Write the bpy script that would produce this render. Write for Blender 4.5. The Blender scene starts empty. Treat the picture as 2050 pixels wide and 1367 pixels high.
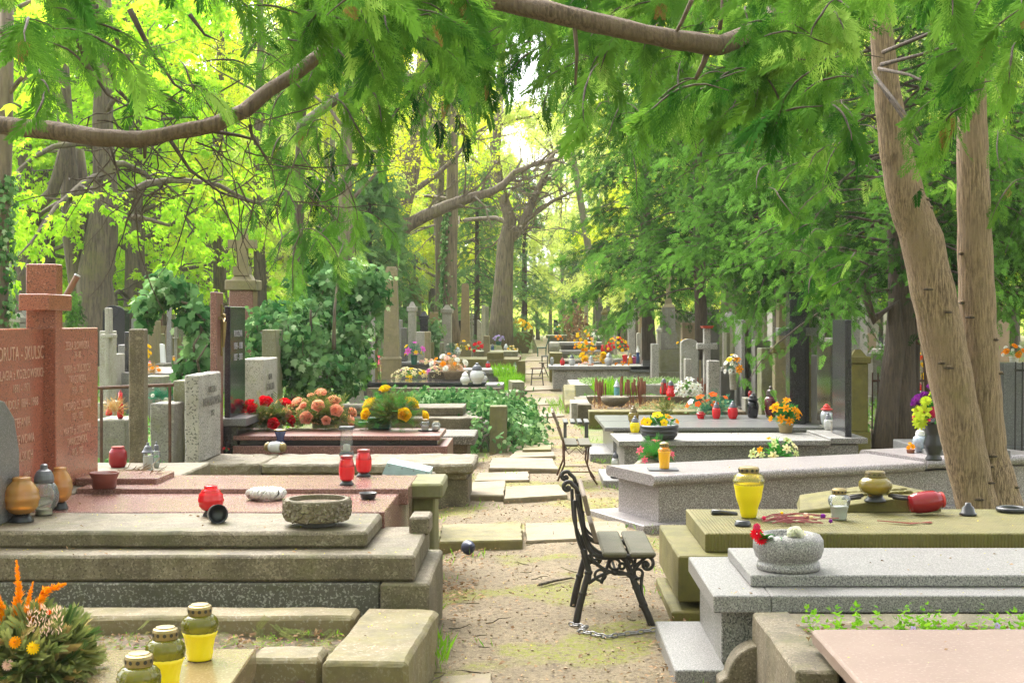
import bpy, math, random
import numpy as np
from mathutils import Vector, Matrix, noise

# ---------------------------------------------------------------- camera, sky, sun, exposure
C = bpy.context.scene.collection
SC = bpy.context.scene
FPX, CX, CY, CH = 2750.0, 1070.0, 640.0, 1.7      # focal length and principal point in photo pixels, eye height
cam = bpy.data.cameras.new("camera")
cam.sensor_width = 36.0
cam.lens = FPX / 2050.0 * 36.0
cam.shift_x = -(CX - 1025.0) / 2050.0
cam.shift_y = -(683.5 - CY) / 2050.0
cam.clip_start, cam.clip_end = 0.1, 1500.0
camo = bpy.data.objects.new("camera", cam)
C.objects.link(camo)
camo.location = (0, 0, CH)
camo.rotation_euler = (math.radians(90), 0, 0)
SC.camera = camo

SUN_EL, SUN_AZ = math.radians(52), math.radians(-28)
world = bpy.data.worlds.new("World")
SC.world = world
world.use_nodes = True
wt = world.node_tree
sky = wt.nodes.new("ShaderNodeTexSky")
sky.sky_type = 'NISHITA'
sky.sun_disc = False
sky.sun_elevation = SUN_EL
sky.sun_rotation = SUN_AZ
sky.air_density, sky.dust_density, sky.ozone_density = 1.0, 4.0, 1.0
hsv = wt.nodes.new("ShaderNodeHueSaturation")        # thin overcast: the blue is washed out
hsv.inputs['Saturation'].default_value = 0.14
bg = wt.nodes['Background']
bg.inputs['Strength'].default_value = 0.15
wt.links.new(sky.outputs[0], hsv.inputs['Color'])
wt.links.new(hsv.outputs[0], bg.inputs['Color'])
sl = bpy.data.lights.new("sun", 'SUN')
sl.energy = 1.15
sl.angle = math.radians(50)
sl.color = (1.0, 0.95, 0.86)
so = bpy.data.objects.new("sun", sl)
C.objects.link(so)
so.location = (0, 0, 60)
_d = Vector((math.sin(SUN_AZ) * math.cos(SUN_EL), math.cos(SUN_AZ) * math.cos(SUN_EL), math.sin(SUN_EL)))
so.rotation_euler = (-_d).to_track_quat('-Z', 'Y').to_euler()
SC.view_settings.view_transform = 'Standard'
SC.view_settings.look = 'None'
SC.view_settings.exposure = 2.42
SC.view_settings.gamma = 1.0
cy = SC.cycles
cy.max_bounces, cy.diffuse_bounces, cy.glossy_bounces = 10, 6, 3
cy.transmission_bounces, cy.transparent_max_bounces = 6, 12
cy.caustics_reflective = cy.caustics_refractive = False
cy.use_denoising = True
cy.denoising_prefilter = 'NONE'

# ---------------------------------------------------------------- pixel helpers (photo pixels -> points of the place)
def at(px, py, Y):
    return ((px - CX) * Y / FPX, Y, CH - (py - CY) * Y / FPX)
def on(px, py, z):
    Y = (CH - z) * FPX / (py - CY)
    return ((px - CX) * Y / FPX, Y, z)
def R(d):
    return math.radians(d)

# ---------------------------------------------------------------- mesh helpers
class MB:
    """collects faces; build() links them as one mesh object"""
    def __init__(s):
        s.V, s.F, s.M = [], [], []
    def add(s, V, F, m=0):
        n = len(s.V)
        s.V += [tuple(v) for v in V]
        s.F += [tuple(i + n for i in f) for f in F]
        s.M += [m] * len(F)
        return s
    def box(s, x0, x1, y0, y1, z0, z1, m=0):
        return s.add([(x0, y0, z0), (x1, y0, z0), (x1, y1, z0), (x0, y1, z0), (x0, y0, z1), (x1, y0, z1), (x1, y1, z1), (x0, y1, z1)],
                     [(0, 3, 2, 1), (4, 5, 6, 7), (0, 1, 5, 4), (1, 2, 6, 5), (2, 3, 7, 6), (3, 0, 4, 7)], m)
    def frustum(s, lo, hi, m=0):
        """lo, hi: 4 points each, counter-clockwise from above"""
        return s.add(list(lo) + list(hi), [(3, 2, 1, 0), (4, 5, 6, 7), (0, 1, 5, 4), (1, 2, 6, 5), (2, 3, 7, 6), (3, 0, 4, 7)], m)
    def prism(s, poly, axis, a0, a1, m=0):
        """2D polygon pushed along an axis ('x': poly is (y,z); 'y': poly is (x,z); 'z': poly is (x,y))"""
        f = {'x': lambda p, a: (a, p[0], p[1]), 'y': lambda p, a: (p[0], a, p[1]), 'z': lambda p, a: (p[0], p[1], a)}[axis]
        n = len(poly)
        V = [f(p, a0) for p in poly] + [f(p, a1) for p in poly]
        F = [tuple(range(n - 1, -1, -1)), tuple(range(n, 2 * n))] + [(i, (i + 1) % n, n + (i + 1) % n, n + i) for i in range(n)]
        return s.add(V, F, m)
    def tube(s, P, rad, n=8, m=0, cap=True, wob=0.0, seed=0):
        P = [Vector(p) for p in P]
        if not hasattr(rad, '__len__'):
            rad = [rad] * len(P)
        rg = random.Random(seed)
        V, F, u = [], [], None
        for i, p in enumerate(P):
            t = (P[min(i + 1, len(P) - 1)] - P[max(i - 1, 0)])
            t = t.normalized() if t.length > 1e-9 else Vector((0, 0, 1))
            if u is None:
                u = t.orthogonal().normalized()
            u = (u - t * u.dot(t))
            u = u.normalized() if u.length > 1e-6 else t.orthogonal().normalized()
            w = t.cross(u)
            for k in range(n):
                a = 2 * math.pi * k / n
                r = rad[i] * (1 + (rg.uniform(-wob, wob) if wob else 0))
                V.append(p + (u * math.cos(a) + w * math.sin(a)) * r)
        for i in range(len(P) - 1):
            for k in range(n):
                F.append((i * n + k, i * n + (k + 1) % n, (i + 1) * n + (k + 1) % n, (i + 1) * n + k))
        if cap:
            F.append(tuple(range(n - 1, -1, -1)))
            F.append(tuple(range((len(P) - 1) * n, len(P) * n)))
        return s.add(V, F, m)
    def lathe(s, prof, n=24, c=(0, 0, 0), m=0, ribs=0, amp=0.0, twist=0.0, z0=0, z1=0, X=None):
        """prof: (r, z); optional twisted ribs between z0 and z1; X: a matrix for the whole piece"""
        V, F = [], []
        for r, z in prof:
            for k in range(n):
                a = 2 * math.pi * k / n
                rr = r
                if ribs and z0 <= z <= z1:
                    e = min(1, (z - z0) / (z1 - z0 + 1e-9) * 5, (z1 - z) / (z1 - z0 + 1e-9) * 5)
                    rr = r * (1 + amp * e * math.cos(ribs * (a + abs(twist) * z)) * (math.cos(ribs * (a - abs(twist) * z)) if twist < 0 else 1))
                V.append(Vector((rr * math.cos(a), rr * math.sin(a), z)))
        for i in range(len(prof) - 1):
            for k in range(n):
                F.append((i * n + k, i * n + (k + 1) % n, (i + 1) * n + (k + 1) % n, (i + 1) * n + k))
        F.append(tuple(range(n - 1, -1, -1)))
        F.append(tuple(range((len(prof) - 1) * n, len(prof) * n)))
        if X is not None:
            V = [X @ v for v in V]
        return s.add([v + Vector(c) for v in V], F, m)
    def ball(s, c, rx, ry=None, rz=None, n=12, k=8, m=0):
        ry = ry or rx
        rz = rz or rx
        V, F = [], []
        for i in range(1, k):
            b = math.pi * i / k
            for j in range(n):
                a = 2 * math.pi * j / n
                V.append((c[0] + rx * math.sin(b) * math.cos(a), c[1] + ry * math.sin(b) * math.sin(a), c[2] - rz * math.cos(b)))
        V += [(c[0], c[1], c[2] - rz), (c[0], c[1], c[2] + rz)]
        q = (k - 1) * n
        for i in range(k - 2):
            for j in range(n):
                F.append((i * n + j, i * n + (j + 1) % n, (i + 1) * n + (j + 1) % n, (i + 1) * n + j))
        for j in range(n):
            F.append((q, (j + 1) % n, j))
            F.append((q + 1, (k - 2) * n + j, (k - 2) * n + (j + 1) % n))
        return s.add(V, F, m)
    def stone(s, A, B, Cc, zt, h, rough=0.004, res=0.14, ch=0.012, seed=0, m=0):
        """a hewn block: A near corner, B far corner, Cc near corner at the other end (x,y); chamfered, gridded, roughened"""
        A, B, Cc = Vector(A[:2]), Vector(B[:2]), Vector(Cc[:2])
        lu, lv = (Cc - A).length, (B - A).length
        eu, ev = (Cc - A) / lu, (B - A) / lv
        def cuts(l):
            c = min(ch, l * 0.3)
            n = max(1, min(40, int(round((l - 2 * c) / res))))
            return [0] + [c + (l - 2 * c) * i / n for i in range(n + 1)] + [l]
        us, vs, ws = cuts(lu), cuts(lv), cuts(h)
        nu, nv, nw = len(us) - 1, len(vs) - 1, len(ws) - 1
        idx, V, F = {}, [], []
        def vert(i, j, k):
            key = (i, j, k)
            if key in idx:
                return idx[key]
            u, v, w = us[i], vs[j], ws[k]
            ex = [(-1 if q == 0 else 1 if q == nq else 0) for q, nq in ((i, nu), (j, nv), (k, nw))]
            ne = sum(1 for e in ex if e)
            if ne >= 2:
                c = ch * (0.45 if ne == 2 else 0.55)
                u -= ex[0] * c
                v -= ex[1] * c
                w -= ex[2] * c
            p = A + eu * u + ev * v
            x, y, z = p.x, p.y, zt - h + w
            if rough:
                q = Vector((x * 3.1 + seed * 7.7, y * 3.1, z * 3.1))
                q2 = Vector((x * 17 + seed, y * 17, z * 17))
                d = noise.noise_vector(q) * 0.6 + noise.noise_vector(q2) * 0.7
                x += d.x * rough
                y += d.y * rough
                z += d.z * rough * 0.7
            idx[key] = len(V)
            V.append((x, y, z))
            return idx[key]
        cr = eu.x * ev.y - eu.y * ev.x
        def face(a, b, c, d):
            F.append((a, b, c, d) if cr > 0 else (d, c, b, a))
        for i in range(nu):
            for j in range(nv):
                face(vert(i, j, nw), vert(i + 1, j, nw), vert(i + 1, j + 1, nw), vert(i, j + 1, nw))
                face(vert(i, j + 1, 0), vert(i + 1, j + 1, 0), vert(i + 1, j, 0), vert(i, j, 0))
        for i in range(nu):
            for k in range(nw):
                face(vert(i, 0, k), vert(i + 1, 0, k), vert(i + 1, 0, k + 1), vert(i, 0, k + 1))
                face(vert(i, nv, k + 1), vert(i + 1, nv, k + 1), vert(i + 1, nv, k), vert(i, nv, k))
        for j in range(nv):
            for k in range(nw):
                face(vert(0, j, k + 1), vert(0, j + 1, k + 1), vert(0, j + 1, k), vert(0, j, k))
                face(vert(nu, j, k), vert(nu, j + 1, k), vert(nu, j + 1, k + 1), vert(nu, j, k + 1))
        return s.add(V, F, m)
    def sbox(s, x0, x1, y0, y1, z0, z1, **k):
        return s.stone((x0, y0), (x0, y1), (x1, y0), z1, z1 - z0, **k)
    def build(s, name, mats, parent=None, smooth=False, loc=None):
        if not isinstance(mats, (list, tuple)):
            mats = [mats]
        me = bpy.data.meshes.new(name)
        o = bpy.data.objects.new(name, me)
        C.objects.link(o)
        off = Vector((0, 0, 0))
        if parent is not None:
            o.parent = parent
            p = parent
            while p is not None:
                off += p.location
                p = p.parent
        elif loc is not None:
            off = Vector(loc)
            o.location = off
        me.from_pydata([(v[0] - off.x, v[1] - off.y, v[2] - off.z) for v in s.V], [], s.F)
        for m_ in mats:
            me.materials.append(m_)
        if len(mats) > 1:
            me.polygons.foreach_set('material_index', s.M)
        if smooth:
            me.polygons.foreach_set('use_smooth', [True] * len(s.F))
        me.update()
        return o

def tag(o, label, cat, group=None):
    o['label'] = label
    o['category'] = cat
    o['kind'] = 'thing'
    if group:
        o['group'] = group
    return o
def thing(name, label, cat, loc=(0, 0, 0), group=None):
    o = bpy.data.objects.new(name, None)
    C.objects.link(o)
    o.location = loc
    o.empty_display_size = 0.1
    return tag(o, label, cat, group)
def copy_tree(o, parent=None):
    c = o.copy()
    C.objects.link(c)
    c.parent = parent
    for ch_ in o.children:
        copy_tree(ch_, c)
    return c

def scatter(name, T, P, Fw, Up, S, mat, parent=None, tint=None, smooth=False, loc=None):
    """one mesh of many small leaves: template T=(verts, faces) put at points P with forward Fw, up Up and size S"""
    TV, TF = np.asarray(T[0], float), np.asarray(T[1], int)
    P, Fw, Up = (np.asarray(a, float).reshape(-1, 3) for a in (P, Fw, Up))
    N = len(P)
    S = np.broadcast_to(np.asarray(S, float), (N,))
    x = Fw / (np.linalg.norm(Fw, axis=1, keepdims=True) + 1e-9)
    z = Up - (Up * x).sum(1, keepdims=True) * x
    z /= (np.linalg.norm(z, axis=1, keepdims=True) + 1e-9)
    y = np.cross(z, x)
    L = TV[None] * S[:, None, None]
    V = P[:, None, :] + L[:, :, 0:1] * x[:, None] + L[:, :, 1:2] * y[:, None] + L[:, :, 2:3] * z[:, None]
    k, (mf, c) = len(TV), TF.shape
    I = (TF[None] + (np.arange(N) * k)[:, None, None]).reshape(-1)
    me = bpy.data.meshes.new(name)
    o = bpy.data.objects.new(name, me)
    C.objects.link(o)
    off = np.zeros(3)
    if parent is not None:
        o.parent = parent
        p = parent
        while p is not None:
            off += np.array(p.location)
            p = p.parent
    elif loc is not None:
        off = np.array(loc, float)
        o.location = loc
    V = V.reshape(-1, 3) - off
    me.vertices.add(len(V))
    me.vertices.foreach_set('co', V.astype(np.float32).ravel())
    me.loops.add(len(I))
    me.loops.foreach_set('vertex_index', I.astype(np.int32))
    me.polygons.add(N * mf)
    me.polygons.foreach_set('loop_start', (np.arange(N * mf) * c).astype(np.int32))
    if smooth:
        me.polygons.foreach_set('use_smooth', np.ones(N * mf, bool))
    if tint is None:
        tint = np.random.default_rng(1).random(N)
    at_ = me.attributes.new('tint', 'FLOAT', 'POINT')
    at_.data.foreach_set('value', np.repeat(tint, k).astype(np.float32))
    me.update(calc_edges=True)
    me.materials.append(mat)
    return o

# ---------------------------------------------------------------- materials
def newmat(name):
    m = bpy.data.materials.new(name)
    m.use_nodes = True
    t = m.node_tree
    return m, t, t.nodes['Principled BSDF']
def nd(t, typ, **kw):
    n = t.nodes.new(typ)
    for k, v in kw.items():
        if k in n.inputs:
            n.inputs[k].default_value = v
        else:
            setattr(n, k, v)
    return n
def c4(c):
    return (c[0], c[1], c[2], 1)
def mix(t, fac, a, b, blend='MIX'):
    n = nd(t, 'ShaderNodeMix', data_type='RGBA', blend_type=blend)
    for i, v in ((0, fac), (6, a), (7, b)):
        if hasattr(v, 'links') or hasattr(v, 'is_linked'):
            t.links.new(v, n.inputs[i])
        else:
            n.inputs[i].default_value = v if i == 0 else c4(v)
    return n.outputs[2]
def ramp(t, v, lo, hi):
    n = nd(t, 'ShaderNodeMapRange')
    n.inputs[1].default_value, n.inputs[2].default_value = lo, hi
    t.links.new(v, n.inputs[0])
    return n.outputs[0]
def noi(t, vec, sc, det=3, rough=0.6):
    n = nd(t, 'ShaderNodeTexNoise')
    n.inputs['Scale'].default_value, n.inputs['Detail'].default_value, n.inputs['Roughness'].default_value = sc, det, rough
    t.links.new(vec, n.inputs['Vector'])
    return n.outputs['Fac']
def coords(t):
    """object coordinates shifted by a random amount per object"""
    tc, oi = nd(t, 'ShaderNodeTexCoord'), nd(t, 'ShaderNodeObjectInfo')
    ml = nd(t, 'ShaderNodeMath', operation='MULTIPLY')
    t.links.new(oi.outputs['Random'], ml.inputs[0])
    ml.inputs[1].default_value = 37.0
    ad = nd(t, 'ShaderNodeVectorMath', operation='ADD')
    t.links.new(tc.outputs['Object'], ad.inputs[0])
    t.links.new(ml.outputs[0], ad.inputs[1])
    return ad.outputs[0]
def bump(t, b, h, strength, dist=0.01):
    n = nd(t, 'ShaderNodeBump')
    n.inputs['Strength'].default_value, n.inputs['Distance'].default_value = strength, dist
    t.links.new(h, n.inputs['Height'])
    t.links.new(n.outputs[0], b.inputs['Normal'])

def stonemat(name, a, b, speck=None, sp=160, amt=0.5, speck2=None, amt2=0.3, moss=0.0, mcol=(0.16, 0.17, 0.035), stain=0.5, scol=(0.10, 0.085, 0.06),
             rough=0.75, bmp=0.35, bsc=90, grooves=0, top=1.0):
    m, t, p = newmat(name)
    v = coords(t)
    col = mix(t, ramp(t, noi(t, v, 2.3, 5), 0.35, 0.65), a, b)
    if speck:
        col = mix(t, ramp(t, noi(t, v, sp, 1.5, 0.5), 0.62 - 0.2 * amt, 0.66 - 0.2 * amt), col, speck)
    if speck2:
        col = mix(t, ramp(t, noi(t, v, sp * 0.83, 1.5, 0.5), 0.66 - 0.2 * amt2, 0.69 - 0.2 * amt2), col, speck2)
    if stain:
        f = nd(t, 'ShaderNodeMath', operation='MULTIPLY')
        t.links.new(ramp(t, noi(t, v, 3.6, 10, 0.76), 0.44, 0.66), f.inputs[0])
        f.inputs[1].default_value = stain
        col = mix(t, f.outputs[0], col, scol)
    if stain >= 0.4:        # rain streaks running down the faces
        mp = nd(t, 'ShaderNodeMapping')
        mp.inputs['Scale'].default_value = (11, 11, 0.9)
        t.links.new(v, mp.inputs[0])
        f = nd(t, 'ShaderNodeMath', operation='MULTIPLY')
        t.links.new(ramp(t, noi(t, mp.outputs[0], 1.0, 6, 0.7), 0.50, 0.68), f.inputs[0])
        f.inputs[1].default_value = 0.5 * stain
        col = mix(t, f.outputs[0], col, tuple(q * 0.8 for q in scol))
        f = nd(t, 'ShaderNodeMath', operation='MULTIPLY')       # pale lichen spots
        t.links.new(ramp(t, noi(t, v, 15, 6, 0.6), 0.63, 0.67), f.inputs[0])
        f.inputs[1].default_value = 0.45
        col = mix(t, f.outputs[0], col, tuple(min(.5, q * 1.55 + .02) for q in a))
    if moss:
        g = nd(t, 'ShaderNodeNewGeometry')
        sx = nd(t, 'ShaderNodeSeparateXYZ')
        t.links.new(g.outputs['Normal'], sx.inputs[0])
        f1 = ramp(t, noi(t, v, 3.2, 8, 0.72), 0.62 - 0.38 * moss, 0.80 - 0.32 * moss)
        f2 = nd(t, 'ShaderNodeMapRange')
        f2.inputs[1].default_value, f2.inputs[2].default_value, f2.inputs[3].default_value = -0.2, 0.8, 1.0 - 0.45 * top
        t.links.new(sx.outputs[2], f2.inputs[0])
        f = nd(t, 'ShaderNodeMath', operation='MULTIPLY')
        t.links.new(f1, f.inputs[0])
        t.links.new(f2.outputs[0], f.inputs[1])
        mc = mix(t, ramp(t, noi(t, v, 7, 8, 0.75), 0.36, 0.64), tuple(q * 1.2 for q in mcol), (mcol[0] * 0.5, mcol[1] * 0.52, mcol[2] * 0.7))
        col = mix(t, f.outputs[0], col, mc)
    t.links.new(col, p.inputs['Base Color'])
    p.inputs['Roughness'].default_value = rough
    if bmp:
        h = noi(t, v, bsc, 5, 0.7)
        if grooves:
            w = nd(t, 'ShaderNodeTexWave', bands_direction='X')
            w.inputs['Scale'].default_value = grooves
            t.links.new(v, w.inputs['Vector'])
            ad = nd(t, 'ShaderNodeMath', operation='ADD')
            t.links.new(h, ad.inputs[0])
            t.links.new(w.outputs['Fac'], ad.inputs[1])
            h = ad.outputs[0]
        bump(t, p, h, bmp, 0.006)
    return m

def plain(name, c, rough=0.5, metal=0.0, var=0.0, sss=0.0, bmp=0.0, bsc=60):
    m, t, p = newmat(name)
    p.inputs['Base Color'].default_value = c4(c)
    p.inputs['Roughness'].default_value = rough
    p.inputs['Metallic'].default_value = metal
    if var or bmp:
        v = coords(t)
        if var:
            t.links.new(mix(t, ramp(t, noi(t, v, 18, 5), 0.3, 0.7), c, tuple(max(0, q * (1 - var)) for q in c)), p.inputs['Base Color'])
        if bmp:
            bump(t, p, noi(t, v, bsc, 4), bmp, 0.004)
    return m

def leafmat(name, c1, c2, trans=0.45, gloss=0.0, c3=None):
    m, t, p = newmat(name)
    a = nd(t, 'ShaderNodeAttribute', attribute_name='tint')
    col = mix(t, a.outputs['Fac'], c1, c2)
    if c3:
        col = mix(t, ramp(t, a.outputs['Fac'], 0.86, 0.96), col, c3)
    out = t.nodes['Material Output']
    di, tr, mx = nd(t, 'ShaderNodeBsdfDiffuse'), nd(t, 'ShaderNodeBsdfTranslucent'), nd(t, 'ShaderNodeMixShader')
    t.links.new(col, di.inputs['Color'])
    t.links.new(mix(t, 1.0, col, (1.0, 1.0, 0.75), 'MULTIPLY'), tr.inputs['Color'])
    mx.inputs[0].default_value = trans
    t.links.new(di.outputs[0], mx.inputs[1])
    t.links.new(tr.outputs[0], mx.inputs[2])
    last = mx
    if gloss:
        gl, fr, m2 = nd(t, 'ShaderNodeBsdfGlossy'), nd(t, 'ShaderNodeFresnel'), nd(t, 'ShaderNodeMixShader')
        gl.inputs['Roughness'].default_value = 0.45
        fr.inputs['IOR'].default_value = 1.0 + gloss
        fm = nd(t, 'ShaderNodeMath', operation='MULTIPLY')
        fm.inputs[1].default_value = 0.10
        t.links.new(fr.outputs[0], fm.inputs[0])
        t.links.new(fm.outputs[0], m2.inputs[0])
        t.links.new(mx.outputs[0], m2.inputs[1])
        t.links.new(gl.outputs[0], m2.inputs[2])
        last = m2
    t.nodes.remove(p)
    t.links.new(last.outputs[0], out.inputs['Surface'])
    return m

def glass(name, tint, clear=0.8, rough=0.06):
    """thin coloured glass: lets tinted light through, with a glossy coat"""
    m, t, p = newmat(name)
    out = t.nodes['Material Output']
    tr, gl, di = nd(t, 'ShaderNodeBsdfTransparent'), nd(t, 'ShaderNodeBsdfGlossy'), nd(t, 'ShaderNodeBsdfDiffuse')
    tr.inputs['Color'].default_value = c4(tint)
    di.inputs['Color'].default_value = c4(tuple(q * 0.8 for q in tint))
    gl.inputs['Roughness'].default_value = rough
    m1, m2 = nd(t, 'ShaderNodeMixShader'), nd(t, 'ShaderNodeMixShader')
    m1.inputs[0].default_value = clear
    t.links.new(di.outputs[0], m1.inputs[1])
    t.links.new(tr.outputs[0], m1.inputs[2])
    fr = nd(t, 'ShaderNodeFresnel')
    fr.inputs['IOR'].default_value = 1.5
    t.links.new(fr.outputs[0], m2.inputs[0])
    t.links.new(m1.outputs[0], m2.inputs[1])
    t.links.new(gl.outputs[0], m2.inputs[2])
    t.nodes.remove(p)
    t.links.new(m2.outputs[0], out.inputs['Surface'])
    return m

def barkmat(name, a, b, moss=0.0, mcol=(0.13, 0.15, 0.03), sc=22):
    m, t, p = newmat(name)
    tc, mp = nd(t, 'ShaderNodeTexCoord'), nd(t, 'ShaderNodeMapping')
    mp.inputs['Scale'].default_value = (1, 1, 0.10)
    t.links.new(tc.outputs['Object'], mp.inputs[0])
    h = noi(t, mp.outputs[0], sc, 7, 0.7)
    col = mix(t, ramp(t, h, 0.40, 0.58), b, a)
    col = mix(t, ramp(t, noi(t, tc.outputs['Object'], 2.5, 4), 0.4, 0.75), col, tuple(q * 0.72 for q in a))
    if moss:
        col = mix(t, ramp(t, noi(t, tc.outputs['Object'], 1.7, 6, 0.7), 0.7 - 0.4 * moss, 0.95 - 0.3 * moss), col, mcol)
    t.links.new(col, p.inputs['Base Color'])
    p.inputs['Roughness'].default_value = 0.9
    bump(t, p, h, 0.9, 0.03)
    return m

M = {}
# stones
M['concrete'] = stonemat('old grey concrete', (0.175, 0.139, 0.086), (0.120, 0.095, 0.056), speck=(0.241, 0.200, 0.135), sp=95, amt=0.25, speck2=(0.073, 0.055, 0.033), amt2=0.25, moss=0.4, mcol=(0.090, 0.081, 0.023), stain=0.85, scol=(0.051, 0.039, 0.021), bmp=0.5)
M['concrete_moss'] = stonemat('mossy concrete', (0.179, 0.163, 0.086), (0.154, 0.139, 0.061), moss=0.75, mcol=(0.128, 0.126, 0.025), stain=0.6, bsc=60)
M['kerb_top'] = stonemat('lichen stained rendered kerb', (0.205, 0.160, 0.091), (0.168, 0.136, 0.064), speck=(0.286, 0.249, 0.176), sp=70, amt=0.12, moss=0.6, mcol=(0.137, 0.113, 0.032), stain=0.4, scol=(0.137, 0.077, 0.048))
M['terrazzo'] = stonemat('dark terrazzo', (0.070, 0.066, 0.052), (0.099, 0.088, 0.063), speck=(0.278, 0.258, 0.220), sp=75, amt=0.22, speck2=(0.198, 0.183, 0.150), amt2=0.25, stain=0.5, scol=(0.046, 0.041, 0.023), moss=0.25, mcol=(0.072, 0.069, 0.023))
M['granite'] = stonemat('light grey granite', (0.230, 0.217, 0.204), (0.199, 0.188, 0.176), speck=(0.091, 0.088, 0.088), sp=150, amt=0.5, speck2=(0.302, 0.287, 0.273), amt2=0.45, stain=0.12, rough=0.45, bmp=0.05)
M['granite_pink'] = stonemat('pink grey granite', (0.259, 0.228, 0.224), (0.224, 0.198, 0.198), speck=(0.116, 0.098, 0.102), sp=130, amt=0.5, speck2=(0.395, 0.368, 0.361), amt2=0.5, stain=0.1, rough=0.3, bmp=0.03)
M['granite_dull'] = stonemat('grey brown granite', (0.244, 0.229, 0.207), (0.200, 0.192, 0.174), speck=(0.081, 0.081, 0.078), sp=120, amt=0.55, speck2=(0.355, 0.340, 0.318), amt2=0.4, stain=0.3, rough=0.5, bmp=0.06)
M['granite_dark'] = stonemat('dark grey polished granite', (0.12, 0.12, 0.12), (0.09, 0.09, 0.09), speck=(0.22, 0.22, 0.22), sp=150, amt=0.4, stain=0.1, rough=0.28, bmp=0.0)
M['black'] = stonemat('black polished granite', (0.018, 0.018, 0.022), (0.012, 0.012, 0.014), speck=(0.05, 0.05, 0.055), sp=180, amt=0.35, stain=0, rough=0.13, bmp=0)
M['red_granite'] = stonemat('red brown polished granite', (0.33, 0.115, 0.07), (0.28, 0.095, 0.06), speck=(0.13, 0.055, 0.045), sp=120, amt=0.2, speck2=(0.42, 0.18, 0.13), amt2=0.15, stain=0, rough=0.16, bmp=0)
M['pink_slab'] = stonemat('pink brown polished slab', (0.230, 0.115, 0.092), (0.193, 0.092, 0.074), speck=(0.110, 0.051, 0.041), sp=110, amt=0.35, speck2=(0.313, 0.193, 0.166), amt2=0.35, stain=0.3, scol=(0.184, 0.129, 0.092), rough=0.24, bmp=0)
M['red_speckled'] = stonemat('red speckled granite', (0.233, 0.097, 0.077), (0.204, 0.084, 0.066), speck=(0.082, 0.036, 0.033), sp=110, amt=0.5, speck2=(0.303, 0.168, 0.143), amt2=0.4, stain=0.1, rough=0.35, bmp=0)
M['marble_pink'] = stonemat('pink brown veined stone slab', (0.205, 0.139, 0.106), (0.175, 0.114, 0.087), speck=(0.226, 0.166, 0.133), sp=60, amt=0.1, stain=0.35, scol=(0.144, 0.101, 0.069), rough=0.6, bmp=0.1)
M['tan_polished'] = stonemat('tan polished slab', (0.210, 0.153, 0.084), (0.170, 0.120, 0.060), speck=(0.272, 0.213, 0.132), sp=90, amt=0.2, stain=0.4, scol=(0.136, 0.086, 0.048), rough=0.18, bmp=0.02, bsc=20)
M['brick_red'] = stonemat('peeling red brown render', (0.178, 0.104, 0.074), (0.148, 0.085, 0.063), stain=0.5, scol=(0.096, 0.056, 0.041), rough=0.9, bmp=0.5)
M['sand_moss'] = stonemat('moss green sandstone', (0.154, 0.122, 0.028), (0.123, 0.106, 0.022), moss=0.7, mcol=(0.118, 0.103, 0.011), stain=0.5, scol=(0.080, 0.061, 0.016), bmp=0.4)
M['sand_moss_groove'] = stonemat('moss green tooled sandstone', (0.149, 0.122, 0.027), (0.123, 0.106, 0.022), moss=0.5, mcol=(0.111, 0.100, 0.011), stain=0.4, scol=(0.074, 0.061, 0.016), bmp=0.8, grooves=16)
M['sandstone'] = stonemat('weathered sandstone', (0.252, 0.200, 0.111), (0.215, 0.178, 0.089), moss=0.45, mcol=(0.163, 0.148, 0.044), stain=0.5, bmp=0.4)
M['sandstone_tan'] = stonemat('tan sandstone', (0.296, 0.207, 0.118), (0.244, 0.178, 0.096), moss=0.2, stain=0.35, bmp=0.3)
M['stone_grey'] = stonemat('weathered grey stone', (0.252, 0.237, 0.200), (0.200, 0.192, 0.155), speck=(0.133, 0.126, 0.111), sp=70, amt=0.3, moss=0.3, stain=0.5, bmp=0.5)
M['stone_light'] = stonemat('light weathered stone', (0.385, 0.363, 0.311), (0.311, 0.289, 0.244), speck=(0.207, 0.192, 0.163), sp=80, amt=0.25, moss=0.2, stain=0.4, scol=(0.148, 0.133, 0.096), bmp=0.4)
M['stone_green'] = stonemat('green grey lichened stone', (0.200, 0.192, 0.126), (0.163, 0.159, 0.096), speck=(0.266, 0.259, 0.200), sp=70, amt=0.2, moss=0.6, mcol=(0.148, 0.148, 0.044), stain=0.45, top=0.4)
M['stone_dark'] = stonemat('dark weathered stone', (0.096, 0.092, 0.081), (0.067, 0.065, 0.056), moss=0.2, stain=0.4, bmp=0.5)
M['rockface'] = stonemat('rock faced conglomerate', (0.184, 0.148, 0.089), (0.141, 0.112, 0.067), speck=(0.245, 0.208, 0.144), sp=60, amt=0.3, moss=0.35, mcol=(0.104, 0.092, 0.029), stain=0.7, bmp=1.0, bsc=45)
M['hewn_white'] = stonemat('bush hammered pale stone', (0.374, 0.354, 0.313), (0.300, 0.279, 0.245), speck=(0.116, 0.109, 0.096), sp=55, amt=0.22, stain=0.35, bmp=1.0, bsc=50)
M['flag'] = stonemat('worn sandstone flag', (0.234, 0.181, 0.112), (0.194, 0.155, 0.092), moss=0.35, mcol=(0.152, 0.129, 0.041), stain=0.55, scol=(0.141, 0.106, 0.064), bmp=0.5)
M['flag_moss'] = stonemat('mossy sandstone flag', (0.220, 0.180, 0.086), (0.186, 0.153, 0.067), moss=0.7, mcol=(0.167, 0.140, 0.030), stain=0.5, scol=(0.133, 0.100, 0.053), bmp=0.5)
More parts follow.
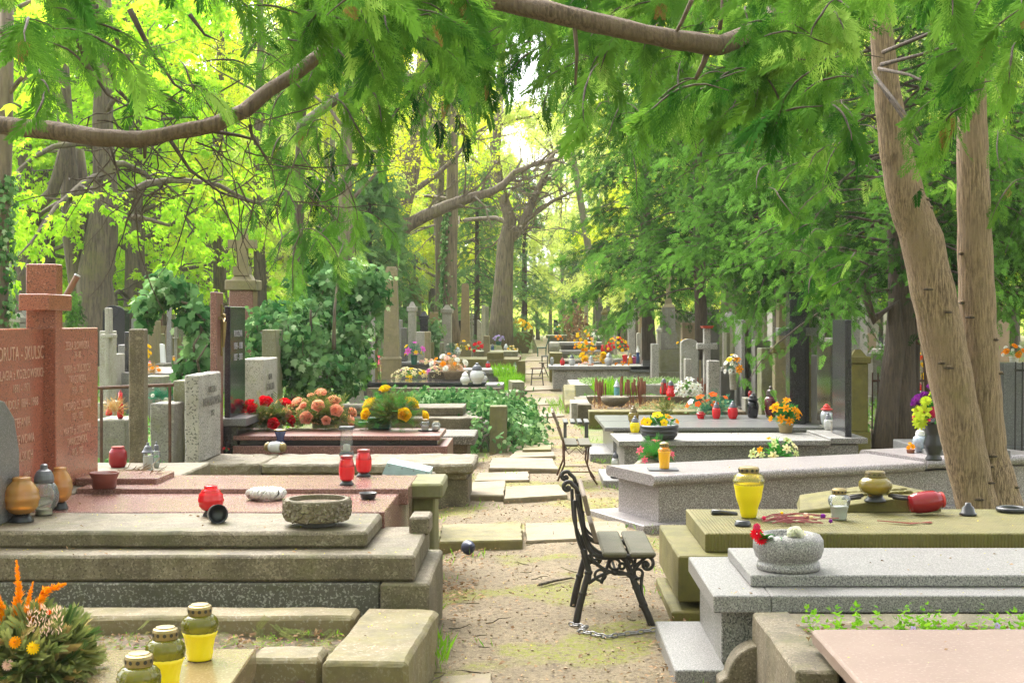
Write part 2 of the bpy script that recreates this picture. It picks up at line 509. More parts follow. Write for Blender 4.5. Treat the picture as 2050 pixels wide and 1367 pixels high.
# metals, plastics, wood
M['iron'] = plain('weathered cast iron', (0.045, 0.038, 0.034), 0.55, 0.3, var=0.5, bmp=0.3)
M['rust'] = plain('rusty iron', (0.13, 0.065, 0.04), 0.8, 0.1, var=0.5, bmp=0.4)
M['steel'] = plain('dull steel', (0.32, 0.31, 0.31), 0.45, 0.7, var=0.4)
M['wood'] = stonemat('mossy grey bench slat', (0.069, 0.059, 0.026), (0.051, 0.046, 0.020), stain=0.4, moss=0.4, mcol=(0.051, 0.051, 0.013), bmp=0.5, bsc=70)
M['wood_brown'] = stonemat('worn brown slat', (0.165, 0.120, 0.079), (0.128, 0.090, 0.060), stain=0.4, bmp=0.5, bsc=70)
M['wood_dark'] = stonemat('dark painted slat', (0.085, 0.09, 0.085), (0.065, 0.07, 0.06), stain=0.3, bmp=0.3)
M['gold'] = plain('gold tin', (0.30, 0.225, 0.095), 0.38, 0.7, var=0.25)
M['hole'] = plain('dark opening', (0.03, 0.025, 0.015), 0.8)
M['black_plastic'] = plain('black plastic', (0.02, 0.021, 0.024), 0.32)
M['grey_plastic'] = plain('grey plastic', (0.10, 0.105, 0.12), 0.35)
M['silver'] = plain('silver plastic', (0.45, 0.47, 0.50), 0.3, 0.5)
M['white_plastic'] = plain('white plastic', (0.75, 0.75, 0.73), 0.4)
M['green_plastic'] = plain('dark green plastic', (0.015, 0.10, 0.075), 0.4)
M['terracotta'] = plain('brown terracotta', (0.30, 0.11, 0.06), 0.7, var=0.2)
M['pot_beige'] = plain('beige pot', (0.38, 0.29, 0.14), 0.6)
M['wicker'] = plain('dry wicker', (0.27, 0.19, 0.10), 0.85, var=0.4, bmp=0.8, bsc=80)
M['soil'] = stonemat('dark soil', (0.089, 0.063, 0.041), (0.126, 0.089, 0.056), speck=(0.185, 0.133, 0.081), sp=40, amt=0.4, stain=0.4, moss=0.15, bmp=1.0, bsc=30, rough=0.95)
M['inscription'] = plain('carved letters', (0.47, 0.27, 0.19), 0.6)
M['inscription_dark'] = plain('dark carved letters', (0.13, 0.12, 0.10), 0.8)
M['inscription_pale'] = plain('pale carved letters', (0.35, 0.35, 0.36), 0.6)
M['bluebox'] = plain('pale blue painted metal', (0.38, 0.52, 0.55), 0.5, var=0.2)
# barks
M['bark_thuja'] = barkmat('thuja bark', (0.360, 0.252, 0.150), (0.097, 0.062, 0.034), moss=0.35, mcol=(0.204, 0.162, 0.061), sc=85)
M['bark_limb'] = barkmat('thuja limb bark', (0.192, 0.132, 0.084), (0.068, 0.044, 0.028), moss=0.25, mcol=(0.128, 0.112, 0.040), sc=50)
M['bark_dark'] = barkmat('dark bark', (0.105, 0.075, 0.05), (0.04, 0.028, 0.02), moss=0.25, sc=45)
M['bark_grey'] = barkmat('grey bark', (0.148, 0.117, 0.078), (0.051, 0.039, 0.028), moss=0.5, mcol=(0.148, 0.148, 0.039))
M['bark_oak'] = barkmat('oak bark', (0.223, 0.175, 0.122), (0.083, 0.063, 0.048), moss=0.4, mcol=(0.195, 0.185, 0.058), sc=16)
M['bark_pale'] = barkmat('pale bark', (0.245, 0.224, 0.184), (0.150, 0.136, 0.109), moss=0.3, mcol=(0.136, 0.136, 0.048))
# leaves
M['thuja_near'] = leafmat('thuja spray', (0.025, 0.095, 0.014), (0.17, 0.34, 0.045), 0.46, c3=(0.30, 0.46, 0.10))
M['thuja_mid'] = leafmat('dark thuja spray', (0.010, 0.040, 0.010), (0.14, 0.32, 0.05), 0.4)  # darker green than the near sprays, paler where tint is high
M['thuja_dry'] = leafmat('dry brown spray', (0.20, 0.09, 0.035), (0.28, 0.15, 0.06), 0.3)
M['lime'] = leafmat('young chestnut leaf', (0.28, 0.58, 0.03), (0.56, 0.78, 0.06), 0.6)
M['lime2'] = leafmat('young maple leaf', (0.48, 0.62, 0.03), (0.72, 0.76, 0.05), 0.6, c3=(0.62, 0.55, 0.03))
M['lime3'] = leafmat('pale spring leaf', (0.54, 0.66, 0.18), (0.72, 0.78, 0.25), 0.6)
M['evergreen_far'] = leafmat('soft evergreen spray', (0.08, 0.20, 0.06), (0.19, 0.33, 0.11), 0.4)
M['ivy'] = leafmat('ivy leaf', (0.027, 0.101, 0.027), (0.230, 0.405, 0.162), 0.3, c3=(0.459, 0.594, 0.351))  # the pale end of the tint stands in for highlights on the leaves
M['ivy_light'] = leafmat('young ivy leaf', (0.07, 0.20, 0.035), (0.17, 0.34, 0.06), 0.35, gloss=0.35)
M['grass'] = leafmat('grass blade', (0.11, 0.30, 0.02), (0.24, 0.46, 0.03), 0.45)
M['periwinkle'] = leafmat('variegated groundcover leaf', (0.12, 0.26, 0.07), (0.42, 0.46, 0.26), 0.3)
M['green_leaf'] = leafmat('bouquet leaf', (0.03, 0.17, 0.03), (0.09, 0.34, 0.06), 0.3)
M['teal_leaf'] = leafmat('blue green artificial leaf', (0.02, 0.15, 0.10), (0.06, 0.26, 0.16), 0.2)
M['olive_leaf'] = leafmat('drying green needle', (0.06, 0.10, 0.03), (0.22, 0.25, 0.07), 0.3)
M['fir'] = leafmat('fir needle', (0.07, 0.13, 0.04), (0.36, 0.36, 0.13), 0.3, c3=(0.46, 0.33, 0.14))
M['tan_leaf'] = leafmat('dry tan leaf', (0.36, 0.22, 0.09), (0.55, 0.38, 0.17), 0.3)
M['litter'] = leafmat('fallen brown leaf', (0.17, 0.10, 0.055), (0.42, 0.28, 0.17), 0.2)
M['blossom'] = leafmat('fallen yellow blossom', (0.55, 0.45, 0.02), (0.7, 0.62, 0.05), 0.3)
M['sedum'] = leafmat('dry rust stalk', (0.19, 0.065, 0.03), (0.34, 0.14, 0.07), 0.1)

# ---------------------------------------------------------------- the faint spring haze of the avenue
hz, ht, hp = newmat('haze')
ht.nodes.remove(hp)
pv = ht.nodes.new('ShaderNodeVolumePrincipled')
pv.inputs['Color'].default_value = (0.93, 0.96, 0.88, 1)
pv.inputs['Density'].default_value = 0.0005
ht.links.new(pv.outputs[0], ht.nodes['Material Output'].inputs['Volume'])
hb = MB().box(-140, 140, -8, 190, -1.5, 27).build('haze', hz)
hb['kind'] = 'stuff'
# ================================================================ ground, path, flagstones
def dirtmat(name, a, b, dk, moss, mossamt, grass=None):
    m, t, p = newmat(name)
    tc = nd(t, 'ShaderNodeTexCoord')
    v = tc.outputs['Object']
    col = mix(t, ramp(t, noi(t, v, 1.6, 9, 0.72), 0.40, 0.60), a, b)
    col = mix(t, ramp(t, noi(t, v, 26, 6, 0.75), 0.50, 0.62), col, dk)
    col = mix(t, ramp(t, noi(t, v, 75, 3, 0.6), 0.60, 0.66), col, tuple(min(1, q * 1.45) for q in a))
    f = nd(t, 'ShaderNodeMath', operation='MULTIPLY')
    t.links.new(ramp(t, noi(t, v, 1.1, 3, 0.5), 0.64 - mossamt, 0.70 - mossamt), f.inputs[0])
    t.links.new(ramp(t, noi(t, v, 34, 5, 0.7), 0.40, 0.58), f.inputs[1])
    col = mix(t, f.outputs[0], col, moss)
    if grass:
        col = mix(t, ramp(t, noi(t, v, 0.35, 5, 0.6), 0.45, 0.6), col, grass)
    t.links.new(col, p.inputs['Base Color'])
    p.inputs['Roughness'].default_value = 0.95
    bump(t, p, noi(t, v, 40, 8, 0.75), 0.9, 0.02)
    return m
M['ground'] = dirtmat('cemetery soil with litter', (0.22, 0.165, 0.10), (0.16, 0.12, 0.075), (0.10, 0.065, 0.04), (0.18, 0.20, 0.035), 0.12, grass=(0.12, 0.16, 0.04))
M['path'] = dirtmat('trodden sandy path', (0.245, 0.19, 0.115), (0.175, 0.135, 0.08), (0.085, 0.06, 0.036), (0.19, 0.20, 0.02), 0.11)

def grid_sheet(name, xs, ys, zf, mat, kind):
    nx, ny = len(xs), len(ys)
    V = [(x, y, zf(x, y)) for y in ys for x in xs]
    F = [(j * nx + i, j * nx + i + 1, (j + 1) * nx + i + 1, (j + 1) * nx + i) for j in range(ny - 1) for i in range(nx - 1)]
    mb = MB()
    mb.V, mb.F, mb.M = V, F, [0] * len(F)
    o = mb.build(name, mat, smooth=True)
    o['kind'] = kind
    return o
def sp(a, b, n):
    return [a + (b - a) * i / n for i in range(n + 1)]
gx = [-700, -300, -120, -60] + sp(-30, -4, 13) + sp(-3.5, 3.5, 14) + sp(4, 30, 13) + [60, 120, 300, 700]
gy = [-60, -10, 0, 2] + sp(3, 30, 54) + sp(32, 130, 30) + [180, 300, 500, 900]
def gz(x, y):
    q = 0.012 * noise.noise((x * 0.9, y * 0.9, 3.0))
    return -0.02 + q + (0.10 * noise.noise((x * 0.05, y * 0.05, 1.0)) - 0.02 if abs(x) > 25 or y > 130 else 0)
grid_sheet('ground', gx, gy, gz, M['ground'], 'structure')
PE = [(3, -0.75, 0.85), (6.4, -0.62, 0.78), (9, -0.60, 0.92), (12, -0.85, 1.0), (15, -0.8, 0.85), (18, -0.5, 0.75), (23, -0.25, 0.72), (28, -0.35, 0.6), (34, -0.3, 0.42), (45, -0.45, 0.42), (60, -0.3, 0.55), (80, -0.1, 0.9), (130, -0.2, 1.3)]
def path_edges(y):
    for (a, l0, r0), (b, l1, r1) in zip(PE, PE[1:]):
        if y <= b:
            t = max(0, (y - a) / (b - a))
            return l0 + (l1 - l0) * t, r0 + (r1 - r0) * t
    return PE[-1][1:]
def path_sheet():
    V, F = [], []
    ys = sp(3, 30, 180) + sp(30.5, 130, 100)
    n = 16
    for y in ys:
        l, r = path_edges(y)
        l += 0.10 * noise.noise((y * 1.7, 0, 5)) + 0.05 * noise.noise((y * 5, 0, 5))
        r += 0.10 * noise.noise((y * 1.7, 9, 5)) + 0.05 * noise.noise((y * 5, 9, 5))
        for i in range(n + 1):
            x = l + (r - l) * i / n
            e = min(i, n - i)
            z = 0.006 + 0.010 * noise.noise((x * 2.1, y * 1.3, 0)) + 0.005 * noise.noise((x * 9, y * 9, 0)) - (0.030 if e == 0 else 0.006 if e == 1 else 0)
            V.append((x, y, z))
    for j in range(len(ys) - 1):
        for i in range(n):
            F.append((j * (n + 1) + i, j * (n + 1) + i + 1, (j + 1) * (n + 1) + i + 1, (j + 1) * (n + 1) + i))
    mb = MB()
    mb.V, mb.F, mb.M = V, F, [0] * len(F)
    o = mb.build('path', M['path'], smooth=True)
    o['kind'] = 'structure'
path_sheet()

def flagstone(label, quad, z, mat, seed):
    """quad: photo pixels near-left, near-right, far-right, far-left of the top face"""
    P = [on(px, py, z) for px, py in quad]
    rg = random.Random(seed)
    poly = []
    for i in range(4):
        a, b = Vector(P[i]), Vector(P[(i + 1) % 4])
        n = max(3, int((b - a).length / 0.09))
        for k in range(n):
            q = a.lerp(b, k / n)
            j = 0.008 if k else 0.0
            poly.append((q.x + rg.uniform(-j, j), q.y + rg.uniform(-j, j)))
    cx, cy_ = sum(p[0] for p in poly) / len(poly), sum(p[1] for p in poly) / len(poly)
    mb = MB()
    n = len(poly)
    inner = [(cx + (p[0] - cx) * 0.985, cy_ + (p[1] - cy_) * 0.985) for p in poly]
    V = [(p[0], p[1], -0.05) for p in poly] + [(p[0], p[1], z - 0.012) for p in poly] + [(p[0], p[1], z) for p in inner]
    F = [(i, (i + 1) % n, n + (i + 1) % n, n + i) for i in range(n)] + [(n + i, n + (i + 1) % n, 2 * n + (i + 1) % n, 2 * n + i) for i in range(n)] + [tuple(range(2 * n, 3 * n))]
    mb.add(V, F)
    tag(mb.build('paving_slab', mat, loc=(cx, cy_, 0)), label, 'paving slab', 'flagstones across the path')
FL = [
    ("yellow mossy flagstone with a dark raised front edge beside the stepped grey tomb", [(880, 1084), (1046, 1080), (1044, 1046), (884, 1049)], 0.075, 'flag_moss', 1),
    ("wide pale flagstone directly behind the backrest of the iron bench", [(1052, 1082), (1262, 1073), (1250, 1042), (1050, 1047)], 0.03, 'flag', 2),
    ("flagstone lying across the path in front of the wooden bench", [(1008, 998), (1136, 990), (1118, 969), (1012, 973)], 0.05, 'flag', 3),
    ("squat flagstone against the foot of the rock faced tomb", [(938, 990), (1008, 991), (1012, 961), (946, 964)], 0.06, 'flag', 4),
    ("thin flagstone just beyond the squat one by the rock faced tomb", [(950, 962), (1060, 960), (1058, 943), (958, 946)], 0.03, 'flag', 5),
    ("broad worn flagstone left of the wooden bench legs", [(978, 936), (1118, 938), (1106, 917), (984, 915)], 0.06, 'flag', 6),
    ("pale flagstone beside the lower edge of the ivy bank", [(1018, 916), (1112, 912), (1106, 899), (1034, 901)], 0.05, 'flag', 7),
    ("small flagstone with mossy rim under the tip of the ivy bank", [(1046, 900), (1104, 899), (1104, 884), (1052, 888)], 0.08, 'flag_moss', 8),
    ("flagstone corner at the bottom edge of the photo in the middle of the path", [(870, 1392), (990, 1385), (984, 1346), (884, 1352)], 0.02, 'flag', 9),
    ("flagstone crossing the path level with the little blue lantern", [(1050, 836), (1130, 832), (1122, 822), (1056, 825)], 0.03, 'flag', 10),
    ("long flagstone beyond the backrest of the wooden bench", [(1046, 812), (1120, 808), (1112, 795), (1052, 799)], 0.03, 'flag', 11),
    ("pale flagstone on the path in front of the four legged stool", [(1040, 782), (1122, 778), (1110, 771), (1044, 773)], 0.04, 'flag', 12),
    ("flagstone left of the four legged stool", [(1040, 748), (1092, 746), (1090, 738), (1044, 740)], 0.04, 'flag', 13),
    ("farthest pale flagstone on the path beyond the folding stool", [(1050, 722), (1098, 721), (1096, 713), (1054, 714)], 0.04, 'flag', 14),
]
for i, (lb, q, z, mt, sd) in enumerate(FL):
    flagstone(lb, q, z, M[mt], sd)
# ================================================================ tombs
_seed = [0]
def blk(name, parent, x0, x1, y0, y1, z0, z1, mat, rot=0.0, piv=None, **k):
    """a stone block as a part; rot (degrees) turns it about piv"""
    _seed[0] += 1
    k.setdefault('seed', _seed[0] % 97)
    P = [(x0, y0), (x0, y1), (x1, y0)]
    if rot:
        px_, py_ = piv or (x0, y0)
        c, s = math.cos(R(rot)), math.sin(R(rot))
        P = [(px_ + (x - px_) * c - (y - py_) * s, py_ + (x - px_) * s + (y - py_) * c) for x, y in P]
    return MB().stone(*P, z1, z1 - z0, **k).build(name, M[mat], parent)
POLISH = dict(rough=0.0, res=9, ch=0.006)
def poly_stone(name, parent, pts, axis, a0, a1, mat, bevel=0.01):
    o = MB().prism(pts, axis, a0, a1).build(name, M[mat], parent)
    bv = o.modifiers.new('edge', 'BEVEL')
    bv.width, bv.segments, bv.limit_method = bevel, 2, 'ANGLE'
    return o
def text_part(name, parent, body, loc, size, mat, rot, sx=1.0, align='CENTER'):
    cu = bpy.data.curves.new(name, 'FONT')
    cu.body, cu.size, cu.align_x, cu.align_y, cu.extrude = body, size, align, 'CENTER', 0.0015
    cu.resolution_u = 2
    cu.materials.append(M[mat])
    tmp = bpy.data.objects.new(name, cu)
    C.objects.link(tmp)
    me = bpy.data.meshes.new_from_object(tmp.evaluated_get(bpy.context.evaluated_depsgraph_get()))
    bpy.data.objects.remove(tmp)
    o = bpy.data.objects.new(name, me)
    C.objects.link(o)
    o.parent = parent
    off = Vector((0, 0, 0))
    p = parent
    while p is not None:
        off += p.location
        p = p.parent
    o.location = Vector(loc) - off
    o.rotation_euler = rot
    o.scale = (sx, 1, 1)
    return o
FACE_X = (R(90), 0, R(90))        # reads from the +X side
FACE_MX = (R(90), 0, R(-90))      # reads from the -X side
FACE_Y = (R(90), 0, 0)            # reads from the camera side

# ---- left row -------------------------------------------------------------
t = thing('grave_kerb', 'low mossy rendered kerb round a soil bed, front peeling to red brown', 'grave', (-1.2, 6.2, 0))
blk('kerb', t, -0.86, -0.50, 5.70, 6.76, -0.05, 0.28, 'kerb_top', rot=-3, piv=(-0.5, 6.2), rough=0.012, res=0.07, ch=0.02)
blk('kerb', t, -1.20, -0.90, 5.78, 6.02, -0.05, 0.275, 'kerb_top', rough=0.010, res=0.07, ch=0.02)
blk('kerb', t, -3.3, -0.86, 6.56, 6.78, -0.05, 0.285, 'kerb_top', rough=0.010, res=0.09, ch=0.02)
for x0, x1, y, zb in ((-1.185, -0.945, 5.772, 0.22), (-0.66, -0.54, 5.690, 0.20)):     # bare patches where the render has come off
    rg = random.Random(int(x0 * 100))
    pts = [(x0 + (x1 - x0) * i / 9, -0.02) for i in range(10)] + [(x1 - (x1 - x0) * i / 11, zb - 0.03 - rg.random() * 0.05) for i in range(12)]
    MB().prism(pts, 'y', y - 0.004, y + 0.02).build('bare_patch', M['brick_red'], t)
V, F, n = [], [], 24
for j in range(9):
    for i in range(n + 1):
        x, y = -3.2 + 2.42 * i / n, 5.95 + 0.68 * j / 8
        V.append((x, y, 0.19 + 0.035 * noise.noise((x * 5, y * 5, 2))))
for j in range(8):
    for i in range(n):
        F.append((j * (n + 1) + i, j * (n + 1) + i + 1, (j + 1) * (n + 1) + i + 1, (j + 1) * (n + 1) + i))
MB().add(V, F).build('soil_bed', M['soil'], t, smooth=True)
t = thing('polished_slab', 'tan polished grave slab at the bottom left carrying the yellow lanterns', 'grave slab', (-1.9, 5.0, 0))
blk('slab', t, -3.2, -1.16, 4.2, 5.73, 0.22, 0.33, 'tan_polished', rot=2, piv=(-1.16, 5.73), **POLISH)
blk('plinth', t, -3.1, -1.26, 4.3, 5.66, -0.05, 0.22, 'brick_red', rot=2, piv=(-1.16, 5.73))

t = thing('stepped_tomb', 'grey concrete tomb in three steps with a dark terrazzo front and mossy edges', 'grave', (-1.8, 7.4, 0))
blk('base', t, -3.4, -0.78, 6.93, 7.93, -0.05, 0.372, 'terrazzo', rough=0.004, ch=0.008)
blk('corner_pier', t, -0.775, -0.53, 6.90, 7.94, -0.05, 0.375, 'concrete', rough=0.006)
blk('step', t, -3.4, -0.605, 6.94, 7.92, 0.376, 0.51, 'concrete', rough=0.006, ch=0.015, res=0.08)
blk('upstand', t, -0.70, -0.585, 7.66, 7.90, 0.50, 0.60, 'concrete', rough=0.005)
blk('slab', t, -3.4, -0.868, 7.14, 7.84, 0.51, 0.60, 'concrete', rough=0.007, ch=0.018, res=0.08)
t = thing('headstone', 'dark grey headstone with a rounded shoulder cut by the left edge of the photo', 'headstone', (-2.9, 7.45, 0))
pts = [(7.0, 0.6), (7.62, 0.6), (7.64, 0.75), (7.63, 0.98), (7.56, 1.16), (7.42, 1.26), (7.2, 1.30), (7.0, 1.30)]
poly_stone('stone', t, pts, 'x', -3.0, -2.86, 'granite_dark')

t = thing('double_tomb', 'polished red brown double tomb with winged headstone, tall cross and pink slabs', 'grave', (-2, 8.6, 0))
blk('slab', t, -2.9, -0.857, 7.86, 8.69, 0.50, 0.602, 'pink_slab', **POLISH)
blk('slab', t, -2.9, -0.80, 8.69, 9.44, 0.53, 0.633, 'pink_slab', **POLISH)
blk('slab', t, -2.98, -2.45, 8.92, 9.35, 0.62, 0.672, 'pink_slab', **POLISH)
blk('plinth', t, -2.9, -0.86, 7.9, 9.40, -0.05, 0.52, 'pink_slab', **POLISH)
blk('plinth', t, -3.2, -2.9, 7.5, 9.6, -0.05, 0.62, 'concrete')
st = blk('headstone', t, -3.14, -2.99, 7.3, 9.41, 0.62, 1.648, 'red_granite', **POLISH)
cr = blk('cross', t, -3.10, -2.915, 8.37, 8.49, 0.62, 2.04, 'red_granite', **POLISH)
blk('cross_arm', cr, -3.085, -2.905, 8.21, 8.63, 1.755, 1.855, 'red_granite', **POLISH)
for s, z, h in (("DORUTA - SKULSCY", 1.50, 0.115), ("PELAGIA z KOZŁOWSKICH", 1.38, 0.08), ("1891 - 1971", 1.30, 0.07), ("RUDOLF 1884 - 1968", 1.21, 0.075), ("STEFANIA", 1.10, 0.08), ("FRISZEWOWA", 1.00, 0.08), ("z SKULSKICH", 0.90, 0.08), ("1915 - 1997", 0.78, 0.07)):
    text_part('inscription', st, s, (-2.988, 8.0, z), h, 'inscription', FACE_X, sx=0.8)
for s, z, h in (("ZESŁA SŁOWIŃSKA", 1.53, 0.075), ("24 - 80", 1.47, 0.06), ("MARIA ze SKULSKICH", 1.38, 0.075), ("TARGOWSKA", 1.31, 0.075), ("1918 - 1987", 1.24, 0.065), ("RYSZARD Cz. SKULSKI", 1.14, 0.075), ("1921 - 1992", 1.07, 0.065), ("MARTA ze SKULSKICH", 0.98, 0.075), ("SWARSZEWSKA", 0.91, 0.075), ("1912 - 1985", 0.84, 0.065)):
    text_part('inscription', st, s, (-2.988, 8.98, z), h, 'inscription', FACE_X, sx=0.72)

t = thing('stone_pedestal', 'squat green mossy stone pedestal with an overhanging cap at the pink tomb corner', 'pedestal', (-0.72, 9.3, 0))
blk('cap', t, -0.83, -0.60, 8.98, 9.55, 0.53, 0.63, 'concrete_moss', ch=0.015, rough=0.006, res=0.08)
blk('shaft', t, -0.81, -0.66, 9.06, 9.48, -0.05, 0.53, 'concrete_moss', rough=0.006)

t = thing('rock_faced_tomb', 'long grey tomb slab with rough split edges on stubby supports and an inscribed upright stone', 'grave', (-1.8, 12.8, 0))
blk('slab', t, -3.2, -2.47, 12.37, 13.33, 0.26, 0.40, 'rockface', rough=0.022, res=0.05, ch=0.02)
blk('slab', t, -2.46, -0.545, 12.37, 13.33, 0.31, 0.40, 'rockface', rough=0.020, res=0.05, ch=0.02)
blk('slab', t, -2.46, -0.62, 12.45, 13.3, 0.25, 0.312, 'rockface', rough=0.012, res=0.07)
blk('support', t, -0.94, -0.60, 12.48, 13.2, -0.05, 0.26, 'concrete', rough=0.006)
blk('base', t, -3.2, -0.95, 12.58, 13.25, -0.05, 0.26, 'stone_grey', rough=0.015)
hs = blk('headstone', t, -3.16, -3.03, 12.40, 13.27, 0.40, 1.20, 'hewn_white', rough=0.010, res=0.06)
for s, z, h in (("URSZULA", 1.05, 0.085), ("NOWAKOWSKA", 0.94, 0.115), ("1952", 0.83, 0.08)):
    text_part('inscription', hs, s, (-3.012, 12.86, z), h, 'inscription_dark', FACE_X, sx=0.85)

t = thing('red_tomb', 'red speckled granite tomb with a black band, black upright stone and red pillar', 'grave', (-2, 14.7, 0))
blk('slab', t, -3.12, -0.977, 14.22, 15.2, 0.452, 0.50, 'red_speckled', **POLISH)
blk('band', t, -3.06, -1.01, 14.27, 15.15, 0.395, 0.452, 'black', **POLISH)
blk('base', t, -3.12, -0.90, 14.2, 15.22, -0.05, 0.395, 'red_speckled', **POLISH)
hs = blk('headstone', t, -3.23, -3.165, 14.3, 15.03, 0.68, 1.84, 'black', **POLISH)
blk('ledge', t, -3.28, -2.98, 14.2, 15.12, 0.60, 0.68, 'granite_dark', **POLISH)
blk('foot', t, -3.26, -3.08, 14.24, 15.05, -0.05, 0.60, 'black', **POLISH)
pl = blk('pillar', t, -3.277, -3.213, 13.88, 14.19, -0.05, 1.98, 'red_speckled', **POLISH)
mb = MB().box(-3.212, -3.196, 14.06, 14.09, 1.33, 1.86)
mb.box(-3.211, -3.197, 13.95, 14.18, 1.70, 1.73)
mb.tube([(-3.19, 14.075, 1.42), (-3.184, 14.075, 1.55), (-3.184, 14.075, 1.68)], [0.012, 0.022, 0.03], 8)
mb.ball((-3.184, 14.075, 1.74), 0.024)
mb.tube([(-3.187, 14.07, 1.67), (-3.19, 13.98, 1.715)], 0.009, 6).tube([(-3.187, 14.08, 1.67), (-3.19, 14.16, 1.715)], 0.009, 6)
mb.build('crucifix', M['gold'], pl)
for s, z in (("RODZINA", 1.55), ("1924 - 1988", 1.42), ("1927 - 2003", 1.30)):
    text_part('inscription', hs, s, (-3.163, 14.67, z), 0.10, 'inscription_pale', FACE_X, sx=0.9)

t = thing('headstone', 'cream inscribed headstone half sunk in the ivy behind the black upright stone', 'headstone', (-3.3, 16.3, 0))
blk('stone', t, -3.44, -3.16, 16.0, 16.9, -0.05, 1.24, 'stone_light', rough=0.006)
for s, z, h in (("IRENA", 1.02, 0.10), ("GÓRALSKA", 0.90, 0.12), ("1901 - 1974", 0.78, 0.09), ("TEN KTÓRY KOCHAŁ", 0.62, 0.08)):
    text_part('inscription', t, s, (-3.155, 16.42, z), h, 'inscription_dark', FACE_X, sx=0.8)

# the ivy covered blocks behind the red tomb
t = thing('kerb_block', 'low terrazzo block next to the right end of the red tomb', 'stone block', (-0.85, 16, 0))
blk('top', t, -1.12, -0.69, 15.85, 16.8, 0.25, 0.36, 'terrazzo', rough=0.005)
blk('support', t, -1.05, -0.78, 15.95, 16.7, -0.05, 0.25, 'concrete')
t = thing('tomb_block', 'long grey tomb step half buried under ivy behind the yellow rose bouquet', 'grave', (-1.2, 18, 0))
blk('step', t, -2.9, -0.68, 17.9, 19.3, -0.05, 0.42, 'concrete', rough=0.012, res=0.1)
blk('slab', t, -2.9, -0.95, 18.3, 19.2, 0.42, 0.53, 'concrete', rough=0.012, res=0.1)
blk('end_block', t, -0.68, -0.60, 17.9, 18.6, -0.05, 0.36, 'stone_grey', rough=0.012)
t = thing('concrete_post', 'short mossy concrete post standing out of the ivy bank', 'post', (-0.45, 17.6, 0))
blk('post', t, -0.575, -0.35, 17.5, 17.75, -0.05, 0.60, 'concrete_moss', rough=0.008, res=0.06)

t = thing('black_slab_tomb', 'black slab tilting on two grey kerb steps, crowded with flowers and white lanterns', 'grave', (-1.9, 27, 0))
blk('slab', t, -3.25, -0.93, 26.5, 28.0, 0.42, 0.49, 'black', **POLISH)
blk('step', t, -3.2, -0.62, 26.2, 28.2, 0.21, 0.40, 'concrete', rough=0.01, res=0.2)
blk('base', t, -3.3, -0.40, 25.8, 28.4, -0.05, 0.20, 'concrete', rough=0.01, res=0.2)
blk('end_pier', t, -0.50, -0.30, 26.0, 26.8, -0.05, 0.34, 'stone_green')
blk('end_slab', t, -0.95, -0.60, 26.3, 27.3, 0.40, 0.46, 'granite', **POLISH)
t = thing('concrete_post', 'leaning slab like concrete post beside the path past the black slab tomb', 'post', (-0.35, 28.5, 0))
blk('post', t, -0.46, -0.20, 28.3, 29.2, -0.05, 0.42, 'stone_green', rot=6)
t = thing('dark_box_tomb', 'dark grey box tomb with a flat lid in front of the tall mossy obelisk', 'grave', (-2.7, 31.5, 0))
blk('lid', t, -3.1, -1.85, 31, 32.2, 0.68, 0.74, 'granite_dark', **POLISH)
blk('box', t, -3.0, -1.95, 31.1, 32.1, -0.05, 0.68, 'granite_dark', **POLISH)
t = thing('pale_tomb', 'low white and grey slab tomb crowded with candles in the middle of the left row', 'grave', (-1.4, 33, 0))
blk('slab', t, -2.3, -0.55, 33, 34.5, 0.40, 0.50, 'granite', **POLISH)
blk('base', t, -2.2, -0.62, 33.1, 34.4, -0.05, 0.40, 'granite_dark', **POLISH)
blk('end_block', t, -0.9, -0.35, 32.6, 33.3, -0.05, 0.33, 'concrete')
t = thing('mossy_kerb_tomb', 'long moss green kerb tomb with a small green plinth on top and flowers along it', 'grave', (-1.3, 38, 0))
blk('kerb', t, -2.6, -0.42, 37.5, 40, -0.05, 0.62, 'sand_moss', rough=0.01, res=0.25)
blk('plinth', t, -1.3, -0.85, 37.6, 38.4, 0.62, 0.80, 'sand_moss')
blk('end_pier', t, -0.46, -0.25, 37.3, 38.2, -0.05, 0.58, 'sand_moss')
t = thing('brick_edged_tomb', 'low tomb with a reddish brick edge right behind the moss green kerb tomb', 'grave', (-1.2, 45, 0))
blk('slab', t, -2.0, -0.55, 45, 47, 0.50, 0.66, 'stone_green', rough=0.01, res=0.3)
blk('base', t, -1.9, -0.45, 45.2, 46.8, -0.05, 0.5, 'red_speckled', rough=0.01, res=0.3)
t = thing('planter_tomb', 'big mossy stone trough of yellow flowers at the far end of the left row', 'planter', (-0.95, 70, 0))
mb = MB()
for z0, z1, a0, a1 in ((0, 0.80, 0.62, 0.86), (0.80, 0.92, 0.97, 0.97), (0.92, 1.08, 0.90, 0.92)):
    lo = [(-0.95 - a0, 70, z0), (-0.95 + a0, 70, z0), (-0.95 + a0, 72, z0), (-0.95 - a0, 72, z0)]
    hi = [(-0.95 - a1, 70 + (a0 - a1) * 0.3, z1), (-0.95 + a1, 70 + (a0 - a1) * 0.3, z1), (-0.95 + a1, 72, z1), (-0.95 - a1, 72, z1)]
    mb.frustum(lo, hi)
mb.build('trough', M['sand_moss'], t)
blk('pier', t, -1.84, -1.66, 69.9, 70.3, 0.9, 1.2, 'sand_moss')
blk('pier', t, -0.24, -0.06, 69.9, 70.3, 0.9, 1.2, 'sand_moss')
MB().frustum([(-0.1, 69.6, 0), (0.22, 69.6, 0), (0.22, 71, 0), (-0.1, 71, 0)], [(-0.12, 69.9, 0.86), (-0.06, 69.9, 0.86), (-0.06, 71, 0.86), (-0.12, 71, 0.86)]).build('buttress', M['stone_green'], t)

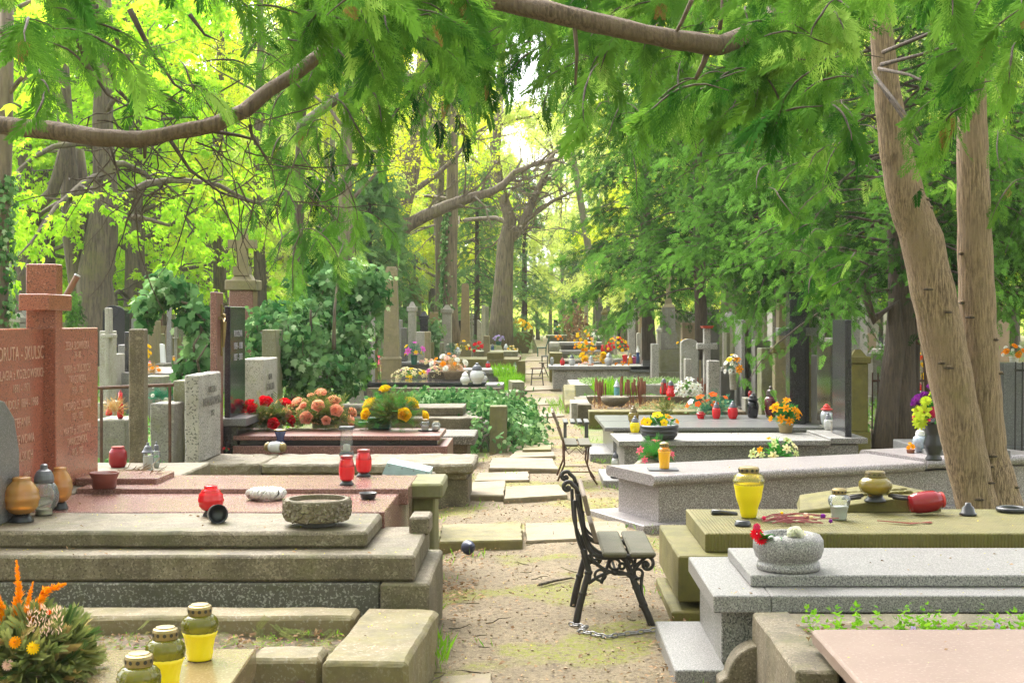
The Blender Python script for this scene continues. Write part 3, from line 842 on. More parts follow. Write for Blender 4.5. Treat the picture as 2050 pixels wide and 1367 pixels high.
# ---- right row ------------------------------------------------------------
t = thing('pink_slab_tomb', 'pinkish veined stone slab on a grey support in the bottom right corner', 'grave', (2.2, 5, 0))
blk('slab', t, 1.12, 3.6, 4.2, 5.56, 0.385, 0.45, 'marble_pink', rough=0.005, res=0.09, ch=0.012)
blk('support', t, 1.22, 3.5, 4.3, 5.45, -0.05, 0.385, 'concrete')
t = thing('scroll_kerb', 'concrete grave kerb with a sloping arm and round scroll ends around blue periwinkles', 'grave', (1.6, 6, 0))
blk('kerb', t, 1.04, 3.6, 6.02, 6.30, -0.05, 0.355, 'concrete', rough=0.006)
blk('kerb', t, 1.00, 1.17, 5.25, 6.31, -0.05, 0.36, 'concrete', rough=0.008, res=0.08)
blk('step', t, 0.78, 1.02, 5.05, 6.0, -0.05, 0.09, 'concrete', rough=0.008)
for sx_, sy_, sz_, sc_ in ((0.885, 6.20, 0.02, 1.0), (1.06, 5.18, 0.0, 1.0)):
    pts = [(sx_ - 0.05 * sc_, sz_)] + [(sx_ - 0.05 * sc_, sz_ + 0.05 * sc_), (sx_ - 0.03 * sc_, sz_ + 0.06 * sc_)] + [(sx_ + 0.13 * sc_ - 0.145 * sc_ * math.cos(R(a)), sz_ + 0.045 * sc_ + 0.165 * sc_ * math.sin(R(a))) for a in range(8, 100, 8)] + [(sx_ + 0.15 * sc_, sz_)]
    poly_stone('scroll', t, pts, 'y', sy_, sy_ + 0.14, 'concrete', 0.012)
V, F = [], []
for j in range(5):
    for i in range(25):
        x, y = 1.12 + 2.4 * i / 24, 5.4 + 0.66 * j / 4
        V.append((x, y, 0.345 + 0.03 * noise.noise((x * 6, y * 6, 0))))
for j in range(4):
    for i in range(24):
        F.append((j * 25 + i, j * 25 + i + 1, (j + 1) * 25 + i + 1, (j + 1) * 25 + i))
MB().add(V, F).build('soil_bed', M['soil'], t, smooth=True)

t = thing('granite_tomb', 'light grey speckled granite tomb of two stacked slabs on a granite footing', 'grave', (2, 6.9, 0))
blk('slab', t, 1.036, 3.9, 6.58, 7.37, 0.421, 0.478, 'granite', **POLISH)
blk('lower_slab', t, 0.832, 1.10, 6.38, 7.43, 0.338, 0.42, 'granite', **POLISH)
blk('lower_slab', t, 1.102, 3.9, 6.38, 7.43, 0.338, 0.42, 'granite', **POLISH)
blk('base', t, 0.885, 3.8, 6.50, 7.35, -0.05, 0.338, 'granite_dull', **POLISH)
blk('footing', t, 0.648, 0.89, 6.34, 7.37, -0.05, 0.085, 'granite', **POLISH)

t = thing('mossy_tomb', 'moss green sandstone tomb with a tooled slab edge and stepped base', 'grave', (2, 8.3, 0))
blk('slab', t, 0.982, 4.2, 7.90, 8.92, 0.362, 0.473, 'sand_moss_groove', rough=0.003, ch=0.008)
blk('step', t, 0.815, 4.2, 7.78, 8.98, 0.10, 0.362, 'sand_moss', rough=0.004, ch=0.01)
blk('footing', t, 0.772, 1.30, 7.72, 8.74, -0.05, 0.062, 'sand_moss', rough=0.004, ch=0.01)
mb = MB()
mb.frustum([(1.68, 8.74, 0.476), (2.6, 8.78, 0.476), (2.34, 9.12, 0.476), (1.74, 9.12, 0.476)], [(1.69, 8.75, 0.486), (2.59, 8.79, 0.588), (2.32, 9.11, 0.622), (1.76, 9.11, 0.54)])
wd = mb.build('wedge_stone', M['sand_moss'], t)
mb = MB()
for k in range(9):
    u = k / 8
    x, y = 2.06 + 0.34 * u, 8.97 - 0.06 * u
    z = 0.565 + 0.03 * u
    mb.ball((x, y + 0.03, z), 0.035, 0.016, 0.014, 8, 5).ball((x + 0.01, y - 0.05, z - 0.006), 0.032, 0.014, 0.014, 8, 5)
mb.build('carved_leaves', M['sand_moss'], wd)

t = thing('bullnose_tomb', 'pink grey granite tomb with a polished rounded slab edge and a tall base', 'grave', (2.2, 11.6, 0))
A, B, Cc = on(1306, 951, 0.45), on(1284, 929, 0.45), on(1853, 924, 0.45)
ang = math.degrees(math.atan2(Cc[1] - A[1], Cc[0] - A[0]))
L_, D_ = (Vector(Cc) - Vector(A)).length, (Vector(B) - Vector(A)).length
def bull(name, x0, x1, y0, y1, z0, z1, mat):
    """slab with rounded long edges, in the tomb's own turned frame"""
    c, s = math.cos(R(ang)), math.sin(R(ang))
    h = (z1 - z0) / 2
    prof = [(y0 + h - h * math.cos(R(a)), z0 + h + h * math.sin(R(a))) for a in range(-90, 91, 15)] + [(y1 - h + h * math.cos(R(a)), z0 + h + h * math.sin(R(a))) for a in range(90, -91, -15)]
    mb = MB().prism(prof[::-1], 'x', x0, x1)
    mb.V = [(A[0] + x * c - y * s, A[1] + x * s + y * c, z) for x, y, z in mb.V]
    o = mb.build(name, M[mat], t)
    return o
bull('slab', 0.0, L_ * 0.992, -0.03, 0.86, 0.362, 0.45, 'granite_pink')
bull('slab', L_ * 0.996, L_ + 1.3, -0.05, 0.95, 0.385, 0.478, 'granite_pink')
def rblk(name, u0, u1, v0, v1, z0, z1, mat):
    c, s = math.cos(R(ang)), math.sin(R(ang))
    f = lambda u, v: (A[0] + u * c - v * s, A[1] + u * s + v * c)
    return MB().stone(f(u0, v0), f(u0, v1), f(u1, v0), z1, z1 - z0, **POLISH).build(name, M[mat], t)
rblk('base', 0.09, L_ + 1.2, 0.06, 0.80, -0.05, 0.362, 'granite_pink')
rblk('footing', -0.10, L_ + 1.2, -0.04, 1.0, -0.05, 0.055, 'granite_pink')
t = thing('polished_headstone', 'dark polished headstone ledge behind the trunk of the twin tree on the bullnose tomb', 'headstone', (4.1, 13, 0))
blk('ledge', t, 3.55, 4.3, 12.4, 13.6, 0.42, 0.52, 'granite_dark', **POLISH)
blk('stone', t, 3.95, 4.12, 12.3, 13.7, 0.50, 1.45, 'black', **POLISH)
text_part('inscription', t, "1928", (3.945, 12.6, 0.85), 0.10, 'inscription_pale', FACE_MX)

t = thing('grey_granite_tomb', 'grey brown granite tomb with a flat lid carrying the black pansy bowl', 'grave', (2, 14.5, 0))
blk('slab', t, 0.862, 3.05, 14.03, 15.0, 0.408, 0.462, 'granite_dull', rot=2.2, piv=(0.862, 14.03), **POLISH)
blk('slab', t, 3.06, 3.45, 14.1, 15.15, 0.418, 0.478, 'granite_dull', rot=2.2, piv=(0.862, 14.03), **POLISH)
blk('base', t, 0.93, 3.36, 14.13, 14.95, -0.05, 0.408, 'granite_dull', rot=2.2, piv=(0.862, 14.03), **POLISH)
blk('footing', t, 0.70, 1.4, 14.0, 15.1, -0.05, 0.062, 'granite', **POLISH)
blk('headstone', t, 3.24, 3.31, 14.2, 14.72, 0.478, 1.70, 'black', rot=2.2, piv=(0.862, 14.03), **POLISH)

t = thing('dark_double_tomb', 'dark grey granite tomb with two long polished lids and a tall black cross stone', 'grave', (2, 17.6, 0))
blk('lid', t, 0.845, 3.50, 16.45, 17.45, 0.365, 0.41, 'granite_dark', rot=0.8, piv=(0.845, 16.4), **POLISH)
blk('lid', t, 0.845, 3.40, 17.5, 18.6, 0.365, 0.41, 'granite_dark', rot=0.8, piv=(0.845, 16.4), **POLISH)
blk('base', t, 0.95, 3.4, 16.55, 18.5, -0.05, 0.365, 'granite_dark', rot=0.8, piv=(0.845, 16.4), **POLISH)
blk('footing', t, 0.67, 1.05, 16.5, 17.9, -0.05, 0.09, 'granite_dull', **POLISH)
st = blk('headstone', t, 3.16, 3.36, 17.0, 17.24, 0.41, 1.95, 'black', **POLISH)
blk('cross', t, 3.20, 3.46, 17.3, 17.5, 0.41, 2.05, 'black', **POLISH)
blk('cross_arm', t, 3.06, 3.54, 17.24, 17.44, 1.50, 1.60, 'granite_dark', **POLISH)
blk('side_stone', t, 3.62, 3.72, 16.6, 17.6, 0.41, 1.42, 'black', **POLISH)

t = thing('mossy_kerb', 'mossy stone kerb grave with a bowl on its front wall and dry rust stalks inside', 'grave', (2, 23, 0))
blk('wall', t, 0.86, 2.9, 21.6, 22.1, -0.05, 0.26, 'sand_moss', rough=0.012, res=0.1)
blk('wall', t, 0.70, 0.92, 22.2, 24.4, -0.05, 0.33, 'concrete', rough=0.008, res=0.2)
blk('wall', t, 0.92, 3.4, 24.1, 24.4, -0.05, 0.36, 'concrete', rough=0.008, res=0.2)
blk('corner_block', t, 0.60, 0.90, 22.5, 23.4, -0.05, 0.34, 'stone_light', rough=0.006)
MB().box(0.9, 3.4, 22.1, 24.1, -0.02, 0.22).build('soil_bed', M['soil'], t)
t = thing('fallen_stone', 'curved mossy stone arm lying beside the path in front of the box tomb', 'stone', (0.75, 26, 0))
pts = [(25.0, 0), (25.1, 0.16), (25.5, 0.22), (25.8, 0.38), (26.3, 0.46), (26.9, 0.40), (27.0, 0)]
poly_stone('arm', t, pts, 'x', 0.55, 0.78, 'sand_moss', 0.03)
pts = [(24.6, 0), (24.62, 0.16), (24.8, 0.27), (25.05, 0.31), (25.3, 0.27), (25.4, 0)]
poly_stone('arm', t, pts, 'x', 0.80, 1.05, 'stone_grey', 0.03)
t = thing('planted_box', 'long low stone box overgrown with grass and groundcover in the right row', 'grave', (1.6, 28, 0))
blk('box', t, 0.72, 3.2, 27.5, 29.8, -0.05, 0.40, 'stone_light', rough=0.008, res=0.3)
t = thing('pale_box_tomb', 'pale grey box tomb with a flat lid crowded with coloured lanterns', 'grave', (1.5, 33.6, 0))
blk('lid', t, 0.34, 2.90, 33.0, 34.6, 0.50, 0.58, 'granite', **POLISH)
blk('base', t, 0.45, 2.80, 33.1, 34.5, -0.05, 0.50, 'hewn_white', rough=0.006)
hs = poly_stone('headstone', t, [(33.2, 0.58), (33.9, 0.58), (33.9, 1.35), (33.82, 1.46), (33.68, 1.52), (33.5, 1.52), (33.32, 1.46), (33.2, 1.35)], 'x', 2.62, 2.84, 'granite_dark', 0.012)
blk('headstone_base', t, 2.3, 2.95, 33.0, 34.1, 0.44, 0.582, 'granite_dark', **POLISH)
t = thing('tilted_slab_tomb', 'pale slab tilting over a planted grave thick with grey green leaves', 'grave', (1.6, 39, 0))
MB().frustum([(0.75, 38, 0.1), (3.3, 38.4, 0.55), (3.3, 40, 0.55), (0.75, 39.6, 0.1)], [(0.75, 38, 0.40), (3.3, 38.4, 0.72), (3.3, 40, 0.72), (0.75, 39.6, 0.40)]).build('slab', M['granite'], t)
blk('end_pier', t, 0.42, 0.78, 38, 39.5, -0.05, 0.78, 'sand_moss')
blk('base', t, 0.7, 3.3, 38.6, 41, -0.05, 0.55, 'concrete')
t = thing('layered_tomb', 'far tomb of stacked grey slabs beside a round topped mossy stone at the path edge', 'grave', (1.6, 52, 0))
blk('slab', t, 0.95, 2.9, 52, 54, 0.72, 0.84, 'granite', **POLISH)
blk('slab', t, 0.95, 2.6, 51, 52.8, 0.42, 0.55, 'granite', **POLISH)
blk('base', t, 1.0, 2.9, 52.3, 53.9, -0.05, 0.72, 'stone_grey')
poly_stone('end_stone', t, [(50.6, 0), (51.2, 0), (51.2, 0.7), (51.1, 0.84), (50.9, 0.9), (50.7, 0.84), (50.6, 0.7)], 'x', 0.55, 0.92, 'stone_grey', 0.03)
t = thing('flower_tomb', 'farthest tomb of the right row, a pale ledge heaped with white and yellow flowers', 'grave', (1.8, 70, 0))
blk('slab', t, 0.6, 3.4, 70, 73, 0.75, 0.9, 'stone_green')
blk('base', t, 0.7, 3.3, 70.2, 72.8, -0.05, 0.75, 'stone_grey')

# ================================================================ upright monuments, one table row each
def mono(px0, px1, pyt, Y, kind, mat, label, dy=None, zb=-0.05, mat2=None, group=None):
    x0, x1 = (px0 - CX) * Y / FPX, (px1 - CX) * Y / FPX
    zt = CH - (pyt - CY) * Y / FPX
    w = x1 - x0
    xc = (x0 + x1) / 2
    dy = dy or max(w, 0.25)
    y1 = Y + dy
    m2 = mat2 or mat
    names = {'slab': ('headstone', 'headstone'), 'rough': ('headstone', 'headstone'), 'round': ('headstone', 'headstone'), 'twin': ('headstone', 'headstone'), 'post': ('stone_post', 'post'),
             'obelisk': ('obelisk', 'obelisk'), 'cross': ('stone_cross', 'cross'), 'pillar': ('monument', 'monument'), 'urn': ('monument', 'monument'), 'stele': ('monument', 'monument'), 'point': ('headstone', 'headstone')}
    nm, cat = names[kind]
    t = thing(nm, label, cat, (xc, Y, 0), group)
    rr = 0.012 if kind == 'rough' else 0.004
    far = Y > 45
    k = dict(rough=0.0 if far else rr, res=9 if far else 0.12, ch=0.012)
    H = zt
    if kind in ('slab', 'rough', 'post'):
        blk('stone' if kind != 'post' else 'post', t, x0, x1, Y, y1, zb, zt, mat, **k)
        if kind == 'slab' and Y < 60:
            blk('plinth', t, x0 - 0.06, x1 + 0.06, Y - 0.06, y1 + 0.06, zb, 0.18, m2, **k)
    elif kind == 'round':
        pts = [(x0, zb), (x1, zb)] + [(xc + w / 2 * math.cos(R(a)), zt - w * 0.32 + w * 0.32 * math.sin(R(a))) for a in range(0, 181, 18)]
        poly_stone('stone', t, pts, 'y', Y, y1, mat)
        blk('plinth', t, x0 - 0.05, x1 + 0.05, Y - 0.05, y1 + 0.05, zb, 0.2, m2, **k)
    elif kind == 'point':
        pts = [(x0, zb), (x1, zb), (x1, zt - w * 0.8), (x0 + 0.25 * w, zt), (x0, zt)]
        poly_stone('stone', t, pts, 'y', Y, y1, mat)
    elif kind == 'twin':
        blk('stone', t, x0, xc - 0.03, Y, y1, zb, zt, mat, **k)
        blk('stone', t, xc + 0.03, x1, Y + 0.1, y1 + 0.1, zb, zt - 0.1 * H, m2, **k)
    elif kind == 'obelisk':
        hb = H * 0.30
        q = w * 0.40
        def sq(a, z):
            return [(xc - a, Y + w / 2 - a, z), (xc + a, Y + w / 2 - a, z), (xc + a, Y + w / 2 + a, z), (xc - a, Y + w / 2 + a, z)]
        MB().frustum(sq(w / 2, zb), sq(w / 2 * 0.97, hb)).frustum(sq(w / 2 * 1.04, hb), sq(w / 2 * 0.9, hb + 0.05)).build('base', M[m2], t)
        sh = MB().frustum(sq(q, hb + 0.05), sq(q * 0.74, zt - q * 0.5)).build('shaft', M[mat], t)
        MB().frustum(sq(q * 0.74, zt - q * 0.5 + 0.002), sq(q * 0.55, zt)).build('tip', M[mat], sh)
    elif kind == 'cross':
        hb = min(0.5, H * 0.28)
        blk('base', t, x0 + 0.05 * w, x1 - 0.05 * w, Y - 0.1, Y + 0.5, zb, hb, m2, **k)
        cr = blk('shaft', t, xc - 0.17 * w, xc + 0.17 * w, Y + 0.08, Y + 0.26, hb - 0.01, zt, mat, **k)
        za = zt - 0.30 * (H - hb)
        blk('arm', cr, x0, x1, Y + 0.075, Y + 0.265, za - 0.15 * w, za + 0.15 * w, mat, **k)
    elif kind in ('pillar', 'stele'):
        hb = H * 0.28
        blk('base', t, x0 - 0.08 * w, x1 + 0.08 * w, Y - 0.08 * w, y1 + 0.08 * w, zb, hb, m2, **k)
        blk('shaft', t, x0 + 0.04 * w, x1 - 0.04 * w, Y + 0.04 * w, y1 - 0.04 * w, hb, zt - 0.12 * H, mat, **k)
        cp = blk('cap', t, x0 - 0.10 * w, x1 + 0.10 * w, Y - 0.10 * w, y1 + 0.10 * w, zt - 0.12 * H, zt - 0.06 * H, m2, **k)
        ym = (Y + y1) / 2
        def sq2(a, z):
            return [(xc - a, ym - a, z), (xc + a, ym - a, z), (xc + a, ym + a, z), (xc - a, ym + a, z)]
        MB().frustum(sq2(w * 0.42, zt - 0.06 * H + 0.001), sq2(w * 0.15, zt)).build('finial', M[m2], cp)
    elif kind == 'urn':
        hb = H * 0.34
        ym = Y + w / 2
        blk('base', t, x0, x1, Y, Y + w, zb, hb, mat, **k)
        blk('shaft', t, xc - 0.40 * w, xc + 0.40 * w, ym - 0.40 * w, ym + 0.40 * w, hb, 0.60 * H, mat, **k)
        mb = MB().lathe([(0.55 * w, 0.60 * H), (0.62 * w, 0.62 * H), (0.45 * w, 0.66 * H), (0.42 * w, 0.70 * H), (0.28 * w, 0.75 * H), (0.25 * w, 0.80 * H), (0.12 * w, 0.82 * H)], 16, (xc, ym, 0))
        cap = mb.build('cornice', M[m2], t, smooth=False)
        MB().sbox(xc - 0.07 * w, xc + 0.07 * w, ym - 0.07 * w, ym + 0.07 * w, 0.80 * H, zt, **k).build('finial', M['stone_dark'], cap)
        MB().sbox(xc - 0.20 * w, xc + 0.20 * w, ym - 0.06 * w, ym + 0.06 * w, 0.925 * H, 0.955 * H, **k).build('arm', M['stone_dark'], cap)
    return t

TB = [
 # left row, near to far
 (257, 287, 658, 11.0, 'post', 'concrete', 'tall square concrete post with a crumbling top right of the red cross headstone', 0.14),
 (300, 347, 808, 13.6, 'rough', 'stone_grey', 'rough grey boulder like block left of the inscribed pale stone of the rock faced tomb', 0.5),
 (345, 396, 762, 14.0, 'rough', 'stone_green', 'broken green grey block behind the pale inscribed stone', 0.5),
 (197, 224, 616, 20, 'cross', 'stone_light', 'pale cross with streaked stone body just right of the red headstone', 0.4),
 (199, 222, 662, 20.8, 'slab', 'stone_light', 'streaky pale stone body standing behind the pale cross', 0.3),
 (236, 251, 690, 24, 'slab', 'granite', 'small light granite stone with a slanted side beside the narrow black stone', 0.6),
 (249, 259, 664, 23.5, 'slab', 'black', 'narrow black upright stone peeping out left of the concrete post', 0.9),
 (222, 233, 612, 34, 'urn', 'stone_green', 'tall mossy column in front of the big chestnut trunk', 0.4, 'stone_grey'),
 (233, 244, 628, 36, 'slab', 'stone_dark', 'dark leaning looking slab right of the mossy column under the chestnut', 0.5),
 (297, 309, 642, 28, 'slab', 'sandstone', 'tan stone slab behind the yellow flowers left of the ivy arch', 0.5),
 (309, 318, 668, 29, 'slab', 'stone_green', 'thin green grey slab between the tan slab and the pointed granite needle', 0.5),
 (331, 344, 606, 30, 'obelisk', 'granite', 'pointed grey granite needle framed by the ivy arch', 0.4),
 (344, 352, 648, 33, 'cross', 'stone_light', 'small pale cross right of the granite needle', 0.3),
 (290, 335, 652, 40, 'slab', 'sandstone_tan', 'wide brown tan wall like tombstone far behind the granite needle', 0.5),
 (318, 326, 632, 42, 'obelisk', 'red_speckled', 'thin reddish pillar standing behind the tan wall like tombstone', 0.4),
 (130, 150, 640, 38, 'slab', 'stone_green', 'green grey slab glimpsed right of the red cross arm', 0.4),
 (20, 40, 625, 30, 'stele', 'stone_light', 'pale stele between the ivy trunk and the red cross', 0.5),
 (44, 62, 615, 33, 'slab', 'granite', 'light grey slab just left of the red cross arm', 0.4),
 (456, 508, 540, 19.5, 'pillar', 'red_speckled', 'tall tan monument with a red panel and heavy cap behind the red pillar', None, 'sandstone'),
 (524, 552, 660, 17.2, 'slab', 'stone_green', 'green grey upright slab half hidden by ivy right of the cream inscribed stone', 0.5),
 (633, 650, 648, 26, 'round', 'stone_grey', 'rounded grey stone with a pale plaque wrapped by ivy in the left row', 0.4),
 (699, 722, 603, 25, 'slab', 'stone_grey', 'tall plain grey slab on the right edge of the big ivy mass', 0.5),
 (722, 736, 616, 26.5, 'slab', 'stone_dark', 'narrow dark grey slab directly behind the tall plain grey one', 0.5),
 (734, 744, 630, 27.2, 'slab', 'hewn_white', 'pale speckled narrow slab right of the dark grey one by the ivy', 0.6),
 (744, 754, 696, 28.5, 'post', 'sand_moss', 'thin green stone post left of the tall mossy obelisk', 0.2),
 (763, 801, 533, 29.5, 'obelisk', 'sandstone', 'tallest moss stained obelisk of the left row with a stepped base', None, 'sandstone'),
 (803, 812, 656, 31.5, 'slab', 'stone_dark', 'thin black edged slab rising behind the lid of the dark box tomb', 0.5),
 (794, 803, 640, 36, 'slab', 'granite', 'light grey slab half hidden right behind the tallest obelisk', 0.5),
 (812, 845, 508, 41, 'urn', 'stone_green', 'tall monument with a moulded mossy cornice and a dark cross finial', None, 'sand_moss'),
 (816, 832, 604, 37, 'stele', 'stone_light', 'pale stained pillar in front of the monument with the mossy cornice', 0.4),
 (840, 857, 623, 39, 'pillar', 'black', 'black polished pillar with a lantern shaped top', None, 'black'),
 (833, 849, 664, 35, 'slab', 'stone_light', 'small pale upright slab below the black polished pillar', 0.3),
 (850, 860, 664, 34, 'slab', 'sandstone', 'small yellow green slab right of the small pale upright one', 0.5),
 (859, 869, 650, 42, 'slab', 'red_speckled', 'reddish slab between the black pillar and the white topped stone', 0.4),
 (860, 868, 685, 36, 'post', 'concrete_moss', 'little mossy stump in front of the reddish slab', 0.2),
 (884, 904, 610, 43, 'stele', 'stone_light', 'pale column with a white block top in front of the ivy trunk', 0.5),
 (880, 888, 686, 38.5, 'post', 'stone_green', 'stubby green post at the foot of the white topped column', 0.3),
 (919, 943, 567, 48, 'obelisk', 'sandstone_tan', 'tan pointed obelisk on a green stained base right of the ivy trunk', None, 'sandstone'),
 (940, 948, 620, 56, 'cross', 'stone_grey', 'grey cross half hidden behind the tan pointed obelisk', 0.4),
 (955, 964, 640, 52, 'point', 'stone_light', 'pale stone with a slanting top between the obelisk and the oak', 0.5),
 (964, 971, 612, 58, 'slab', 'stone_light', 'left one of two thin pale slabs left of the oak trunk', 0.5),
 (971, 978, 614, 60, 'slab', 'stone_grey', 'right one of two thin slabs touching the oak trunk', 0.5),
 (968, 980, 672, 44, 'slab', 'sandstone', 'short yellow green block at the foot of the oak trunk', 0.5),
 # right row, near to far
 (1418, 1441, 722, 23.6, 'post', 'hewn_white', 'pale speckled square block standing beside the base of the granite cross', 0.3),
 (1397, 1438, 656, 24.6, 'cross', 'hewn_white', 'pale granite cross with a red tray hooked over its top', 0.4),
 (1442, 1470, 742, 24.2, 'rough', 'stone_dark', 'dark squat stone between the granite cross and the flower vase', 0.4),
 (1384, 1400, 702, 26.4, 'slab', 'stone_grey', 'grey slab leaning close to the left side of the granite cross', 0.4),
 (1372, 1384, 718, 25.6, 'post', 'stone_light', 'small pale stump left of the granite cross', 0.3),
 (1305, 1319, 688, 30.2, 'slab', 'hewn_white', 'pale slab with bolt holes left of the large stacked monument', 0.4),
 (1364, 1374, 684, 29, 'point', 'stone_grey', 'broken slab with a slanting top right of the large stacked monument', 0.3),
 (1352, 1378, 623, 38, 'slab', 'stone_green', 'wide yellow stained slab behind the large stacked monument', 0.4),
 (1380, 1392, 624, 42, 'slab', 'stone_grey', 'grey slab right of the yellow stained one in the crowded rows', 0.4),
 (1397, 1406, 628, 44, 'post', 'sandstone', 'thin tan shaft in the crowded rows above the granite cross', 0.3),
 (1422, 1434, 634, 40, 'point', 'stone_light', 'white stone with a slanting top above the red tray', 0.4),
 (1455, 1466, 666, 27, 'slab', 'stone_green', 'narrow green grey slab left of the taller plain slab by the vase', 0.4),
 (1467, 1484, 650, 26.4, 'slab', 'stone_green', 'plain grey green slab behind the white and orange flowers', 0.4),
 (1484, 1492, 640, 24.0, 'slab', 'granite_dull', 'dark edge of a thin slab left of the pinkish pillar', 0.8),
 (1492, 1507, 640, 24.4, 'slab', 'marble_pink', 'pinkish grey slab in the line of upright stones on the right', 0.7),
 (1505, 1512, 652, 24.0, 'slab', 'granite_dull', 'dark speckled slab edge right of the pinkish slab', 0.9),
 (1512, 1542, 681, 22.4, 'rough', 'stone_dark', 'rough dark stone with a broken top behind the black lantern', 0.4),
 (1524, 1550, 697, 20.8, 'rough', 'stone_green', 'green inscribed stone with a rough dark side in front of the broken topped one', 0.4),
 (1550, 1578, 684, 20.4, 'stele', 'sandstone', 'yellow mossy stone carrying a slender shaft left of the black cross stone', None, 'sand_moss'),
 (1559, 1574, 606, 20.5, 'post', 'sandstone', 'slender mossy shaft rising above the yellow mossy stone', 0.25),
 (1546, 1558, 618, 23, 'slab', 'stone_light', 'pale slab partly hidden by branches left of the slender shaft', 0.5),
 (1532, 1548, 600, 27, 'slab', 'stone_green', 'yellow lichened slab far behind the rough dark stone', 0.5),
 (1612, 1624, 592, 21.5, 'slab', 'sand_moss', 'mossy pillar edge just behind the black cross stone', 0.5),
 (1622, 1640, 602, 22, 'slab', 'silver_stone', 'pale bluish slab right of the black cross stone', 0.5),
 (1640, 1662, 712, 20, 'rough', 'stone_dark', 'dark pitted block right of the black cross tomb', 0.6),
 (1662, 1676, 676, 19.5, 'slab', 'stone_light', 'pale narrow slab left of the brown polished stone', 0.4),
 (1672, 1702, 706, 21, 'slab', 'red_dull', 'brown polished stone behind the lantern group of the grey granite tomb', 0.3),
 (1703, 1740, 700, 16.2, 'pillar', 'sand_moss', 'mossy gate pillar with a flat cap left of the dark conifer trunk', None, 'sand_moss'),
 (1714, 1738, 600, 34, 'stele', 'stone_light', 'pale monument seen through the branches left of the dark conifer trunk', 0.6),
 (1738, 1760, 632, 38, 'pillar', 'stone_light', 'pale pillar with a dark panel directly left of the dark conifer trunk', None, 'sandstone'),
 (2008, 2070, 726, 16.5, 'slab', 'granite_dark', 'wide dark polished headstone at the right edge of the photo', 0.25),
 (1866, 1890, 716, 19, 'slab', 'granite_dull', 'grey inscribed stone between the conifer and the leaning trunk', 0.3),
 (1258, 1272, 604, 42, 'slab', 'hewn_white', 'tallest pale rough slab of the right row under the conifer', 0.4),
 (1296, 1308, 612, 46, 'slab', 'stone_light', 'pale pillar right of the conifer trunk in the right row', 0.4),
 (1290, 1309, 645, 44, 'slab', 'stone_grey', 'squat grey block in front of the pale pillar under the conifer', 0.4),
 (1275, 1283, 666, 41, 'round', 'stone_light', 'small rounded pale stone at the foot of the tallest pale slab', 0.3),
 (1316, 1325, 652, 40, 'stele', 'stone_light', 'small pale stele left behind the large stacked monument', 0.3),
 (1205, 1218, 616, 50, 'pillar', 'stone_green', 'square green pillar with a cap beside the red and yellow flowers', None, 'sand_moss'),
 (1193, 1206, 606, 58, 'pillar', 'stone_dark', 'dark tall monument with a gable cap at the left end of the right row', None, 'stone_dark'),
 (1223, 1229, 640, 52, 'slab', 'stone_grey', 'thin grey slab right of the square green pillar', 0.4),
 (1230, 1236, 650, 50, 'slab', 'stone_light', 'thin pale slab next to the thin grey one under the hanging branches', 0.4),
 (1170, 1178, 592, 75, 'post', 'stone_light', 'pale broken column standing over the brown ivy mound', 0.4),
 (1108, 1117, 640, 95, 'slab', 'black', 'little dark slab alone in the pale far end of the path', 0.5),
]
M['silver_stone'] = M['granite']
M['red_dull'] = stonemat('brown polished stone', (0.20, 0.12, 0.095), (0.15, 0.09, 0.075), stain=0.2, rough=0.25, bmp=0)
t = thing('monument', 'large grey monument of stacked blocks with a pale cross on top', 'monument', (3.05, 31, 0))
for nm, w, z0, z1, mt in (('base', .66, -.05, .52, 'stone_green'), ('block', .44, .52, 1.02, 'stone_green'), ('block', .37, 1.025, 1.40, 'stone_grey'), ('block', .29, 1.405, 1.98, 'stone_grey')):
    blk(nm, t, 3.05 - w / 2 * 1.0, 3.05 + w / 2, 31.3 - w / 2, 31.3 + w / 2, z0, z1, mt)
def sq_(a, z):
    return [(3.05 - a, 31.3 - a, z), (3.05 + a, 31.3 - a, z), (3.05 + a, 31.3 + a, z), (3.05 - a, 31.3 + a, z)]
MB().frustum(sq_(.15, 1.98), sq_(.075, 2.06)).frustum(sq_(.07, 2.061), sq_(.07, 2.18)).frustum(sq_(.048, 2.181), sq_(.042, 2.95)).box(2.86, 3.24, 31.26, 31.34, 2.62, 2.71).build('cross', M['sandstone'], t)
for r in TB:
    px0, px1, pyt, Y, kind, mat, label = r[:7]
    o_ = mono(px0, px1, pyt, Y, kind, mat, label, r[7] if len(r) > 7 else None, mat2=r[8] if len(r) > 8 else None)
    if 'red panel and heavy cap' in label:
        x, _, z = at(486, 542, 19.68)
        MB().box(x - .07, x + .07, 19.6, 19.74, z - .06, z + .60).box(x - .2, x + .2, 19.605, 19.735, z + .32, z + .44).box(x - .11, x + .11, 19.55, 19.8, z - .07, z + .06).build('cross', M['sandstone'], o_)
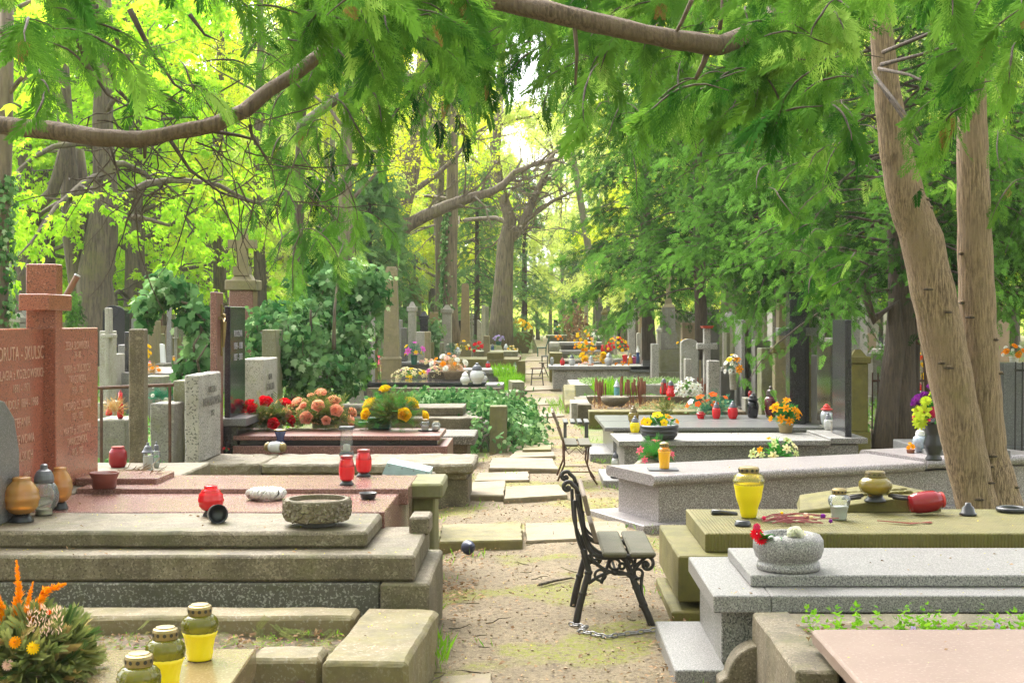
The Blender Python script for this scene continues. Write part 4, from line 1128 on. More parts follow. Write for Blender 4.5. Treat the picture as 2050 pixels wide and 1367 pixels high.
# the crowded far rows: too many and too alike to tell apart
rg = random.Random(8)
kinds = ['slab', 'slab', 'stele', 'cross', 'round', 'post', 'obelisk', 'slab', 'pillar']
mats = ['stone_light', 'stone_grey', 'stone_green', 'granite', 'sandstone', 'stone_dark', 'hewn_white', 'sandstone_tan', 'black']
used = []
for i in range(200):
    for tr in range(40):
        side = rg.random()
        Y = rg.uniform(26, 90)
        X = rg.uniform(1.6, 17) if side < 0.5 else rg.uniform(-16, -3.2)
        if X > 0:
            X = X * Y / 60 + 2
        px = CX + X * FPX / Y
        if 20 < px < 2040 and all(abs(X - a) + abs(Y - b) * 0.4 > 0.9 for a, b in used):
            break
    used.append((X, Y))
    w = rg.uniform(0.28, 0.6)
    h = rg.uniform(1.0, 2.1)
    px0, px1 = CX + X * FPX / Y, CX + (X + w) * FPX / Y
    pyt = CY - (h - CH) * FPX / Y
    mono(px0, px1, pyt, Y, rg.choice(kinds), rg.choice(mats), 'weathered gravestone in the crowded rows far back between the trees', rg.uniform(0.25, 0.6), group='gravestones in the crowded far rows')
# ================================================================ trees and other foliage
def diamonds(specs):
    """specs: (x, y, z, dir_x, dir_y, dir_z, length, width) -> quad diamonds"""
    V, F = [], []
    for x, y, z, dx, dy, dz, l, w in specs:
        n = len(V)
        d = Vector((dx, dy, dz)).normalized()
        s = Vector((-d.y, d.x, 0))
        s = s.normalized() if s.length > 1e-4 else Vector((1, 0, 0))
        p = Vector((x, y, z))
        V += [p, p + d * l * 0.45 + s * w / 2, p + d * l, p + d * l * 0.45 - s * w / 2]
        F.append((n, n + 3, n + 2, n + 1))
    return [tuple(v) for v in V], F
def thuja_T(nb=9, subs=3, fat=1.0):
    sp_ = [(0, 0, 0, 1, 0, -0.12, 0.55, 0.03 * fat), (0.5, 0, -0.06, 1, 0, -0.3, 0.52, 0.028 * fat)]
    rg = random.Random(nb)
    for i in range(nb):
        x = 0.06 + 0.88 * i / nb
        z = -0.22 * x * x
        l = (0.40 * (1 - x) ** 0.7 + 0.07) * rg.uniform(0.8, 1.1)
        for s in (-1, 1):
            a = R(48 - 12 * x + rg.uniform(-6, 6))
            dx, dy, dz = math.cos(a), s * math.sin(a), -0.28 + rg.uniform(-0.12, 0.1)
            w = 0.024 * fat
            sp_.append((x, 0, z, dx, dy, dz, l, w if subs else 0.075))
            for k in range(subs):
                u = (k + 0.8) / (subs + 0.8) * l
                for s2 in (-1, 1):
                    b = a * s + s2 * R(38)
                    sp_.append((x + dx * u, dy * u, z + dz * u, math.cos(b), math.sin(b), dz - 0.1, l * 0.40 * (1 - 0.5 * u / l), 0.021 * fat))
    return diamonds(sp_)
def chestnut_T():
    sp_ = []
    for a, l in ((-100, 0.6), (-52, 0.85), (0, 1.0), (52, 0.85), (100, 0.6)):
        sp_.append((0.08, 0, 0, math.cos(R(a)), math.sin(R(a)), -0.55, l, l * 0.40))
    return diamonds(sp_)
def cluster_T(n, seed, spread=0.5, w=0.5, droop=0.2):
    rg = random.Random(seed)
    return diamonds([(rg.uniform(0, 1.2) , rg.uniform(-spread, spread), rg.uniform(-spread, spread) * 0.6, rg.uniform(-0.4, 1), rg.uniform(-1, 1), rg.uniform(-0.8, 0.4) - droop, rg.uniform(0.35, 0.6), w * 0.5) for _ in range(n)])
def ivy_T():
    out = [(0.0, 0.0), (0.18, 0.42), (0.42, 0.30), (0.62, 0.44), (0.68, 0.17), (1.0, 0.0), (0.68, -0.17), (0.62, -0.44), (0.42, -0.30), (0.18, -0.42)]
    V = [(0.35, 0, 0.05)] + [(x, y, -0.10 * abs(y) - 0.08 * x * x) for x, y in out]
    return V, [(0, 1 + i, 1 + (i + 1) % 10) for i in range(10)]
TH_NEAR, TH_MID, TH_FAR = thuja_T(12, 1, 1.25), thuja_T(7, 1, 2.1), thuja_T(7, 0)
TH_NEAR2, TH_NEAR3 = thuja_T(10, 1, 1.15), thuja_T(15, 0, .6)
for T_, q_ in ((TH_NEAR2, .35), (TH_NEAR3, -.25)):      # bent to one side, drooping
    T_[0][:] = [(x, y + q_ * x * x, z - .18 * x * x) for x, y, z in T_[0]]
CHEST, MAPLE, FINE, IVY = chestnut_T(), cluster_T(8, 3), cluster_T(10, 5, 0.6, 0.34), ivy_T()
def unit(v):
    return v / (np.linalg.norm(v, axis=-1, keepdims=True) + 1e-9)

def clump(P, sc, rnn, base=0.42, amp=0.9, sd=0.16):
    c = np.array([noise.noise((p[0] * sc, p[1] * sc, p[2] * sc)) for p in P])
    return np.clip(base + amp * c + rnn.normal(0, sd, len(P)), 0, 1)
def bend(p0, d0, length, n, rg, droop=0.0, wander=0.15, up=0.0):
    """a wandering branch path"""
    P, p, d = [Vector(p0)], Vector(p0), Vector(d0).normalized()
    for i in range(n):
        d = d + Vector((rg.gauss(0, wander), rg.gauss(0, wander), rg.gauss(0, wander) - droop + up))
        d.normalize()
        p = p + d * (length / n)
        P.append(p.copy())
    return P
def lerp_path(P, u):
    f = u * (len(P) - 1)
    i = min(int(f), len(P) - 2)
    return P[i].lerp(P[i + 1], f - i), (P[i + 1] - P[i]).normalized()

def pix_path(pts, Y, dYs=None):
    """trunk traced in the photo at its own distance: (px, py, width px) -> points and radii"""
    P, Rr = [], []
    for i, (px, py, w) in enumerate(pts):
        y = Y + (dYs[i] if dYs else 0)
        P.append(Vector(at(px, py, y)))
        Rr.append(w * y / FPX / 2)
    return P, Rr

def broadleaf(rg, trunk, rad, h0, nl, ll, T, leafm, barkm, size, per, name, label, group=None, sub=5, twig=4, droop=0.05, loc=None, bare=False, elev=(5, 55), leaves_from=0.25):
    """trunk path + limbs, branches, twigs with leaf clusters along the twigs"""
    t = thing(name, label, 'tree', loc or (trunk[0].x, trunk[0].y, 0), group)
    tb = MB()
    tb.tube(trunk, rad, 12, wob=0.05, seed=rg.randint(0, 999))
    lb = MB()
    pts, dirs = [], []
    H0, H1 = trunk[0].z, trunk[-1].z
    for i in range(nl):
        u = h0 + (1 - h0) * (i + rg.random()) / nl
        p, td = lerp_path(trunk, min(u, 0.999))
        r0 = rad[min(int(u * (len(rad) - 1)), len(rad) - 1)] * 0.34
        az = i * 2.4 + rg.uniform(-0.6, 0.6)
        el = R(rg.uniform(*elev))
        L1 = ll * rg.uniform(0.7, 1.2) * (1.15 - 0.55 * u)
        d = (math.cos(az) * math.cos(el), math.sin(az) * math.cos(el), math.sin(el))
        P1 = bend(p, d, L1, 7, rg, droop * 0.6, 0.14)
        lb.tube(P1, [max(0.012, r0 * (1 - 0.85 * k / 7)) for k in range(8)], 6, cap=False)
        for j in range(sub):
            v = 0.25 + 0.75 * (j + rg.random()) / sub
            q, qd = lerp_path(P1, min(v, 0.99))
            d2 = qd + Vector((rg.uniform(-1, 1), rg.uniform(-1, 1), rg.uniform(-0.7, 0.7)))
            P2 = bend(q, d2, L1 * 0.42 * rg.uniform(0.6, 1.2), 5, rg, droop, 0.22)
            lb.tube(P2, [max(0.006, r0 * 0.32 * (1 - 0.8 * k / 5)) for k in range(6)], 4, cap=False)
            for k in range(twig):
                w = 0.2 + 0.8 * (k + rg.random()) / twig
                s, sd = lerp_path(P2, min(w, 0.99))
                d3 = sd + Vector((rg.uniform(-1, 1), rg.uniform(-1, 1), rg.uniform(-0.8, 0.6)))
                L3 = L1 * 0.20 * rg.uniform(0.6, 1.3)
                P3 = bend(s, d3, L3, 3, rg, droop * 1.5, 0.25)
                lb.tube(P3, [max(0.004, r0 * 0.10), 0.004, 0.003, 0.002], 3, cap=False)
                for m in range(per):
                    x, xd = lerp_path(P3, rg.uniform(leaves_from, 1))
                    pts.append(x)
                    dirs.append(xd + Vector((rg.gauss(0, 0.7), rg.gauss(0, 0.7), rg.gauss(0, 0.4) - 0.15)))
    tr = tb.build('trunk', M[barkm], t, smooth=True)
    lb.build('branches', M[barkm], tr, smooth=True)
    if not bare:
        P = np.array([tuple(p) for p in pts])
        D = np.array([tuple(d) for d in dirs])
        n = len(P)
        rn = np.random.default_rng(rg.randint(0, 9999))
        P = P + rn.normal(0, size * 0.5, (n, 3))
        U = rn.normal(0, 0.45, (n, 3)) + np.array([0, 0, 1.0])
        tint = np.clip(rn.normal(0.5, 0.25, n) + 0.15 * np.sin(P[:, 0] * 0.9) , 0, 1)
        scatter('crown', T, P, D, U, size * rn.uniform(0.65, 1.25, n), M[leafm], t, tint)
    return t

def straight(x, y, h, r, rg, lean=0.03, n=8):
    P = [Vector((x, y, -0.1))]
    d = Vector((rg.gauss(0, lean), rg.gauss(0, lean), 1))
    for i in range(n):
        d = (d + Vector((rg.gauss(0, 0.03), rg.gauss(0, 0.03), 0))).normalized()
        P.append(P[-1] + d * (h / n))
    return P, [r * (1.35 if i == 0 else 1) * (1 - 0.75 * i / n) for i in range(n + 1)]

# ---- the wood behind: a few kinds grown once, then copied ------------------
rg = random.Random(42)
kinds_t = []
def proto(seed, h, r, h0, nl, ll, T, lm, bm, size, per, name, **k):
    g = random.Random(seed)
    P, Rr = straight(0, 0, h, r, g)
    return broadleaf(g, P, Rr, h0, nl, ll, T, lm, bm, size, per, name, 'x', loc=(0, 0, 0), **k)
KT = {
 'chestnut': [proto(1, 15, 0.34, 0.13, 17, 5.0, CHEST, 'lime', 'bark_grey', 0.19, 18, 'chestnut_tree', droop=0.10, elev=(-8, 50)),
              proto(2, 17, 0.40, 0.14, 17, 5.4, CHEST, 'lime', 'bark_grey', 0.19, 18, 'chestnut_tree', droop=0.10, elev=(-8, 50))],
 'maple': [proto(3, 17, 0.27, 0.16, 17, 4.4, MAPLE, 'lime2', 'bark_oak', 0.19, 17, 'maple_tree', elev=(5, 60)),
           proto(4, 19, 0.30, 0.18, 17, 4.8, MAPLE, 'lime2', 'bark_grey', 0.19, 17, 'maple_tree', elev=(5, 60))],
 'birch': [proto(5, 18, 0.17, 0.15, 18, 3.4, FINE, 'lime3', 'bark_pale', 0.22, 14, 'birch_tree', elev=(10, 65), droop=0.12),
           proto(6, 16, 0.14, 0.12, 18, 3.2, FINE, 'lime3', 'bark_pale', 0.22, 14, 'birch_tree', elev=(10, 65), droop=0.12)],
}
LB = {'chestnut': 'lime green chestnut tree in young leaf in the wood behind the graves',
      'maple': 'yellow green maple tree in flower in the wood behind the graves',
      'birch': 'slender pale stemmed tree with hazy spring leaves in the far wood'}
first = {}
def plant(kind, v, x, y, sc, az):
    src = KT[kind][v]
    k = (kind, v)
    o = src if k not in first else copy_tree(src)
    first[k] = 1
    o.location = (x, y, 0)
    o.rotation_euler = (0, 0, az)
    o.scale = (sc, sc, sc)
    o['label'] = LB[kind]
    o['group'] = kind + ' trees of the wood behind'
    return o
trees_at = []
def far_ok(x, y, d):
    return all((x - a) ** 2 + (y - b) ** 2 > d * d for a, b in trees_at)
# placed rows so that the wood closes behind the graves but leaves the pale avenue open
for i in range(135):
    for tr in range(60):
        y = 36 + 82 * rg.random() ** 0.9
        x = rg.uniform(-0.47, 0.44) * y * 1.12
        if abs(x - 0.3) < 2.6 + (0 if y < 70 else 1.5) and y < 100:
            continue
        if 700 < CX + x * FPX / y < 1075 and y < 66:
            continue
        if 380 < CX + x * FPX / y < 560 and y < 46:
            continue
        if far_ok(x, y, 3.4):
            break
    trees_at.append((x, y))
    px = CX + x * FPX / y
    if px < 620:
        kd = rg.choices(['chestnut', 'maple', 'birch'], [6, 2.5, 1 if y > 45 else 0])[0]
    elif px < 1000:
        kd = rg.choices(['chestnut', 'maple', 'birch'], [2, 5, 1])[0]
    else:
        kd = rg.choices(['chestnut', 'maple', 'birch'], [2, 4, 3])[0]
    plant(kd, rg.randint(0, 1), x, y, rg.uniform(0.9, 1.1) * min(1.1, 0.42 + y / 90), rg.uniform(0, 6.28))
for i in range(90):
    y = rg.uniform(72, 150)
    x = rg.uniform(-0.46, 0.42) * y
    if abs(x - 0.3) > 4.5:
        plant(rg.choice(['maple', 'maple', 'birch', 'chestnut']), rg.randint(0, 1), x, y, rg.uniform(1.05, 1.3), rg.uniform(0, 6.28))
for x, y in ((-7, -5), (1.5, -9), (8, -4), (-3, -14), (6, -15), (-12, -12), (13, -11), (-10, 2), (10.5, 3)):      # the wood goes on behind the viewer, unseen, added to darken the tomb fronts
    plant('chestnut', rg.randint(0, 1), x, y, rg.uniform(0.8, 1.0), rg.uniform(0, 6.28))
for x, y in ((-1.8, 105), (2.4, 108), (0.3, 116), (-4.5, 112), (5.0, 114), (-0.8, 124), (1.5, 130), (-3.2, 132), (4.0, 136)):
    plant('birch', rg.randint(0, 1), x, y, rg.uniform(0.9, 1.15), rg.uniform(0, 6.28))

rw = np.random.default_rng(70)
n_ = 26000
yw, xw = rw.uniform(150, 190, n_), rw.uniform(-95, 85, n_)
Pw = np.stack([xw, yw, np.abs(rw.normal(0, 1, n_)) * 6 * (1 + .4 * np.sin(xw * .5)) * np.clip(np.abs(xw) / 5, .35, 1)], 1)
fw_ = scatter('far_wood', FINE, Pw, rw.normal(0, 1, (n_, 3)), rw.normal(0, .5, (n_, 3)) + np.array([0, 0, 1]), rw.uniform(.6, 1.3, n_), M['lime3'], None, rw.random(n_))
fw_['kind'] = 'stuff'

# ---- trees one can tell apart, trunks traced -------------------------------
g = random.Random(11)
P, Rr = pix_path([(205, 720, 92), (196, 640, 78), (190, 560, 70), (203, 480, 62), (212, 400, 52), (208, 330, 44), (205, 240, 40), (212, 120, 36), (205, -60, 30)], 31)
tw = broadleaf(g, P, Rr, 0.42, 9, 4.6, CHEST, 'lime', 'bark_grey', 0.155, 20, 'chestnut_tree', 'big fork trunked chestnut with limbs spreading low behind the red cross', droop=0.12, elev=(-5, 45))
P, Rr = pix_path([(172, 620, 40), (160, 560, 46), (148, 480, 44), (142, 400, 38), (135, 320, 34), (128, 200, 30), (120, 60, 26)], 31.4)
MB().tube(P, Rr, 10, wob=0.05).build('second_trunk', M['bark_grey'], tw, smooth=True)
P, Rr = pix_path([(186, 600, 30), (184, 520, 30), (176, 440, 26), (165, 370, 24), (158, 300, 20)], 31.8)
MB().tube(P, Rr, 10, wob=0.05).build('third_trunk', M['bark_grey'], tw, smooth=True)
P, Rr = pix_path([(30, 424, 22), (60, 418, 22), (85, 405, 24), (105, 385, 26), (120, 340, 26), (130, 300, 26)], 30.8)
MB().tube(P, Rr, 8, wob=0.05).build('limb', M['bark_grey'], tw, smooth=True)
P, Rr = pix_path([(222, 446, 14), (245, 440, 13), (270, 434, 11), (300, 440, 8), (340, 452, 6)], 30.8)
MB().tube(P, Rr, 8, wob=0.05).build('limb', M['bark_grey'], tw, smooth=True)
P, Rr = pix_path([(-8, 720, 52), (-6, 600, 46), (-2, 480, 40), (4, 380, 36), (8, 280, 34), (12, 160, 30), (14, -40, 26)], 14)
ivt = broadleaf(g, P, Rr, 0.75, 4, 2.5, CHEST, 'lime', 'bark_oak', 0.16, 3, 'ivy_clad_tree', 'trunk wrapped in ivy at the left edge of the photo', droop=0.1)
rn = np.random.default_rng(3)
def ivy_on_path(P, Rr, n, size, name, parent, mat='ivy', u0=0, u1=1, side=None, jitter=0.6):
    pts, fw, up = [], [], []
    for i in range(n):
        u = u0 + (u1 - u0) * rn.random()
        p, d = lerp_path(P, u)
        r = np.interp(u, np.linspace(0, 1, len(Rr)), Rr)
        a = rn.uniform(0, 6.28) if side is None else rn.normal(side, 0.7)
        o = Vector((math.cos(a), math.sin(a), 0))
        pts.append(tuple(p + o * (r * 1.05 + abs(rn.normal(0, size * jitter)))))
        up.append((o.x + rn.normal(0, 0.4), o.y + rn.normal(0, 0.4), 0.5 + rn.normal(0, 0.3)))
        fw.append((rn.normal(0, 0.6), rn.normal(0, 0.6), -1))
    return scatter(name, IVY, np.array(pts), np.array(fw), np.array(up), size * rn.uniform(0.6, 1.2, n), M[mat], parent)
ivy_on_path(P, Rr, 900, 0.07, 'ivy', ivt, u0=0.0, u1=0.55)

P, Rr = pix_path([(782, 660, 40), (786, 560, 40), (790, 480, 42), (800, 430, 40), (822, 350, 36), (838, 250, 30), (848, 120, 26), (850, -40, 22)], 44)
oak = broadleaf(g, P, Rr, 0.45, 9, 5.5, MAPLE, 'lime2', 'bark_oak', 0.15, 4, 'oak_tree', 'leaning oak whose mossy limb reaches right across the avenue', droop=0.0, elev=(0, 60))
P, Rr = pix_path([(792, 478, 28), (815, 452, 26), (850, 432, 25), (890, 415, 24), (915, 405, 22), (945, 395, 19), (985, 385, 16), (1010, 368, 14), (1030, 345, 11), (1070, 330, 8), (1120, 318, 5)], 44)
lm = MB().tube(P, Rr, 10, wob=0.08)
gl = random.Random(5)
for i in range(26):
    p, d = lerp_path(P, 0.2 + 0.78 * i / 26)
    dd = d * 0.6 + Vector((gl.uniform(-0.5, 1), gl.uniform(-0.8, 0.8), gl.uniform(-0.3, 1.0)))
    Q = bend(p, dd, gl.uniform(1.0, 2.6), 6, gl, -0.02, 0.28)
    lm.tube(Q, [0.06, 0.045, 0.035, 0.025, 0.018, 0.012, 0.006], 4, cap=False)
    for j in range(4):
        q, qd = lerp_path(Q, 0.3 + 0.17 * j)
        lm.tube(bend(q, qd + Vector((gl.uniform(-1, 1), gl.uniform(-1, 1), gl.uniform(-1, 1))), gl.uniform(0.4, 1.0), 4, gl, 0, 0.35), [0.016, 0.012, 0.009, 0.006, 0.004], 3, cap=False)
lm.build('limb', M['bark_oak'], oak, smooth=True)
P, Rr = pix_path([(908, 700, 36), (902, 640, 32), (901, 560, 28), (903, 480, 26), (905, 400, 25), (906, 300, 22), (905, 150, 18), (908, -20, 14)], 50)
it2 = broadleaf(g, P, Rr, 0.5, 8, 4.0, MAPLE, 'lime2', 'bark_oak', 0.16, 4, 'ivy_clad_tree', 'straight trunk with a ribbon of ivy climbing its left side behind the white topped column', elev=(10, 60))
ivy_on_path(P, Rr, 700, 0.14, 'ivy', it2, u0=0.1, u1=0.55, side=math.pi, jitter=0.5)
P, Rr = pix_path([(875, 690, 22), (880, 600, 18), (880, 520, 16), (878, 440, 14), (884, 360, 12), (882, 250, 10), (886, 60, 8)], 54)
broadleaf(g, P, Rr, 0.45, 7, 3.6, MAPLE, 'lime', 'bark_grey', 0.16, 4, 'maple_tree', 'thin grey trunk just left of the ivy ribboned one', elev=(10, 60))
P, Rr = pix_path([(1000, 690, 56), (1003, 640, 48), (1008, 560, 38), (1012, 490, 34), (1022, 440, 26), (1008, 400, 22), (990, 340, 20), (1000, 200, 16), (1010, 20, 12)], 62)
oak2 = broadleaf(g, P, Rr, 0.35, 8, 6.0, MAPLE, 'lime2', 'bark_oak', 0.18, 3, 'oak_tree', 'stout oak trunk with a pale knot at the end of the left row', elev=(0, 50))
P, Rr = pix_path([(1018, 480, 22), (1040, 462, 18), (1055, 430, 16), (1072, 390, 14), (1092, 350, 12), (1110, 300, 9)], 62)
mb = MB().tube(P, Rr, 8, wob=0.08)
for i in range(50):
    p, d = lerp_path(P, gl.uniform(0.05, 1))
    Q = bend(p, Vector((gl.uniform(-1, 1.4), gl.uniform(-1, 1), gl.uniform(-0.3, 0.8))), gl.uniform(1.0, 3.4), 6, gl, 0, 0.35)
    mb.tube(Q, [0.06, 0.05, 0.04, 0.03, 0.02, 0.014, 0.008], 4, cap=False)
    for j in range(4):
        q, qd = lerp_path(Q, 0.25 + 0.2 * j)
        mb.tube(bend(q, qd + Vector((gl.uniform(-1, 1), gl.uniform(-1, 1), gl.uniform(-1, 1))), gl.uniform(0.5, 1.4), 4, gl, 0, 0.35), [0.02, 0.016, 0.012, 0.008, 0.005], 3, cap=False)
mb.build('limb', M['bark_oak'], oak2, smooth=True)
P, Rr = pix_path([(698, 690, 36), (695, 600, 32), (694, 500, 30), (692, 420, 28), (690, 330, 26), (700, 200, 22), (705, 20, 18)], 34)
broadleaf(g, P, Rr, 0.5, 8, 4.0, MAPLE, 'lime2', 'bark_oak', 0.15, 4, 'maple_tree', 'brown trunk rising behind the ivy mass left of the tallest obelisk', elev=(5, 60))
for px, w, Y in ((275, 34, 40), (100, 24, 44), (62, 18, 52), (330, 22, 58), (440, 26, 48), (520, 24, 42), (600, 26, 46)):
    P, Rr = pix_path([(px + 4, 690, w * 1.3), (px, 560, w), (px - 3, 420, w * 0.85), (px - 4, 280, w * 0.75), (px + 2, 100, w * 0.6), (px, -60, w * 0.5)], Y)
    broadleaf(g, P, Rr, 0.38, 9, 4.2, CHEST if px < 400 else MAPLE, 'lime' if px < 400 else 'lime2', 'bark_grey', 0.17, 16, 'chestnut_tree' if px < 400 else 'maple_tree',
              {275: 'double looking dark trunk right of the big chestnut', 100: 'grey split trunk above the left arm of the red cross', 62: 'thin grey trunk between the ivy trunk and the red cross',
               330: 'thin far trunk above the ivy arch', 440: 'grey trunk above the red pillar', 520: 'grey trunk above the cream inscribed stone', 600: 'grey trunk over the middle of the ivy mass'}[px], elev=(-5, 55), droop=0.08)

# ---- evergreens ------------------------------------------------------------
def conifer(rg, trunk, rad, spec, T, leafm, barkm, size, per, name, label, nb=60, ll=1.8, droop=0.16, u0=0.25, cone=True, az0=None, twigs=2):
    t = thing(name, label, 'tree', (trunk[0].x, trunk[0].y, 0))
    tb = MB().tube(trunk, rad, 12, wob=0.08, seed=3)
    for P_, R_ in spec:
        tb.tube(P_, R_, 10, wob=0.08)
    tr = tb.build('trunk', M[barkm], t, smooth=True)
    lb, pts, dirs, vs_ = MB(), [], [], []
    for i in range(nb):
        u = u0 + (1 - u0) * (i + rg.random()) / nb
        p, td = lerp_path(trunk, min(0.999, u))
        az = i * 2.4 + rg.uniform(-0.5, 0.5) if az0 is None else rg.gauss(az0[0], az0[1])
        L1 = ll * rg.uniform(0.6, 1.15) * ((1.1 - 0.85 * u) if cone else 1)
        el = R(rg.uniform(-5, 35))
        P1 = bend(p, (math.cos(az) * math.cos(el), math.sin(az) * math.cos(el), math.sin(el)), L1, 7, rg, droop, 0.10)
        lb.tube(P1, [max(0.004, 0.022 * ll / 2 * (1 - 0.85 * k / 7)) for k in range(8)], 5, cap=False)
        for k in range(per):
            v = 0.25 + 0.75 * rg.random() ** 0.8
            q, qd = lerp_path(P1, min(0.999, v))
            d2 = qd * 0.7 + Vector((rg.gauss(0, 0.55), rg.gauss(0, 0.55), -0.25 + rg.gauss(0, 0.3)))
            for m in range(twigs):
                pts.append(q + d2.normalized() * (size * 0.75 * m) + Vector((rg.gauss(0, .12), rg.gauss(0, .12), rg.gauss(.03, .10))))
                dirs.append(d2 + Vector((rg.gauss(0, 0.35), rg.gauss(0, 0.35), -0.12 * m + rg.gauss(0, 0.2))))
                vs_.append(v + 0.12 * m)
    lb.build('branches', M[barkm], tr, smooth=True)
    n = len(pts)
    rnn = np.random.default_rng(rg.randint(0, 9999))
    P, D = np.array([tuple(p) for p in pts]), np.array([tuple(d) for d in dirs])
    U = rnn.normal(0, 0.5, (n, 3)) + np.array([0, -0.35, 0.8])
    scatter('foliage', T, P, D, U, size * rnn.uniform(0.6, 1.2, n), M[leafm], t, np.clip(clump(P, 1.5, rnn, -0.10, 0.7, 0.12) + 0.8 * np.array(vs_) ** 3, 0, 1))
    return t
g = random.Random(21)
# dark multi stemmed conifer behind the grey granite tomb
P, Rr = pix_path([(1792, 915, 96), (1796, 800, 74), (1802, 700, 60), (1806, 600, 50), (1800, 480, 44), (1790, 330, 36), (1780, 150, 26), (1775, -60, 14)], 16.5)
s1 = pix_path([(1770, 915, 50), (1780, 800, 40), (1795, 690, 34), (1790, 610, 30), (1750, 640, 22), (1735, 600, 18), (1730, 540, 14)], 16.2)
s2 = pix_path([(1822, 915, 44), (1822, 780, 36), (1826, 660, 30), (1836, 560, 24), (1850, 420, 18)], 16.8)
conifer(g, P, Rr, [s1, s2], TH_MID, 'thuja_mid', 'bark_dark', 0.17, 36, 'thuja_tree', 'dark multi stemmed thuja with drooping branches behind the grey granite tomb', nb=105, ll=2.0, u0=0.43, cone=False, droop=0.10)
# row of dark evergreens left of it
for px, py0, Y, ll, label, nb in ((1560, 690, 21, 2.3, 'thuja with low branches hanging over the line of upright stones', 85), (1400, 690, 27, 2.6, 'dense dark thuja above the large stacked monument', 85), (1294, 690, 33, 3.0, 'dark thuja on a reddish trunk at the left end of the evergreen row', 90), (1480, 690, 36, 3.4, 'thuja deeper in the wood behind the evergreen row', 60), (1660, 690, 27, 3.0, 'bushy thuja filling the gap left of the dark multi stemmed one', 80), (1960, 690, 22, 3.0, 'thuja standing behind the twin trunks at the right edge', 80), (2080, 690, 17, 2.6, 'thuja reaching in from the right edge of the photo', 70)):
    sc = Y / FPX
    P, Rr = pix_path([(px + 6, py0 + 30, 30), (px + 3, py0 - 60, 24), (px, 500, 22), (px - 3, 350, 18), (px, 150, 13), (px, -150, 6)], Y)
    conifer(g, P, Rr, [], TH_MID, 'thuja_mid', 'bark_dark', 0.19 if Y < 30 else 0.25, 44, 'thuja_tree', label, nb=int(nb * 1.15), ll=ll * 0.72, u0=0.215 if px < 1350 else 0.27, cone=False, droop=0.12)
# soft evergreen column left of the far avenue
for px, Y, ll, label in ((955, 66, 2.9, 'soft green evergreen between the tan obelisk and the stout oak'), (1050, 82, 2.7, 'soft green evergreen right of the stout oak by the avenue'), (1150, 98, 1.5, 'slim dark green conifer far off on the right of the avenue'), (740, 40, 2.2, 'soft evergreen behind the tall plain grey slab')):
    P, Rr = pix_path([(px, 680, 12), (px, 560, 10), (px, 430, 7), (px, 330 if px != 1150 else 560, 3)], Y)
    conifer(g, P, Rr, [], TH_FAR, 'evergreen_far', 'bark_dark', 0.42, 15, 'evergreen_tree', label, nb=85, ll=ll, u0=0.06)

# ---- the near thujas whose branches hang over the picture -------------------
def hang(parent, lb, rg, start, length, az, el, droop, nspray, size, pts, dirs, r=0.012, tw=1):
    P1 = bend(start, (math.cos(az) * math.cos(el), math.sin(az) * math.cos(el), math.sin(el)), length, 8, rg, droop, 0.09)
    lb.tube(P1, [max(0.002, r * 0.7 * math.sin(math.pi * (k + 0.6) / 9.5)) for k in range(9)], 5, cap=False)
    for k in range(nspray):
        v = 0.15 + 0.85 * (k + rg.random()) / nspray
        q, qd = lerp_path(P1, min(0.999, v))
        sd = Vector((-qd.y, qd.x, 0)) * (1 if k % 2 else -1)
        d2 = qd * 0.8 + sd * rg.uniform(0.3, 0.9) + Vector((rg.gauss(0, 0.2), rg.gauss(0, 0.2), -0.45 + rg.gauss(0, 0.22)))
        for m in range(tw):
            pts.append(q + d2.normalized() * size * 0.6 * m)
            dirs.append(d2 + Vector((rg.gauss(0, 0.25), rg.gauss(0, 0.25), -0.25 * m)))
def near_foliage(t, lb, pts, dirs, size, seed, bark, mat='thuja_near'):
    rnn = np.random.default_rng(seed)
    n = len(pts)
    P, D = np.array([tuple(p) for p in pts]), np.array([tuple(d) for d in dirs])
    U = rnn.normal(0, 0.5, (n, 3)) + np.array([0, -0.8, 0.6])
    lb.build('branches', M[bark], t, smooth=True)
    tn, sz = clump(P, 2.6, rnn), size * rnn.uniform(0.5, 1.4, n)
    sel = rnn.random(n)
    for T_, s_ in ((TH_NEAR, sel < .4), (TH_NEAR2, (sel >= .4) & (sel < .75)), (TH_NEAR3, sel >= .75)):
        scatter('foliage', T_, P[s_], D[s_], U[s_], sz[s_], M[mat], t, tn[s_])
    k = rnn.choice(n, max(6, n // 90), replace=False)
    scatter('dry_sprays', TH_NEAR, P[k] + np.array([0, 0, -0.02]), D[k] + np.array([0, 0, -0.8]), U[k], size * 0.7, M['thuja_dry'], t)

